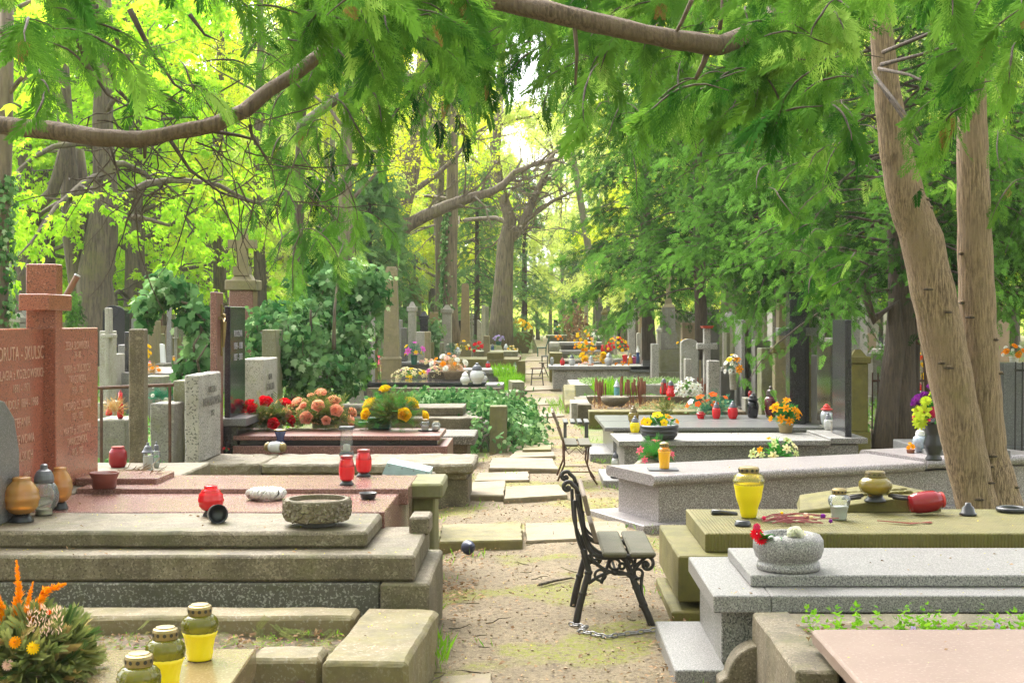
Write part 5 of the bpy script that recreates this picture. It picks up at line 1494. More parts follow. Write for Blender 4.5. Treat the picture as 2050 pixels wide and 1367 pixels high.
# twin trunk thuja on the right
g = random.Random(77)
P1, R1 = pix_path([(2004, 1110, 160), (1988, 1010, 112), (1972, 900, 84), (1964, 780, 78), (1958, 650, 72), (1952, 500, 68), (1948, 350, 62), (1945, 180, 56), (1940, 20, 50), (1936, -160, 40)], 10.5)
P2, R2 = pix_path([(1975, 1080, 80), (1950, 990, 78), (1926, 880, 84), (1900, 740, 86), (1876, 620, 86), (1846, 480, 84), (1815, 400, 76), (1792, 300, 62), (1776, 180, 52), (1764, 60, 46), (1750, -140, 36)], 10.3)
tt = thing('thuja_tree', 'thuja with two smooth brown trunks, one upright and one leaning, at the right', 'tree', (P1[0].x, P1[0].y, 0))
def knots(mb, P, Rr, n, seed):
    rr = random.Random(seed)
    for i in range(n):
        u = rr.uniform(0.08, 0.6)
        p, d = lerp_path(P, u)
        r = float(np.interp(u, np.linspace(0, 1, len(Rr)), Rr))
        a = rr.uniform(R(200), R(340))
        o = Vector((math.cos(a), math.sin(a), 0))
        mb.ball(tuple(p + o * r * 0.97), 0.032 + 0.02 * rr.random(), 0.024, 0.009, 8, 6, 1)
        mb.ball(tuple(p + o * r * 0.975 + Vector((0, 0, .012))), 0.026, 0.024, 0.008, 8, 6)
def fine(P, Rr, n=3):
    Q, S = [], []
    for i in range(len(P) - 1):
        for k in range(n):
            Q.append(P[i].lerp(P[i + 1], k / n))
            S.append((Rr[i] + (Rr[i + 1] - Rr[i]) * k / n) * (1 + 0.02 * math.sin(7.3 * (i * n + k))))
    return Q + [P[-1]], S + [Rr[-1]]
def bark_tube(P, Rr, n=84, m=9, seed=0):
    """trunk surface with real vertical ridges and swellings"""
    P, Rr = fine(P, Rr, m)
    mb = MB()
    mb.tube(P, Rr, n)
    V = []
    for i, v in enumerate(mb.V):
        k = min(i // n, len(P) - 1)
        c, a = P[k], 6.2832 * (i % n) / n
        r = Rr[k]
        w = noise.noise((math.cos(a) * 9 + seed, math.sin(a) * 9, c.z * 1.6)) * .030 + noise.noise((math.cos(a) * 22 + seed, math.sin(a) * 22, c.z * 4.5)) * .022 + noise.noise((math.cos(a) * 1.3, math.sin(a) * 1.3 + seed, c.z * 1.2)) * .035
        V.append(tuple(c + (Vector(v) - c) * (1 + w)))
    mb.V = V
    return mb
mb = bark_tube(P1, R1, seed=4)
knots(mb, P1, R1, 9, 1)
mb.build('trunk', [M['bark_thuja'], M['bark_dark']], tt, smooth=True)
mb = bark_tube(P2, R2, seed=15)
knots(mb, P2, R2, 8, 2)
mb.build('leaning_trunk', [M['bark_thuja'], M['bark_dark']], tt, smooth=True)
lb, pts, dirs = MB(), [], []
LR = [Vector(at(*q)) for q in ((1750, -60, 10.0), (1640, -60, 8.8), (1560, 20, 7.8), (1520, 62, 7.2), (1440, 92, 6.9), (1350, 80, 6.8), (1290, 68, 6.8), (1180, 44, 6.8), (1100, 24, 6.8), (1010, 4, 6.9), (900, -14, 7.0), (780, -60, 7.2))]
mb = MB().tube(*fine(LR, [0.075, 0.07, 0.062, 0.055, 0.052, 0.05, 0.048, 0.05, 0.052, 0.05, 0.045, 0.035]), 10, wob=0.06)
for a, b, r in (((1418, 100, 6.9), (1392, 160, 6.9), 0.018), ((1150, 50, 6.8), (1152, 170, 6.8), 0.012), ((1440, 60, 6.9), (1445, 0, 6.9), 0.012), ((1385, 0, 6.7), (1340, 90, 6.8), 0.012)):
    A_, B_ = Vector(at(*a)), Vector(at(*b))
    mb.tube([A_, A_.lerp(B_, 0.5) + Vector((0.01, 0, 0.01)), B_], [r, r * 0.8, r * 0.5], 6)
mb.build('limb', M['bark_limb'], tt, smooth=True)
for a, b, c_ in (((1768, 105, 10), (1880, 60, 9.2), (1960, -10, 9)), ((1764, 130, 10), (1850, 108, 9.4), (1915, 85, 9.2)), ((1760, 138, 10), (1820, 150, 9.4), (1890, 182, 9)), ((1748, 150, 10), (1790, 200, 9.5), (1845, 270, 9.2)), ((1745, 145, 10), (1810, 240, 9.6), (1860, 320, 9.4))):
    lb.tube(*fine([Vector(at(*q)) for q in (a, b, c_)], [0.016, 0.011, 0.005]), 6)
def mask_fill(lb, pts, dirs, rg, n, xr, yr, Yr, dens, length, size, nspray, azm, droop=0.13):
    k = 0
    while k < n:
        px, py, Y = rg.uniform(*xr), rg.uniform(*yr), rg.uniform(*Yr)
        if rg.random() > dens(px, py) or (880 < px < 1600 and py < 115 and Y < 7.3 + max(0, px - 1380) / 150 and yr[0] < 0):
            continue
        k += 1
        hang(None, lb, rg, at(px, py, Y), length * rg.uniform(0.6, 1.2), rg.gauss(azm, 0.9), R(rg.uniform(-25, 30)), droop, nspray, size, pts, dirs, r=0.008)
def low(pts_):
    """lower edge of a hanging mass as a polyline over px"""
    xs, ys = [p[0] for p in pts_], [p[1] for p in pts_]
    return lambda px: float(np.interp(px, xs, ys))
e1 = low([(700, 0), (850, 60), (960, 130), (1050, 90), (1150, 130), (1250, 150), (1400, 180), (1550, 230), (1700, 230), (1850, 260), (1950, 230), (2050, 100)])
mask_fill(lb, pts, dirs, g, 250, (680, 2080), (-120, 360), (5.6, 9.6), lambda px, py: (1.0 if py < e1(px) else 0.0) * (0.65 if 930 < px < 1330 and py > 20 else (0.10 if py > -20 else 0.4) if 1720 < px < 2000 else 1), 0.42, 0.15, 16, R(200))
mask_fill(lb, pts, dirs, g, 44, (1480, 2080), (60, 400), (9.0, 12.5), lambda px, py: (0.3 if 1740 < px < 1990 else 1.0) if py < 380 else 0.0, 0.6, 0.15, 9, R(250))
mask_fill(lb, pts, dirs, g, 12, (1600, 1720), (420, 560), (10.5, 12), lambda px, py: 1.0, 0.35, 0.12, 7, R(200))
near_foliage(tt, lb, pts, dirs, 0.165, 5, 'bark_dark')

# left thuja, trunk outside the frame, limb sweeping in
g = random.Random(99)
tl = thing('thuja_tree', 'thuja overhanging from the left with one thick bare limb sagging across the photo', 'tree', (-4.3, 7.2, 0))
MB().tube([(-4.3, 7.2, -0.1), (-4.25, 7.2, 1.2), (-4.15, 7.15, 2.6), (-4.1, 7.1, 4.5), (-4.0, 7.1, 7)], [0.26, 0.21, 0.19, 0.16, 0.09], 14, wob=0.04).build('trunk', M['bark_thuja'], tl, smooth=True)
LL = [Vector((-4.15, 7.15, 2.75))] + [Vector(at(*q)) for q in ((-60, 246, 6.9), (30, 254, 6.8), (110, 262, 6.7), (200, 276, 6.6), (280, 280, 6.6), (350, 266, 6.6), (430, 250, 6.6), (490, 222, 6.7), (540, 180, 6.8), (590, 150, 6.9), (640, 110, 7.0), (690, 40, 7.2), (730, -60, 7.4))]
mb = MB().tube(*fine(LL, [0.065, 0.05, 0.046, 0.045, 0.043, 0.041, 0.038, 0.038, 0.037, 0.036, 0.035, 0.032, 0.03, 0.028]), 10, wob=0.07)
mb.tube([Vector(at(290, 286, 6.6)), Vector(at(290, 318, 6.6))], [0.013, 0.008], 6)
mb.build('limb', M['bark_limb'], tl, smooth=True)
lb, pts, dirs = MB(), [], []
for q, r in ((((190, 10, 7.4), (200, 80, 7.4), (235, 180, 7.4), (290, 235, 7.4), (320, 245, 7.4)), 0.022), (((150, 60, 7.6), (175, 130, 7.6), (215, 190, 7.6), (300, 240, 7.6)), 0.020), (((230, 60, 7.2), (245, 130, 7.2), (300, 205, 7.2)), 0.016), (((260, 20, 7.8), (300, 100, 7.8), (350, 170, 7.8), (425, 215, 7.8)), 0.02),
             (((220, 290, 7), (240, 360, 7), (290, 392, 7), (345, 398, 7), (385, 385, 7)), 0.007), (((340, 280, 7), (380, 340, 7), (440, 385, 7), (510, 408, 7), (545, 400, 7)), 0.012), (((420, 262, 6.8), (480, 272, 6.8), (510, 280, 6.8), (545, 340, 6.8), (560, 420, 6.8)), 0.011), (((500, 250, 6.7), (505, 275, 6.7), (530, 310, 6.7), (548, 335, 6.7)), 0.011),
             (((380, 30, 7), (410, 70, 7), (445, 85, 7)), 0.013), (((300, 290, 7), (340, 335, 7), (390, 330, 7)), 0.006), (((510, 400, 7), (500, 440, 7), (480, 500, 7), (500, 560, 7)), 0.006), (((440, 385, 7.2), (470, 470, 7.2), (478, 540, 7.2), (510, 580, 7.2)), 0.005)):
    lb.tube(*fine([Vector(at(*p)) for p in q], [r * (1 - 0.92 * i / (len(q) - 1)) for i in range(len(q))], 4), 6)
gt = random.Random(4)
for i in range(80):       # bare hanging twigs
    px, py = gt.uniform(150, 640), gt.uniform(180, 420)
    Q = bend(at(px, py, gt.uniform(6.6, 8.2)), (gt.uniform(-1, 1), gt.uniform(-0.4, 0.4), gt.uniform(-1, 0.3)), gt.uniform(0.25, 0.7), 7, gt, 0.03, 0.22)
    lb.tube(Q, [0.005, 0.0045, 0.004, 0.0035, 0.003, 0.0025, 0.002, 0.0015], 4, cap=False)
e2 = low([(0, 90), (150, 60), (260, 20), (400, 30), (520, 90), (600, 190), (640, 210), (720, 160), (800, 90), (950, 60)])
mask_fill(lb, pts, dirs, g, 85, (-40, 960), (-140, 340), (5.2, 8.6), lambda px, py: (1.0 if py < e2(px) else 0) * (0.3 if 130 < px < 480 else 1), 0.40, 0.14, 15, R(-20))
mask_fill(lb, pts, dirs, g, 16, (-20, 560), (60, 200), (6.0, 8.4), lambda px, py: 1.0, 0.25, 0.12, 6, R(-20))
mask_fill(lb, pts, dirs, g, 14, (570, 730), (240, 480), (9.5, 11.5), lambda px, py: 1.0 if 575 + (py - 300) * 0.05 < px < 730 - (py - 300) * 0.12 else 0, 0.5, 0.14, 9, R(-90), droop=0.25)
near_foliage(tl, lb, pts, dirs, 0.16, 6, 'bark_dark')
# darker thuja deeper in, curtain hanging in the middle of the picture
g = random.Random(123)
tm = thing('thuja_tree', 'thuja whose fringe of dark sprays hangs across the top middle of the photo', 'tree', (-3.5, 20.3, 0))
P, Rr = pix_path([(590, 830, 24), (592, 700, 22), (596, 500, 20), (600, 330, 19), (606, 150, 17), (612, -100, 12)], 20.3)
MB().tube(P, Rr, 10, wob=0.06).build('trunk', M['bark_dark'], tm, smooth=True)
lb, pts, dirs = MB(), [], []
for q in (((606, 150, 20.3), (760, -60, 12), (900, -60, 11)), ((604, 200, 20.3), (700, 60, 13), (900, 40, 12), (1150, 60, 12)), ((602, 250, 20.3), (700, 180, 13), (860, 150, 12.5))):
    lb.tube(*fine([Vector(at(*p)) for p in q], [0.07, 0.05, 0.035, 0.025][:len(q)], 4), 6)
e3 = low([(560, 180), (640, 220), (720, 130), (800, 150), (870, 230), (950, 200), (1050, 130), (1120, 180), (1180, 230), (1260, 280), (1340, 220)])
mask_fill(lb, pts, dirs, g, 110, (560, 1340), (-120, 400), (9.5, 13.5), lambda px, py: (1.0 if py < e3(px) else 0) * 0.9, 0.75, 0.16, 13, R(-90), droop=0.2)
mask_fill(lb, pts, dirs, g, 24, (570, 710), (220, 500), (12, 15.5), lambda px, py: 1.0, 0.7, 0.16, 10, R(-90), droop=0.25)
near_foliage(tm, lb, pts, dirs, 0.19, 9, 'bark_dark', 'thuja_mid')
# ================================================================ lanterns, vases, bowls
G = {
 'yellow': glass('olive yellow glass', (0.36, 0.34, 0.03), 0.66), 'amber': glass('amber glass', (0.95, 0.52, 0.16), 0.62), 'clear': glass('clear glass', (0.93, 0.96, 0.95), 0.86),
 'red': glass('red glass', (0.95, 0.05, 0.06), 0.6), 'orange': glass('orange glass', (0.98, 0.55, 0.05), 0.62), 'olive': glass('brown olive glass', (0.55, 0.42, 0.08), 0.62),
 'darkred': glass('dark red glass', (0.45, 0.02, 0.03), 0.35), 'white': glass('milky glass', (0.92, 0.92, 0.90), 0.35), 'brightyellow': glass('bright yellow glass', (1.0, 0.90, 0.25), 0.75),
 'maroon': plain('glazed maroon', (0.10, 0.012, 0.018), 0.12), 'blackgloss': plain('glazed black', (0.012, 0.012, 0.014), 0.10), 'blue': glass('blue glass', (0.10, 0.22, 0.55), 0.5), 'teal': plain('pale blue tin', (0.16, 0.42, 0.47), 0.4, var=0.4),
 'pink': glass('pink glass', (0.85, 0.15, 0.45), 0.5), 'greyp': M['grey_plastic'], 'blackp': M['black_plastic'], 'blueglobe': plain('blue white glazed globe', (0.40, 0.47, 0.55), 0.2, var=0.5), 'silver': M['silver'],
}
WX = {'yellow': plain('yellow wax', (0.78, 0.62, 0.005), 0.18), 'white': plain('white wax', (0.78, 0.78, 0.74), 0.5), 'red': plain('red wax', (0.62, 0.012, 0.018), 0.15), 'orange': plain('orange wax', (0.80, 0.40, 0.015), 0.18), 'cream': plain('cream wax', (0.80, 0.72, 0.50), 0.5)}
KD = {   # kind: (foot, body, lid, holes z, ribs, rib amplitude, twist)
 'squat': (None, [(.60, 0), (.66, .02), (.70, .22), (.78, .36), (.94, .50), (1, .61), (.95, .70), (.78, .76), (.60, .79)], [(.60, .79), (.64, .792), (.66, .90), (.62, .94), (.50, .955), (.48, .97), (.1, .975)], .865, 16, .05, 22),
 'vase': (None, [(.42, 0), (.47, .02), (.55, .12), (.84, .47), (.93, .64), (.95, .68), (1, .71), (1, .74), (.93, .76), (.95, .80), (.80, .84), (.60, .88)], [(.60, .88), (.63, .882), (.65, .95), (.60, .985), (.3, 1)], .93, 30, .012, 30),
 'globe': ([(.66, 0), (.64, .02), (.50, .13), (.40, .16)], [(.40, .16), (.70, .22), (.90, .33), (1, .52), (.93, .70), (.75, .82), (.55, .90), (.50, .93), (.53, .96), (.50, 1)], None, 0, 10, .045, -9),
 'globelid': (None, [(.55, 0), (.58, .03), (.55, .08), (.80, .16), (.98, .30), (1, .42), (.85, .56), (.62, .64)], [(.66, .64), (.68, .70), (.62, .78), (.48, .86), (.26, .90), (.24, .98), (.1, 1)], 0, 14, .03, 14),
 'lantern': ([(.92, 0), (.92, .05), (.70, .09), (.66, .13)], [(.66, .13), (.88, .20), (1, .40), (.98, .65), (.84, .82), (.78, .88)], [(.80, .88), (.84, .90), (.80, .97), (.2, 1)], 0, 12, .03, 0),
 'pear': (None, [(.66, 0), (.94, .08), (1, .20), (.82, .44), (.60, .60), (.64, .72)], [(.62, .72), (.64, .75), (.56, .84), (.40, .93), (.1, 1)], 0, 10, .03, 8),
 'capped': (None, [(.70, 0), (.75, .03), (.95, .20), (1, .40), (.92, .54), (.72, .62)], [(.72, .62), (.76, .66), (.60, .76), (.48, .84), (.30, .88), (.28, .95), (.1, 1)], 0, 12, .025, 6),
 'tumbler': (None, [(.66, 0), (.72, .04), (.84, .52), (.88, .60), (1, .66), (.98, .70), (.82, .74), (.66, .80)], [(.66, .80), (.70, .81), (.72, .92), (.60, .96), (.1, 1)], .87, 0, 0, 0),
 'urn': (None, [(.62, 0), (.78, .03), (.92, .20), (1, .45), (.95, .58), (.70, .68)], [(.60, .68), (.98, .74), (.92, .78), (.62, .80), (.58, .90), (.34, .93), (.30, .98), (.1, 1)], 0, 8, .03, 0),
 'egg': (None, [(.50, 0), (.62, .04), (.90, .28), (1, .45), (.88, .60), (.55, .68)], [(.55, .68), (.58, .72), (.52, .86), (.24, .90), (.22, .98), (.1, 1)], 0, 0, 0, 0),
 'jar': (None, [(.70, 0), (.78, .02), (.96, .20), (1, .50), (.96, .72), (.74, .88), (.68, .92)], [(.68, .92), (.72, .93), (.70, .99), (.2, 1)], 0, 0, 0, 0),
 'footed': ([(.66, 0), (.64, .05), (.50, .12), (.46, .22)], [(.46, .22), (.85, .32), (1, .50), (.96, .66), (.72, .78), (.58, .82)], [(.58, .82), (.62, .83), (.60, .95), (.56, 1), (.2, .99)], .89, 14, .03, 12),
 'tall': (None, [(.80, 0), (.82, .03), (.80, .06), (.80, .62)], [(1, .62), (1, .66), (.75, .72), (.55, .84), (.25, .90), (.22, .97), (.1, 1)], 0, 0, 0, 0),
 'flare': ([(.5, 0), (.5, .03)], [(.5, .03), (.62, .2), (.8, .6), (1, .84), (1, .90), (.75, .92)], [(.6, .92), (.5, .97), (.1, 1)], 0, 0, 0, 0),
 'bottle': ([(1, 0), (1, .06), (.85, .10)], [(.80, .10), (.86, .30), (.80, .62), (.62, .72)], [(.62, .72), (.62, .80), (.45, .88), (.25, .92), (.1, 1)], 0, 0, 0, 0),
}
def lantern(label, px, pyb, pyt, w, kind, gl, wax=None, lid='gold', z=None, Y=None, group=None, foot='black_plastic', cat='grave lantern', name='grave_lantern', n=28):
    p = on(px, pyb, z) if z is not None else at(px, pyb, Y)
    s = p[1] / FPX
    H, Rm = (pyb - pyt) * s, w * s / 2
    ft, body, lidp, hz, ribs, amp, tw = KD[kind]
    t = thing(name, label, cat, p, group)
    sc = lambda pr: [(r * Rm, q * H) for r, q in pr]
    def dense(pr):
        out = []
        for (r0, z0), (r1, z1) in zip(pr, pr[1:]):
            m = max(1, int((z1 - z0) / 0.05))
            for i in range(m):
                u = i / m
                out.append((r0 + (r1 - r0) * (u * u * (3 - 2 * u) if m > 2 else u), z0 + (z1 - z0) * u))
        return out + [pr[-1]]
    if p[1] > 20:
        n = 14
    b0, b1 = body[0][1] * H, body[-1][1] * H
    MB().lathe(sc(dense(body)), n if not ribs else max(n, ribs * 3 if p[1] < 14 else n), p, ribs=ribs, amp=amp, twist=tw * 0.2 / max(H, 0.1), z0=b0, z1=b1).build('glass_body', G[gl], t, smooth=True)
    if wax:
        wm, lv = wax
        full = 1.006 if gl in ('yellow', 'brightyellow', 'orange', 'red') else 0.96     # wax filled glass takes the colour of its wax
        pr = [(r * full, q) for r, q in dense(body) if q <= lv]
        pr[0] = (pr[0][0], pr[0][1] + 0.006)
        pr.append((pr[-1][0] * 0.99, lv))
        pr.append((0.02, lv + 0.002))
        MB().lathe(sc(pr), n if not ribs else max(n, ribs * 3 if p[1] < 14 else n), p, ribs=ribs, amp=amp, twist=tw * 0.2 / max(H, 0.1), z0=b0, z1=b1).build('candle_wax', WX[wm], t, smooth=True)
    if ft:
        MB().lathe(sc(ft), n, p).build('foot', M[foot], t, smooth=True)
    if lidp:
        mb = MB().lathe(sc(lidp), n, p)
        if hz:
            rl = next(r for r, q in lidp if q >= hz) * Rm
            for k in range(12):
                a = 2 * math.pi * k / 12 + 0.2
                c = Vector((math.cos(a), math.sin(a), 0))
                ctr = Vector(p) + c * rl * 0.985 + Vector((0, 0, hz * H))
                u = Vector((-c.y, c.x, 0))
                V = [ctr + c * 0.0015 + (u * math.cos(b) + Vector((0, 0, 1)) * math.sin(b)) * rl * 0.15 for b in [2 * math.pi * j / 8 for j in range(8)]]
                mb.add(V, [tuple(range(8))], 1)
        mb.build('lid', [M[lid], M['hole']], t, smooth=False)
    return t
def lay(t, rot, dz=0.0):
    t.rotation_euler = rot
    t.location.z += dz
    return t
L3 = 'yellow lanterns on the tan slab'
lantern('yellow swirled lantern standing furthest back on the tan slab, beside the soil bed', 400, 1320, 1205, 73, 'squat', 'yellow', ('yellow', .50), z=.33, group=L3)
lantern('yellow swirled lantern between its two neighbours on the tan slab', 331, 1380, 1250, 78, 'squat', 'yellow', ('yellow', .50), z=.33, group=L3)
lantern('dark olive swirled lantern with gold lid cut by the bottom edge of the photo', 278, 1440, 1302, 86, 'squat', 'yellow', ('yellow', .50), z=.33, group=L3)
lantern('quilted amber globe lantern furthest left on the stepped grey tomb', 43, 1043, 955, 72, 'globe', 'amber', ('cream', .30), z=.602)
lantern('clear swirled lantern with a dark domed cap between two amber globes', 88, 1030, 928, 58, 'globelid', 'clear', ('cream', .12), 'grey_plastic', z=.602)
lantern('amber globe lantern half hidden behind the clear domed lantern', 120, 1018, 935, 50, 'globe', 'amber', ('cream', .30), z=.604)
lantern('bright red ribbed ball lantern with open top on the stepped grey tomb', 422, 1032, 972, 51, 'globe', 'red', ('red', .85), z=.602)
M['darkred_lid'] = plain('dark red lid', (0.3, 0.02, 0.02), 0.3)
lg = thing('stone_ledge', 'low concrete ledge beyond the red headstone carrying a red jar and a silver lantern', 'ledge', (-3.0, 10, 0))
blk('ledge', lg, -3.5, -2.5, 9.65, 10.6, -0.05, 0.60, 'concrete', rough=0.006)
lantern('dark red bulging glass jar on the ledge behind the red headstone', 236, 935, 893, 36, 'jar', 'darkred', ('white', .3), 'darkred_lid', z=.60)
lantern('silver and clear lantern with dark cap right of the concrete post', 296, 941, 885, 24, 'tall', 'clear', ('white', .5), 'grey_plastic', z=.60)
lantern('slim clear lantern with a looped handle behind the silver one by the concrete post', 313, 936, 884, 17, 'egg', 'clear', ('white', .2), 'grey_plastic', z=.60)
lantern('red oval lantern with black foot standing nearer the edge of the pink slab', 694, 970, 910, 31, 'lantern', 'red', ('red', .62), 'darkred_lid', z=.634)
lantern('red oval lantern with black foot standing further back on the pink slab', 728, 953, 898, 31, 'lantern', 'red', ('red', .62), 'darkred_lid', z=.634)
# square glass lantern
p = on(694, 911, .405)
t = thing('grave_lantern', 'square clear glass lantern with black cap on the rock faced tomb', 'grave lantern', p)
MB().box(p[0] - .052, p[0] + .052, p[1] - .05, p[1] + .05, p[2] + .035, p[2] + .245).build('glass_body', G['clear'], t)
MB().frustum([(p[0] - .065, p[1] - .065, p[2]), (p[0] + .065, p[1] - .065, p[2]), (p[0] + .065, p[1] + .065, p[2]), (p[0] - .065, p[1] + .065, p[2])], [(p[0] - .056, p[1] - .056, p[2] + .034), (p[0] + .056, p[1] - .056, p[2] + .034), (p[0] + .056, p[1] + .056, p[2] + .034), (p[0] - .056, p[1] + .056, p[2] + .034)]).build('foot', M['grey_plastic'], t)
MB().box(p[0] - .066, p[0] + .066, p[1] - .062, p[1] + .062, p[2] + .246, p[2] + .275).build('lid', M['grey_plastic'], t)
MB().lathe([(.03, .036), (.035, .05), (.034, .10), (.02, .105)], 12, p).build('candle_wax', WX['white'], t, smooth=True)
p = on(551, 904, .42)
t = thing('fallen_lantern', 'fallen white lantern with golden ends lying on the rock faced tomb', 'grave lantern', p)
X = Matrix.Rotation(R(90), 4, 'Y') @ Matrix.Rotation(R(12), 4, 'X')
MB().lathe([(.045, -.06), (.055, -.03), (.055, .03), (.045, .06)], 16, (p[0], p[1], p[2] + .045), X=X).build('glass_body', G['white'], t, smooth=True)
for s in (-1, 1):
    MB().lathe([(.045, s * .061), (.048, s * .075), (.038, s * .10), (.015, s * .115)][::s], 16, (p[0], p[1], p[2] + .045), X=X).build('end_cap', M['gold'], t, smooth=True)
p = on(561, 893, .405)
t = thing('vase', 'small dark blue vase with gold stripes tapering to its waist on the rock faced tomb', 'vase', p)
M['navy_gold'] = plain('navy glaze', (0.03, 0.035, 0.10), 0.25)
MB().lathe([(.055, 0), (.06, .02), (.035, .08), (.065, .165), (.06, .17), (.02, .14)], 14, p).build('body', M['navy_gold'], t, smooth=True)
MB().lathe([(.061, .155), (.067, .160), (.067, .168), (.060, .172)], 14, p).build('rim', M['gold'], t, smooth=True)
p = on(857, 862, .502)
tag(MB().lathe([(.10, 0), (.115, .012), (.105, .014), (.02, .008)], 20, p).build('tray', M['black_plastic'], loc=p), 'dark round tray under two little glass lanterns on the red tomb', 'tray')
lantern('small clear lantern with gold lid left on the dark tray', 851, 861, 838, 20, 'squat', 'clear', ('white', .4), z=.513)
lantern('small clear round lantern right on the dark tray', 873, 861, 843, 18, 'jar', 'clear', ('white', .5), z=.513)
lantern('big white glass globe lantern with dark cap on the black slab', 955, 768, 726, 30, 'globelid', 'white', ('white', .3), 'grey_plastic', z=.49)
lantern('cream glass ball lantern overlapping the edge of the black slab', 931, 770, 744, 20, 'globelid', 'white', ('cream', .35), 'white_plastic', z=.49)
lantern('white lantern right behind the big glass globe on the black slab', 968, 765, 744, 16, 'globelid', 'white', ('white', .3), 'grey_plastic', z=.49)
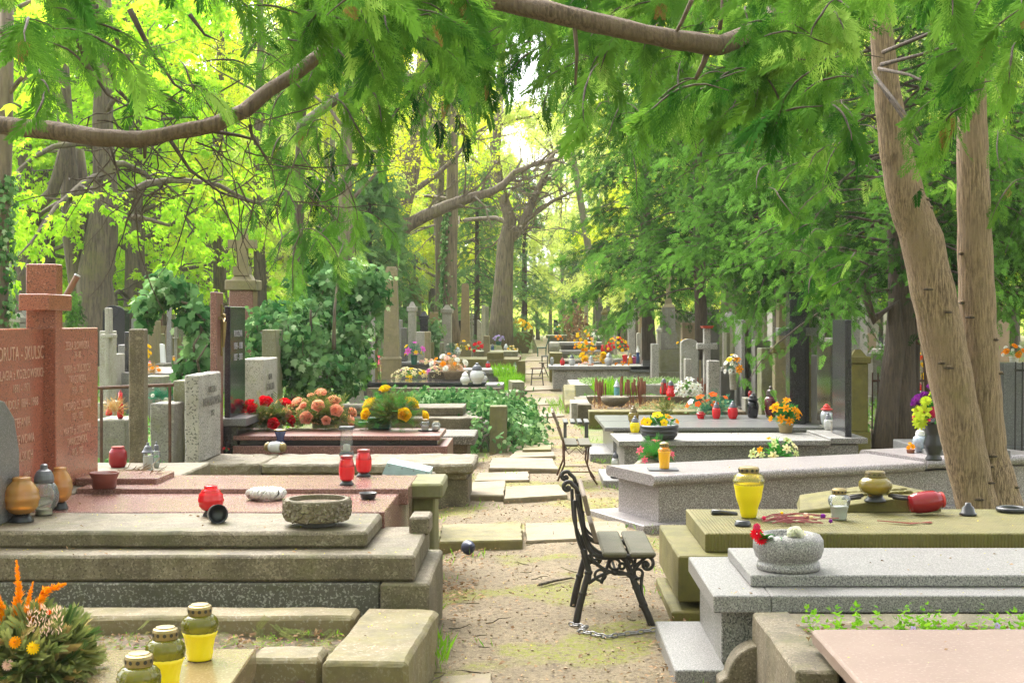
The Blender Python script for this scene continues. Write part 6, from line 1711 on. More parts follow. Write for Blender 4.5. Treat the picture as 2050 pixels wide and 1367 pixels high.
for i, (px, pyb, pyt, w, kd, gl, wx, ld, z, Y, lb) in enumerate([
 (1499, 1036, 933, 63, 'vase', 'brightyellow', ('yellow', .66), 'gold', .475, None, 'large bright yellow vase shaped lantern with gold lid on the mossy slab'),
 (1680, 1040, 975, 44, 'squat', 'clear', ('white', .42), 'gold', .475, None, 'clear swirled lantern half filled with white wax on the mossy slab'),
 (1752, 1003, 943, 66, 'footed', 'olive', None, 'olive_rim', .545, None, 'squat brown olive swirled urn on a foot standing on the wedge stone'),
 (1330, 938, 884, 27, 'tumbler', 'orange', ('orange', .66), 'gold', .462, None, 'orange glass lantern with gold lid on a black tray on the bullnose slab'),
 (1232, 956, 902, 20, 'bottle', 'white', ('cream', .45), 'grey_plastic', .064, None, 'white bottle shaped lantern with black foot on the ground step of the grey granite tomb'),
 (1271, 866, 832, 20, 'capped', 'brightyellow', ('yellow', .6), 'grey_plastic', .464, None, 'yellow lantern with dark domed cap left of the pansy bowl'),
 (1268, 846, 812, 22, 'capped', 'olive', ('yellow', .3), 'olive_rim', .412, None, 'tall brown yellow lantern behind the dark capped yellow one'),
 (1403, 838, 823, 19, 'squat', 'red', ('red', .4), 'darkred_lid', .412, None, 'tiny flat red lantern with gold stripes left on the dark lid'),
 (1434, 838, 803, 17, 'capped', 'red', ('red', .6), 'grey_plastic', .412, None, 'slim red lantern with dark cap in front of the red flower arrangement'),
 (1467, 838, 802, 20, 'capped', 'red', ('red', .6), 'grey_plastic', .412, None, 'rounder red swirled lantern with dark cap on the dark lid'),
 (1507, 836, 787, 24, 'urn', 'blackgloss', None, 'black_plastic', .412, None, 'glossy black lantern with a pagoda cap on the dark lid'),
 (1543, 836, 773, 31, 'egg', 'maroon', None, 'maroon_lid', .412, None, 'tall glossy maroon lantern with a dark knob behind the orange flower pot'),
 (1655, 852, 808, 24, 'urn', 'silver', None, 'red_lid', .480, None, 'silver openwork lantern with red roof at the foot of the black upright stone'),
 (1658, 860, 826, 18, 'capped', 'white', ('cream', .3), 'grey_plastic', .480, None, 'milky lantern left of the white swan vase by the black upright stone'),
 (1680, 866, 820, 19, 'capped', 'clear', ('orange', .5), 'grey_plastic', .480, None, 'clear lantern with orange wax touching the black upright stone'),
 (1329, 790, 757, 17, 'pear', 'red', ('red', .7), 'grey_plastic', .36, None, 'left one of two tall pear shaped red lanterns with grey caps'),
 (1343, 795, 762, 19, 'pear', 'red', ('red', .7), 'grey_plastic', .36, None, 'right one of two tall pear shaped red lanterns with grey caps'),
 (1235, 800, 759, 14, 'tall', 'teal', None, 'silver', .26, None, 'pale blue tin lantern with silver cap behind the stone bowl'),
 (1842, 905, 856, 31, 'egg', 'blueglobe', None, 'white_plastic', .480, None, 'blue and white patterned globe lantern left of the black fluted vase'),
 (1502, 795, 782, 10, 'squat', 'red', ('red', .5), 'red_lid', None, 22.4, 'small red candle jar at the foot of the rough dark stone'),
 (1105, 731, 715, 8, 'tumbler', 'clear', ('white', .6), 'silver', .58, None, 'clear little lantern at the path end of the pale box tomb'),
 (1126, 731, 715, 10, 'capped', 'red', ('red', .6), 'darkred_lid', .58, None, 'round red lantern second from the path on the pale box tomb'),
 (1145, 731, 709, 14, 'capped', 'white', ('cream', .6), 'grey_plastic', .58, None, 'plump cream lantern on the pale box tomb'),
 (1183, 731, 712, 12, 'pear', 'white', ('white', .6), 'silver', .58, None, 'white pear shaped lantern among the yellow ball flowers'),
 (1219, 731, 706, 18, 'globelid', 'white', ('white', .4), 'silver', .58, None, 'big white round lantern in the middle of the pale box tomb'),
 (1251, 728, 709, 12, 'flare', 'red', ('red', .8), 'red_lid', .58, None, 'red flaring beaker lantern on the pale box tomb'),
 (1262, 728, 707, 10, 'pear', 'orange', ('orange', .6), 'gold', .58, None, 'orange lantern right of the red beaker'),
 (1270, 728, 710, 9, 'tumbler', 'pink', ('red', .3), 'grey_plastic', .58, None, 'pink lantern squeezed between the orange and the blue one'),
 (1277, 727, 692, 8, 'tall', 'blue', ('white', .3), 'white_plastic', .58, None, 'tall blue lantern with white pointed cap on the pale box tomb'),
 (1285, 727, 702, 9, 'tall', 'silver', None, 'silver', .58, None, 'tall silver lantern against the dark rounded headstone'),
 (1207, 704, 690, 9, 'jar', 'red', ('red', .7), 'red_lid', None, 39, 'left red jar on the tilted slab tomb'),
 (1219, 704, 688, 11, 'jar', 'red', ('red', .7), 'grey_plastic', None, 39, 'right red jar on the tilted slab tomb beside the red and yellow mums'),
 (977, 736, 722, 10, 'capped', 'red', ('red', .6), 'grey_plastic', .50, None, 'red lantern with dark cap on the pale low tomb'),
 (995, 726, 714, 8, 'capped', 'red', ('red', .6), 'grey_plastic', .50, None, 'smaller red lantern further back on the pale low tomb'),
 (1003, 722, 706, 8, 'tumbler', 'orange', ('cream', .6), 'white_plastic', .50, None, 'cream and orange lantern standing behind the small red one'),
 (1031, 747, 724, 8, 'bottle', 'white', ('white', .5), 'grey_plastic', .335, None, 'white lantern with dark cap on the path end of the pale low tomb'),
 (975, 704, 688, 7, 'tumbler', 'clear', ('white', .5), 'silver', .622, None, 'clear lantern left of the blue one on the moss green kerb'),
 (986, 703, 688, 8, 'tall', 'blue', ('white', .3), 'greyp_lid', .622, None, 'dark blue lantern on the moss green kerb'),
 (1013, 702, 688, 9, 'capped', 'silver', None, 'silver', .622, None, 'silver grey lantern right of the violet pot'),
 (916, 712, 694, 14, 'globelid', 'white', ('white', .4), 'silver', .622, None, 'pale violet round lantern beside the blue green dried bouquet'),
 (785, 722, 705, 12, 'tall', 'teal', None, 'white_plastic', None, 30.5, 'light blue lantern with white cap near the dark box tomb'),
 (218, 832, 808, 13, 'pear', 'red', ('red', .6), 'grey_plastic', None, 15.2, 'red lantern with grey cap left of the red spiral candle'),
 (241, 838, 780, 13, 'pear', 'red', ('red', .9), 'darkred_lid', None, 15.2, 'tall red spiral candle in dry grass left of the concrete post'),
 (348, 722, 712, 7, 'tumbler', 'orange', ('orange', .6), 'gold', None, 24, 'orange lantern seen through the ivy arch'),
 (300, 731, 722, 6, 'capped', 'white', ('white', .6), 'red_lid', None, 25, 'small white lantern with red cap by the yellow flowers near the ivy arch'),
 (1762, 697, 682, 5, 'capped', 'white', ('white', .6), 'grey_plastic', None, 30, 'left one of two white lanterns far behind the dark conifer'),
 (1771, 698, 683, 5, 'capped', 'white', ('white', .6), 'grey_plastic', None, 30, 'right one of two white lanterns far behind the dark conifer'),
 (1841, 782, 766, 8, 'jar', 'red', ('red', .7), 'red_lid', None, 22, 'red lantern behind the iron fence right of the dark conifer'),
]):
    for nm, c in (('olive_rim', (0.12, 0.085, 0.02)), ('maroon_lid', (0.05, 0.03, 0.025)), ('red_lid', (0.5, 0.03, 0.02)), ('greyp_lid', (0.08, 0.09, 0.12))):
        if nm not in M:
            M[nm] = plain(nm.replace('_', ' '), c, 0.4)
    lantern(lb, px, pyb, pyt, w, kd, gl, wx, ld, z=z, Y=Y)
# stands under lanterns that would otherwise hang in the air
def support(px0, px1, py, Y, label, mat='stone_grey', d=0.5):
    x0, _, z = at(px0, py, Y)
    x1 = at(px1, py, Y)[0]
    t = thing('grave_slab', label, 'grave slab', ((x0 + x1) / 2, Y, 0))
    blk('slab', t, x0, x1, Y - d * .4, Y + d, -0.05, z - 0.002, mat)
support(195, 262, 838, 15.2, 'low slab carrying the red candles and dry grass left of the concrete post')
support(1752, 1782, 698, 30, 'ivy topped slab under the two far white lanterns', 'stone_light')
support(1490, 1512, 796, 22.4, 'little ledge under the red candle jar', 'stone_grey', 0.3)
support(255, 375, 742, 24, 'pale low tomb slab behind the concrete post and the ivy arch', 'granite', 2)
support(1832, 1850, 783, 22, 'grey block under the red lantern behind the iron fence', 'stone_grey', 0.4)
support(777, 800, 723, 30.5, 'block with the light blue lantern beside the dark box tomb', 'stone_light', 0.3)

def solo_lathe(name, label, cat, px, py, z, prof, mat, X=None, n=20, group=None, dz=0):
    p = on(px, py, z)
    o = MB().lathe(prof, n, (p[0], p[1], p[2] + dz), X=X).build(name, M[mat] if isinstance(mat, str) else mat, loc=p, smooth=True)
    return tag(o, label, cat, group)
t = lantern('dark red ribbed lantern lying on its side on the mossy slab', 1822, 1030, 960, 44, 'jar', 'darkred', ('red', .5), 'red_lid', z=.475)
lay(t, (0, R(84), R(8)), 0.068)
cap_p = [(.052, 0), (.054, .012), (.044, .018), (.036, .05), (.020, .062), (.018, .078), (.004, .080)]
solo_lathe('lantern_cap', 'black lantern cap standing alone at the right on the mossy slab', 'lantern cap', 1938, 1031, .475, cap_p, 'black_plastic')
solo_lathe('lantern_cap', 'fallen black lantern cap lying open towards the viewer beside the red ball lantern', 'lantern cap', 437, 1047, .602, [(.052, -.07), (.05, -.03), (.053, 0), (.048, 0), (.044, -.05), (.002, -.052)], 'black_plastic', X=Matrix.Rotation(R(20), 4, 'Z') @ Matrix.Rotation(R(82), 4, 'X'), dz=.05)
solo_lathe('lantern_cap', 'black lantern base tucked under the big yellow lantern', 'lantern cap', 1487, 1052, .475, [(.05, 0), (.05, .01), (.042, .03), (.03, .034), (.004, .034)], 'black_plastic')
solo_lathe('lantern_cap', 'dark blue lantern cap lying in the dirt beside the mossy flagstone', 'lantern cap', 936, 1108, .01, cap_p, plain('navy plastic', (0.03, 0.035, 0.075), 0.35), X=Matrix.Rotation(R(70), 4, 'X') @ Matrix.Rotation(R(30), 4, 'Y'), dz=.045)
solo_lathe('dish', 'flat black dish at the right end of the pink slab', 'dish', 737, 998, .604, [(.040, 0), (.046, .008), (.052, .030), (.056, .038), (.050, .038), (.04, .012), (.003, .010)], 'black_plastic')
solo_lathe('flower_pot', 'red brown glazed plant pot at the foot of the red headstone', 'pot', 209, 976, .635, [(.072, 0), (.076, .06), (.092, .088), (.094, .098), (.085, .098), (.078, .07), (.003, .06)], plain('red brown glaze', (0.17, 0.05, 0.035), 0.3))
def ring(name, label, cat, px, py, z, r, rt, mat):
    p = on(px, py, z)
    P = [(p[0] + r * math.cos(a), p[1] + r * math.sin(a), p[2] + rt) for a in [2 * math.pi * i / 28 for i in range(29)]]
    tag(MB().tube(P, rt, 8).build(name, M[mat], loc=p, smooth=True), label, cat)
ring('rubber_ring', 'black rubber ring lying at the right end of the mossy slab', 'ring', 2026, 1024, .475, .085, .016, 'black_plastic')
p = on(1476, 1030, .475)
tag(MB().tube([p, (p[0] - .11, p[1] + .01, p[2] + .012), (p[0] - .16, p[1], p[2] + .014)], [.016, .018, .02], 8).build('handle_piece', M['black_plastic'], loc=p, smooth=True), 'short black handle lying left of the big yellow lantern', 'handle')
p = at(1752, 990, 8.72)
mb = MB()
for s in (-1, 1):
    a = (p[0] + s * .08, p[1] - .02, p[2])
    mb.tube([a, (a[0] + s * .07, a[1], a[2] - .01), (a[0] + s * .13, a[1] - .01, a[2] - .012 + .004 * s)], [.012, .014, .006], 8)
    mb.tube([(a[0] + s * .02, a[1] - .02, a[2] - .012), (a[0] + s * .10, a[1] - .03, a[2] - .02), (a[0] + s * .14, a[1] - .02, a[2] - .02)], [.01, .011, .005], 8)
tag(mb.build('iron_tongs', M['iron'], loc=p, smooth=True), 'dark iron tongs lying under the brown olive urn', 'tongs')
p = on(1327, 940, .452)
tag(MB().sbox(p[0] - .125, p[0] + .125, p[1] - .10, p[1] + .10, .4525, .463, rough=0, res=9, ch=.004).build('tray', M['grey_plastic'], loc=p), 'square black tray under the orange lantern on the bullnose slab', 'tray')
p = on(1271, 868, .4635)
tag(MB().sbox(p[0] - .07, p[0] + .07, p[1] - .06, p[1] + .06, .4625, .4675, rough=0, res=9, ch=.002).build('tray', M['granite_dark'], loc=p), 'little dark plate under the dark capped yellow lantern', 'tray')

# planters and bowls
p = on(1578, 1138, .479)
tag(MB().lathe([(.150, 0), (.156, .012), (.152, .036), (.140, .044), (.160, .062), (.172, .10), (.170, .145), (.155, .168), (.120, .176), (.108, .170), (.10, .12), (.003, .11)], 40, p).build('stone_bowl', M['granite'], loc=p, smooth=True), 'round speckled granite bowl with fading flowers on the light granite tomb', 'bowl')
p = on(635, 1050, .602)
t = thing('stone_planter', 'round planter faced with rough stone chips on a dark foot on the stepped tomb', 'planter', p)
rgp = random.Random(3)
mb = MB().lathe([(.170, .03), (.174, .04), (.176, .095), (.174, .135), (.168, .142), (.150, .142), (.146, .11), (.003, .10)], 48, p)
for i in range(190):
    a, zz = rgp.uniform(0, 6.283), rgp.uniform(.04, .132)
    ctr = Vector((p[0] + .174 * math.cos(a), p[1] + .174 * math.sin(a), p[2] + zz))
    o_, u_ = Vector((math.cos(a), math.sin(a), 0)), Vector((-math.sin(a), math.cos(a), 0))
    k = rgp.randint(4, 6)
    rr = [rgp.uniform(.010, .019) for _ in range(k)]
    ph = rgp.random() * 6
    ring_ = [ctr + (u_ * math.cos(ph + 6.283 * j / k) + Vector((0, 0, 1)) * math.sin(ph + 6.283 * j / k)) * rr[j] for j in range(k)]
    top = [q.lerp(ctr, .25) + o_ * rgp.uniform(.006, .013) for q in ring_]
    mb.add(ring_ + top, [tuple(range(k, 2 * k))] + [(j, (j + 1) % k, k + (j + 1) % k, k + j) for j in range(k)], 1)
mb.build('bowl', [M['concrete'], M['rockface']], t)
MB().lathe([(.10, 0), (.10, .035), (.09, .04)], 24, p).build('foot', M['stone_dark'], t)
MB().lathe([(.145, .118), (.003, .125)], 24, p).build('soil', M['soil'], t)
p = on(1231, 814, .262)
tag(MB().lathe([(.10, 0), (.16, .03), (.22, .09), (.235, .16), (.225, .165), (.20, .15), (.003, .15)], 28, p).build('stone_bowl', M['rockface'], loc=p, smooth=True), 'wide rough stone bowl on the mossy front wall of the kerb grave', 'bowl')
p = on(1290, 968, .10)
p = (p[0] + 0.0, 12.95, 0.0)
tag(MB().ball((p[0], p[1], .20), .19, .19, .20, 20, 12).build('round_planter', M['rockface'], loc=p, smooth=True), 'rough round stone planter with pink flowers beside the grey granite tomb', 'planter')
mb = MB()                                                            # white wicker wreath
p = on(533, 999, .604)
gw = random.Random(8)
for i in range(26):
    ph = gw.uniform(0, 6.28)
    P = []
    for k in range(31):
        a = 2 * math.pi * k / 30
        b = ph + a * (5 + i % 3)
        rr = .075 + .034 * math.cos(b)
        P.append((p[0] + rr * 1.12 * math.cos(a), p[1] + rr * math.sin(a), p[2] + .036 + .030 * math.sin(b)))
    mb.tube(P, .0055, 4, cap=False)
tag(mb.build('wicker_wreath', plain('white painted wicker', (0.62, 0.60, 0.56), 0.7, var=0.35), loc=p, smooth=True), 'white painted wicker wreath ring lying on the pink slab', 'wreath')
p = on(812, 951, .45)
mb = MB()
q0, q1, q2, q3 = at(765, 949, 10.4), at(858, 957, 10.4), at(860, 944, 10.4), at(775, 926, 10.4)
mb.prism([(q0[0], q0[2]), (q1[0], q1[2]), (q2[0], q2[2]), (q3[0], q3[2])], 'y', 10.4, 10.75)
for u in (.12, .4, .65, .92):
    mb.ball((q0[0] + (q1[0] - q0[0]) * u + .01, 10.398, q3[2] - .015 + (q2[2] - q3[2]) * u), .006, .004, .006, 6, 4, 1)
o = tag(mb.build('metal_box', [M['bluebox'], M['steel']], loc=(q0[0], 10.4, 0)), 'pale blue riveted sheet metal box behind the pink slab', 'box')
support(758, 866, 955, 10.42, 'low concrete slab under the pale blue metal box', 'concrete', 0.4)

# ================================================================ flowers
PETAL = {k: leafmat(k + ' petal', tuple(q * .8 for q in c), c, 0.3) for k, c in {
 'red': (0.75, 0.012, 0.03), 'peach': (0.95, 0.50, 0.38), 'yellow': (0.92, 0.62, 0.02), 'orange': (0.95, 0.36, 0.01), 'pink': (0.85, 0.16, 0.25), 'white': (0.85, 0.85, 0.80),
 'purple': (0.22, 0.03, 0.30), 'violet': (0.48, 0.38, 0.66), 'cream': (0.86, 0.76, 0.45), 'lime': (0.55, 0.66, 0.05), 'magenta': (0.72, 0.12, 0.55), 'darkpink': (0.62, 0.04, 0.12), 'palegreen': (0.55, 0.62, 0.28), 'orangered': (0.85, 0.12, 0.02), 'palepink': (0.9, 0.6, 0.5)}.items()}
CENT = plain('flower centre', (0.30, 0.14, 0.02), 0.8)
def petal(mb, a, r0, z0, r1, z1, r2, z2, w, m=0):
    c, s = math.cos(a), math.sin(a)
    f = lambda r, z, k: (r * c - k * s, r * s + k * c, z)
    mb.add([f(r0, z0, -w * .3), f(r0, z0, w * .3), f(r1, z1, w), f(r2, z2, w * .45), f(r2, z2, -w * .45), f(r1, z1, -w)], [(0, 1, 2, 5), (5, 2, 3, 4)], m)
_fm = {}
def flower_mesh(shape, col):
    if (shape, col) in _fm:
        return _fm[(shape, col)]
    mb = MB()
    if shape == 'rose':
        for n, r, z1, z2, w in ((5, 1.0, .30, .50, .85), (5, .82, .42, .75, .74), (5, .60, .55, .92, .58), (4, .38, .62, 1.02, .42), (3, .18, .65, 1.05, .24)):
            for k in range(n):
                petal(mb, 6.283 * k / n + r * 3, r * .3, -.2, r * .95, z1, r * 1.08, z2, w)
    elif shape == 'daisy':
        for k in range(13):
            petal(mb, 6.283 * k / 13, .2, 0, .65, .10, 1, -.02, .17)
        mb.ball((0, 0, .05), .26, .26, .14, 8, 5, 1)
    elif shape == 'lily':
        for k in range(6):
            petal(mb, 6.283 * k / 6, .08, -.3, .55, .22, 1.05, .12, .28)
        mb.ball((0, 0, .0), .12, .12, .2, 6, 4, 1)
    elif shape == 'mum':
        for n, r, z in ((14, 1.0, -.05), (12, .8, .22), (10, .58, .42), (7, .32, .55)):
            for k in range(n):
                petal(mb, 6.283 * k / n + r * 5, r * .2, z * .4, r * .7, z, r, z + .05, .16)
    elif shape == 'pansy':
        for k in range(5):
            petal(mb, 6.283 * k / 5 + .3, .05, 0, .55, .14, 1, .05, .5)
        mb.ball((0, 0, .06), .2, .2, .1, 6, 4, 1)
    elif shape == 'tulip':
        for k in range(6):
            petal(mb, 6.283 * k / 6, .12, -.6, .62, -.1, .42, .75, .42)
    me = bpy.data.meshes.new('flower')
    me.from_pydata(mb.V, [], mb.F)
    me.materials.append(PETAL[col])
    me.materials.append(CENT)
    me.polygons.foreach_set('material_index', mb.M)
    at_ = me.attributes.new('tint', 'FLOAT', 'POINT')
    rr = np.random.default_rng(5)
    at_.data.foreach_set('value', rr.random(len(mb.V)).astype(np.float32))
    me.update()
    _fm[(shape, col)] = me
    return me
def add_flower(parent, loc, nrm, shape, col, size, rg, name='flower'):
    o = bpy.data.objects.new(name, flower_mesh(shape, col))
    C.objects.link(o)
    o.parent = parent
    o.location = Vector(loc) - Vector(parent.location)
    o.rotation_euler = (Vector(nrm).to_track_quat('Z', 'Y') @ Matrix.Rotation(rg.random() * 6, 4, 'Z').to_quaternion()).to_euler()
    o.scale = (size,) * 3
    return o
LEAFT = {'blade': diamonds([(0, 0, 0, 1, 0, .1, 1, .22)]), 'needle': diamonds([(i * .09, 0, 0, .6, s * 1, .1, .34, .035) for i in range(10) for s in (-1, 1)] + [(0, 0, 0, 1, 0, 0, 1, .03)]),
         'broad': diamonds([(0, 0, 0, 1, .1, -.1, 1, .55), (0, 0, .05, .5, .8, .1, .8, .4)]), 'ivy': IVY, 'grass': diamonds([(0, 0, 0, 1, 0, 0, 1, .05)])}
def bouquet(label, px, pyb, w, h, fl, leaf='green_leaf', lt='blade', nl=60, ls=.5, z=None, Y=None, pot=None, seed=1, cat='bouquet', name='flower_bouquet', leaf2=None, group=None, hf=0.55, flat=1.0, ybias=-0.35):
    """fl: (shape, colour, count, radius px); h, w in photo px; pot: (material, width px, height px, kind)"""
    p = on(px, pyb, z) if z is not None else at(px, pyb, Y)
    s = p[1] / FPX
    rg = random.Random(seed * 31 + 7)
    rn_ = np.random.default_rng(seed)
    t = thing(name, label, cat, p, group)
    W, H = w * s / 2, h * s
    zb = p[2]
    if pot:
        pm, pw, ph, pk = pot
        pw, ph = pw * s / 2, ph * s
        pr = {'pot': [(.72, 0), (.75, .02), (.92, .85), (1, .9), (1, 1), (.9, 1), (.85, .8), (.02, .75)], 'bowl': [(.72, 0), (.76, .04), (.95, .30), (.97, .40), (.93, .44), (1, .55), (1, .68), (.96, .72), (1.02, .80), (1.02, .92), (.96, 1), (.88, .95), (.02, .85)],
              'vase': [(.78, 0), (.80, .05), (.62, .12), (.66, .18), (.92, .35), (.94, .45), (.74, .66), (.76, .75), (.98, .95), (1, 1), (.9, .99), (.02, .85)], 'basket': [(.7, 0), (.78, .1), (.95, .8), (1, 1), (.92, .98), (.02, .8)]}[pk]
        MB().lathe([(r * pw, q * ph) for r, q in pr], 26, p, ribs=12 if pk == 'vase' else 0, amp=.03, z0=.2 * ph, z1=.8 * ph).build('pot' if pk in ('pot', 'basket') else pk, M[pm], t, smooth=True)
        zb += ph * 0.85
        H -= ph * 0.85
    cz = zb + H * 0.25
    def pt(shell):
        while True:
            v = Vector((rg.gauss(0, 1), rg.gauss(0, 1) + ybias, rg.gauss(0, 1) * flat + .25)).normalized()
            if v.z > -.25:
                break
        return Vector((p[0] + v.x * W * shell, p[1] + v.y * W * .75 * shell, cz + v.z * H * .72 * shell)), v
    P, D, U, T_ = [], [], [], []
    for i in range(nl):
        q, v = pt(rg.uniform(.25, .95))
        P.append(tuple(q - v * ls * W * .5)); D.append((v.x + rg.gauss(0, .4), v.y + rg.gauss(0, .4), v.z + rg.gauss(0, .35))); U.append((rg.gauss(0, .6), rg.gauss(0, .6), 1))
    scatter('foliage', LEAFT[lt], P, D, U, ls * W * rn_.uniform(.6, 1.2, nl), M[leaf], t, rn_.random(nl))
    if leaf2:
        l2, lt2, n2, ls2 = leaf2
        P, D, U = [], [], []
        for i in range(n2):
            q, v = pt(rg.uniform(.4, 1))
            P.append(tuple(q)); D.append((v.x + rg.gauss(0, .5), v.y + rg.gauss(0, .5), v.z + rg.gauss(0, .5))); U.append((rg.gauss(0, .6), rg.gauss(0, .6), 1))
        scatter('dry_leaves', LEAFT[lt2], P, D, U, ls2 * W * rn_.uniform(.6, 1.2, n2), M[l2], t, rn_.random(n2))
    done = []
    for shape, col, cnt, rpx in fl:
        for i in range(cnt):
            best = None
            for k in range(12):
                q, v = pt(rg.uniform(.85, 1.02))
                if v.z < -.1 + (0.3 if hf > .6 else 0):
                    continue
                dmin = min([(q - e).length for e in done] or [9])
                if best is None or dmin > best[0]:
                    best = (dmin, q, v)
            if best is None:
                continue
            done.append(best[1])
            n_ = best[2] + Vector((0, -.5, .3))
            add_flower(t, best[1], n_, shape, col, rpx * s * (0.72 if p[1] > 30 else 1) * rg.uniform(.65, 1.2), rg)
    return t
bouquet('red roses with tan dry leaves over spread fir twigs on the red tomb', 538, 860, 112, 66, [('rose', 'red', 11, 11)], 'olive_leaf', 'needle', 170, .75, z=.502, leaf2=('tan_leaf', 'broad', 70, .16), seed=1, flat=.8)
bouquet('long bouquet of peach pink roses with tan leaves on the red tomb', 640, 858, 150, 72, [('rose', 'peach', 18, 10)], 'olive_leaf', 'needle', 210, .6, z=.502, leaf2=('tan_leaf', 'broad', 90, .13), seed=2, flat=.8)
bouquet('drooping green bouquet with a few big yellow roses on the red tomb', 786, 860, 128, 84, [('rose', 'yellow', 7, 15)], 'olive_leaf', 'needle', 260, .5, z=.502, leaf2=('green_leaf', 'needle', 120, .4), seed=3)
p = on(763, 856, .503)
mb = MB().sbox(p[0] - .12, p[0] + .12, p[1] - .25, p[1] - .06, .505, .625, rough=0, res=9, ch=.012).box(p[0] - .23, p[0] - .119, p[1] - .21, p[1] - .10, .55, .58)
tag(mb.build('plastic_trough', M['green_plastic'], loc=p), 'dark green plastic flower trough lying under the yellow roses', 'trough')
bouquet('black ribbed bowl planted with orange and yellow pansies on the grey granite tomb', 1320, 880, 74, 54, [('pansy', 'yellow', 5, 12), ('pansy', 'orange', 5, 9)], 'green_leaf', 'broad', 130, .28, z=.463, pot=('black_plastic', 76, 30, 'bowl'), seed=4, cat='flower bowl', name='flower_bowl')
bouquet('orange lilies with a thick green brush of leaves in a beige pot', 1573, 866, 62, 68, [('lily', 'orange', 13, 10)], 'green_leaf', 'needle', 260, .55, z=.464, pot=('pot_beige', 32, 17, 'pot'), seed=5, cat='flower pot', name='flower_pot')
bouquet('pink flowers and fan leaves rising from the rough round planter', 1312, 930, 80, 58, [('lily', 'pink', 7, 11)], 'green_leaf', 'needle', 130, .7, Y=12.95, seed=6)
bouquet('cream and pale orange silk flowers behind the bullnose slab', 1556, 925, 96, 52, [('lily', 'palegreen', 7, 11), ('lily', 'cream', 5, 11), ('lily', 'orange', 2, 8)], 'green_leaf', 'blade', 120, .5, Y=13.4, seed=7)
support(1520, 1596, 926, 13.5, 'low dark stone under the cream silk flowers between two granite tombs', 'stone_dark', .4)
bouquet('black fluted vase of lime, red and purple silk flowers', 1869, 921, 80, 144, [('mum', 'lime', 7, 15), ('mum', 'darkpink', 4, 16), ('rose', 'purple', 6, 13), ('lily', 'lime', 2, 19)], 'green_leaf', 'broad', 60, .5, z=.480, pot=('black_plastic', 42, 74, 'vase'), seed=8, cat='flower vase', name='flower_vase')
bouquet('wreath like arrangement of red poppies and teal leaves on the dark lid', 1425, 834, 112, 48, [('pansy', 'orangered', 10, 9), ('pansy', 'white', 3, 7)], 'teal_leaf', 'needle', 150, .4, z=.412, leaf2=('periwinkle', 'broad', 60, .16), seed=9)
bouquet('white lilies with broad green leaves right of the two pear shaped red lanterns', 1379, 796, 52, 40, [('lily', 'white', 14, 9)], 'ivy_light', 'broad', 60, .4, z=.36, seed=10)
bouquet('tall pale vase of white and orange flowers against the upright stones', 1468, 780, 34, 72, [('daisy', 'white', 10, 6), ('lily', 'orange', 4, 8), ('daisy', 'yellow', 2, 6)], 'teal_leaf', 'blade', 60, .5, Y=23, pot=('stone_light', 18, 34, 'pot'), seed=11, cat='flower vase', name='flower_vase')
bouquet('pink lilies with brown dry twigs on the left end of the black slab', 765, 752, 42, 40, [('lily', 'pink', 8, 9)], 'tan_leaf', 'needle', 60, .6, z=.49, seed=12)
bouquet('low heap of pale yellow flowers on the black slab left of the basket', 820, 758, 74, 22, [('lily', 'cream', 16, 6), ('lily', 'yellow', 6, 5), ('lily', 'magenta', 2, 4)], 'ivy_light', 'blade', 70, .3, z=.49, seed=13)
bouquet('low heap of cream and pink flowers just left of the wicker basket', 872, 758, 46, 26, [('lily', 'cream', 12, 6), ('lily', 'palepink', 6, 6), ('lily', 'magenta', 3, 5)], 'ivy_light', 'blade', 50, .3, z=.49, seed=14)
bouquet('wicker basket of dry brown grass on the black slab', 909, 760, 46, 34, [('mum', 'white', 2, 7)], 'tan_leaf', 'grass', 200, .8, z=.49, pot=('wicker', 46, 18, 'basket'), seed=15, cat='flower basket', name='flower_basket')
bouquet('brown and orange dried flowers with yellow twigs behind the wicker basket', 898, 742, 70, 34, [('mum', 'palepink', 8, 6), ('mum', 'white', 5, 7), ('mum', 'orange', 5, 6)], 'tan_leaf', 'blade', 110, .4, Y=28, seed=16)
support(860, 936, 743, 28.2, 'slab corner behind the wicker basket', 'concrete', .4)
bouquet('dark vase with purple and yellow flowers on the dark box tomb', 829, 730, 40, 46, [('lily', 'magenta', 4, 7), ('lily', 'yellow', 4, 7)], 'teal_leaf', 'needle', 80, .6, z=.742, pot=('green_plastic', 15, 20, 'pot'), seed=17, cat='flower vase', name='flower_vase')
bouquet('small pale pink and cream posy on the dark box tomb', 856, 730, 32, 13, [('mum', 'palepink', 8, 4), ('mum', 'cream', 5, 4)], 'ivy_light', 'blade', 50, .3, z=.742, seed=18)
bouquet('yellow and cream flowers left of the red carnations on the moss green kerb', 926, 706, 36, 24, [('mum', 'yellow', 5, 6), ('mum', 'cream', 7, 5)], 'olive_leaf', 'blade', 60, .4, z=.622, seed=19)
bouquet('red carnations with dark leaves on the moss green kerb', 958, 706, 36, 22, [('mum', 'red', 11, 6)], 'green_leaf', 'blade', 60, .4, z=.622, seed=20)
bouquet('violet flowers in a dark green pot on the small green plinth', 998, 691, 24, 20, [('mum', 'violet', 9, 5)], 'green_leaf', 'blade', 40, .4, Y=38, pot=('green_plastic', 13, 8, 'pot'), seed=21, cat='flower pot', name='flower_pot')
bouquet('blue green dried bouquet at the left end of the moss green kerb', 905, 714, 30, 30, [('mum', 'white', 5, 4)], 'teal_leaf', 'needle', 110, .5, z=.622, leaf2=('periwinkle', 'blade', 60, .3), seed=22)
bouquet('pale yellow flowers at the right end of the moss green kerb', 1026, 703, 20, 12, [('mum', 'cream', 7, 4), ('mum', 'yellow', 3, 4)], 'olive_leaf', 'blade', 30, .4, z=.622, seed=23)
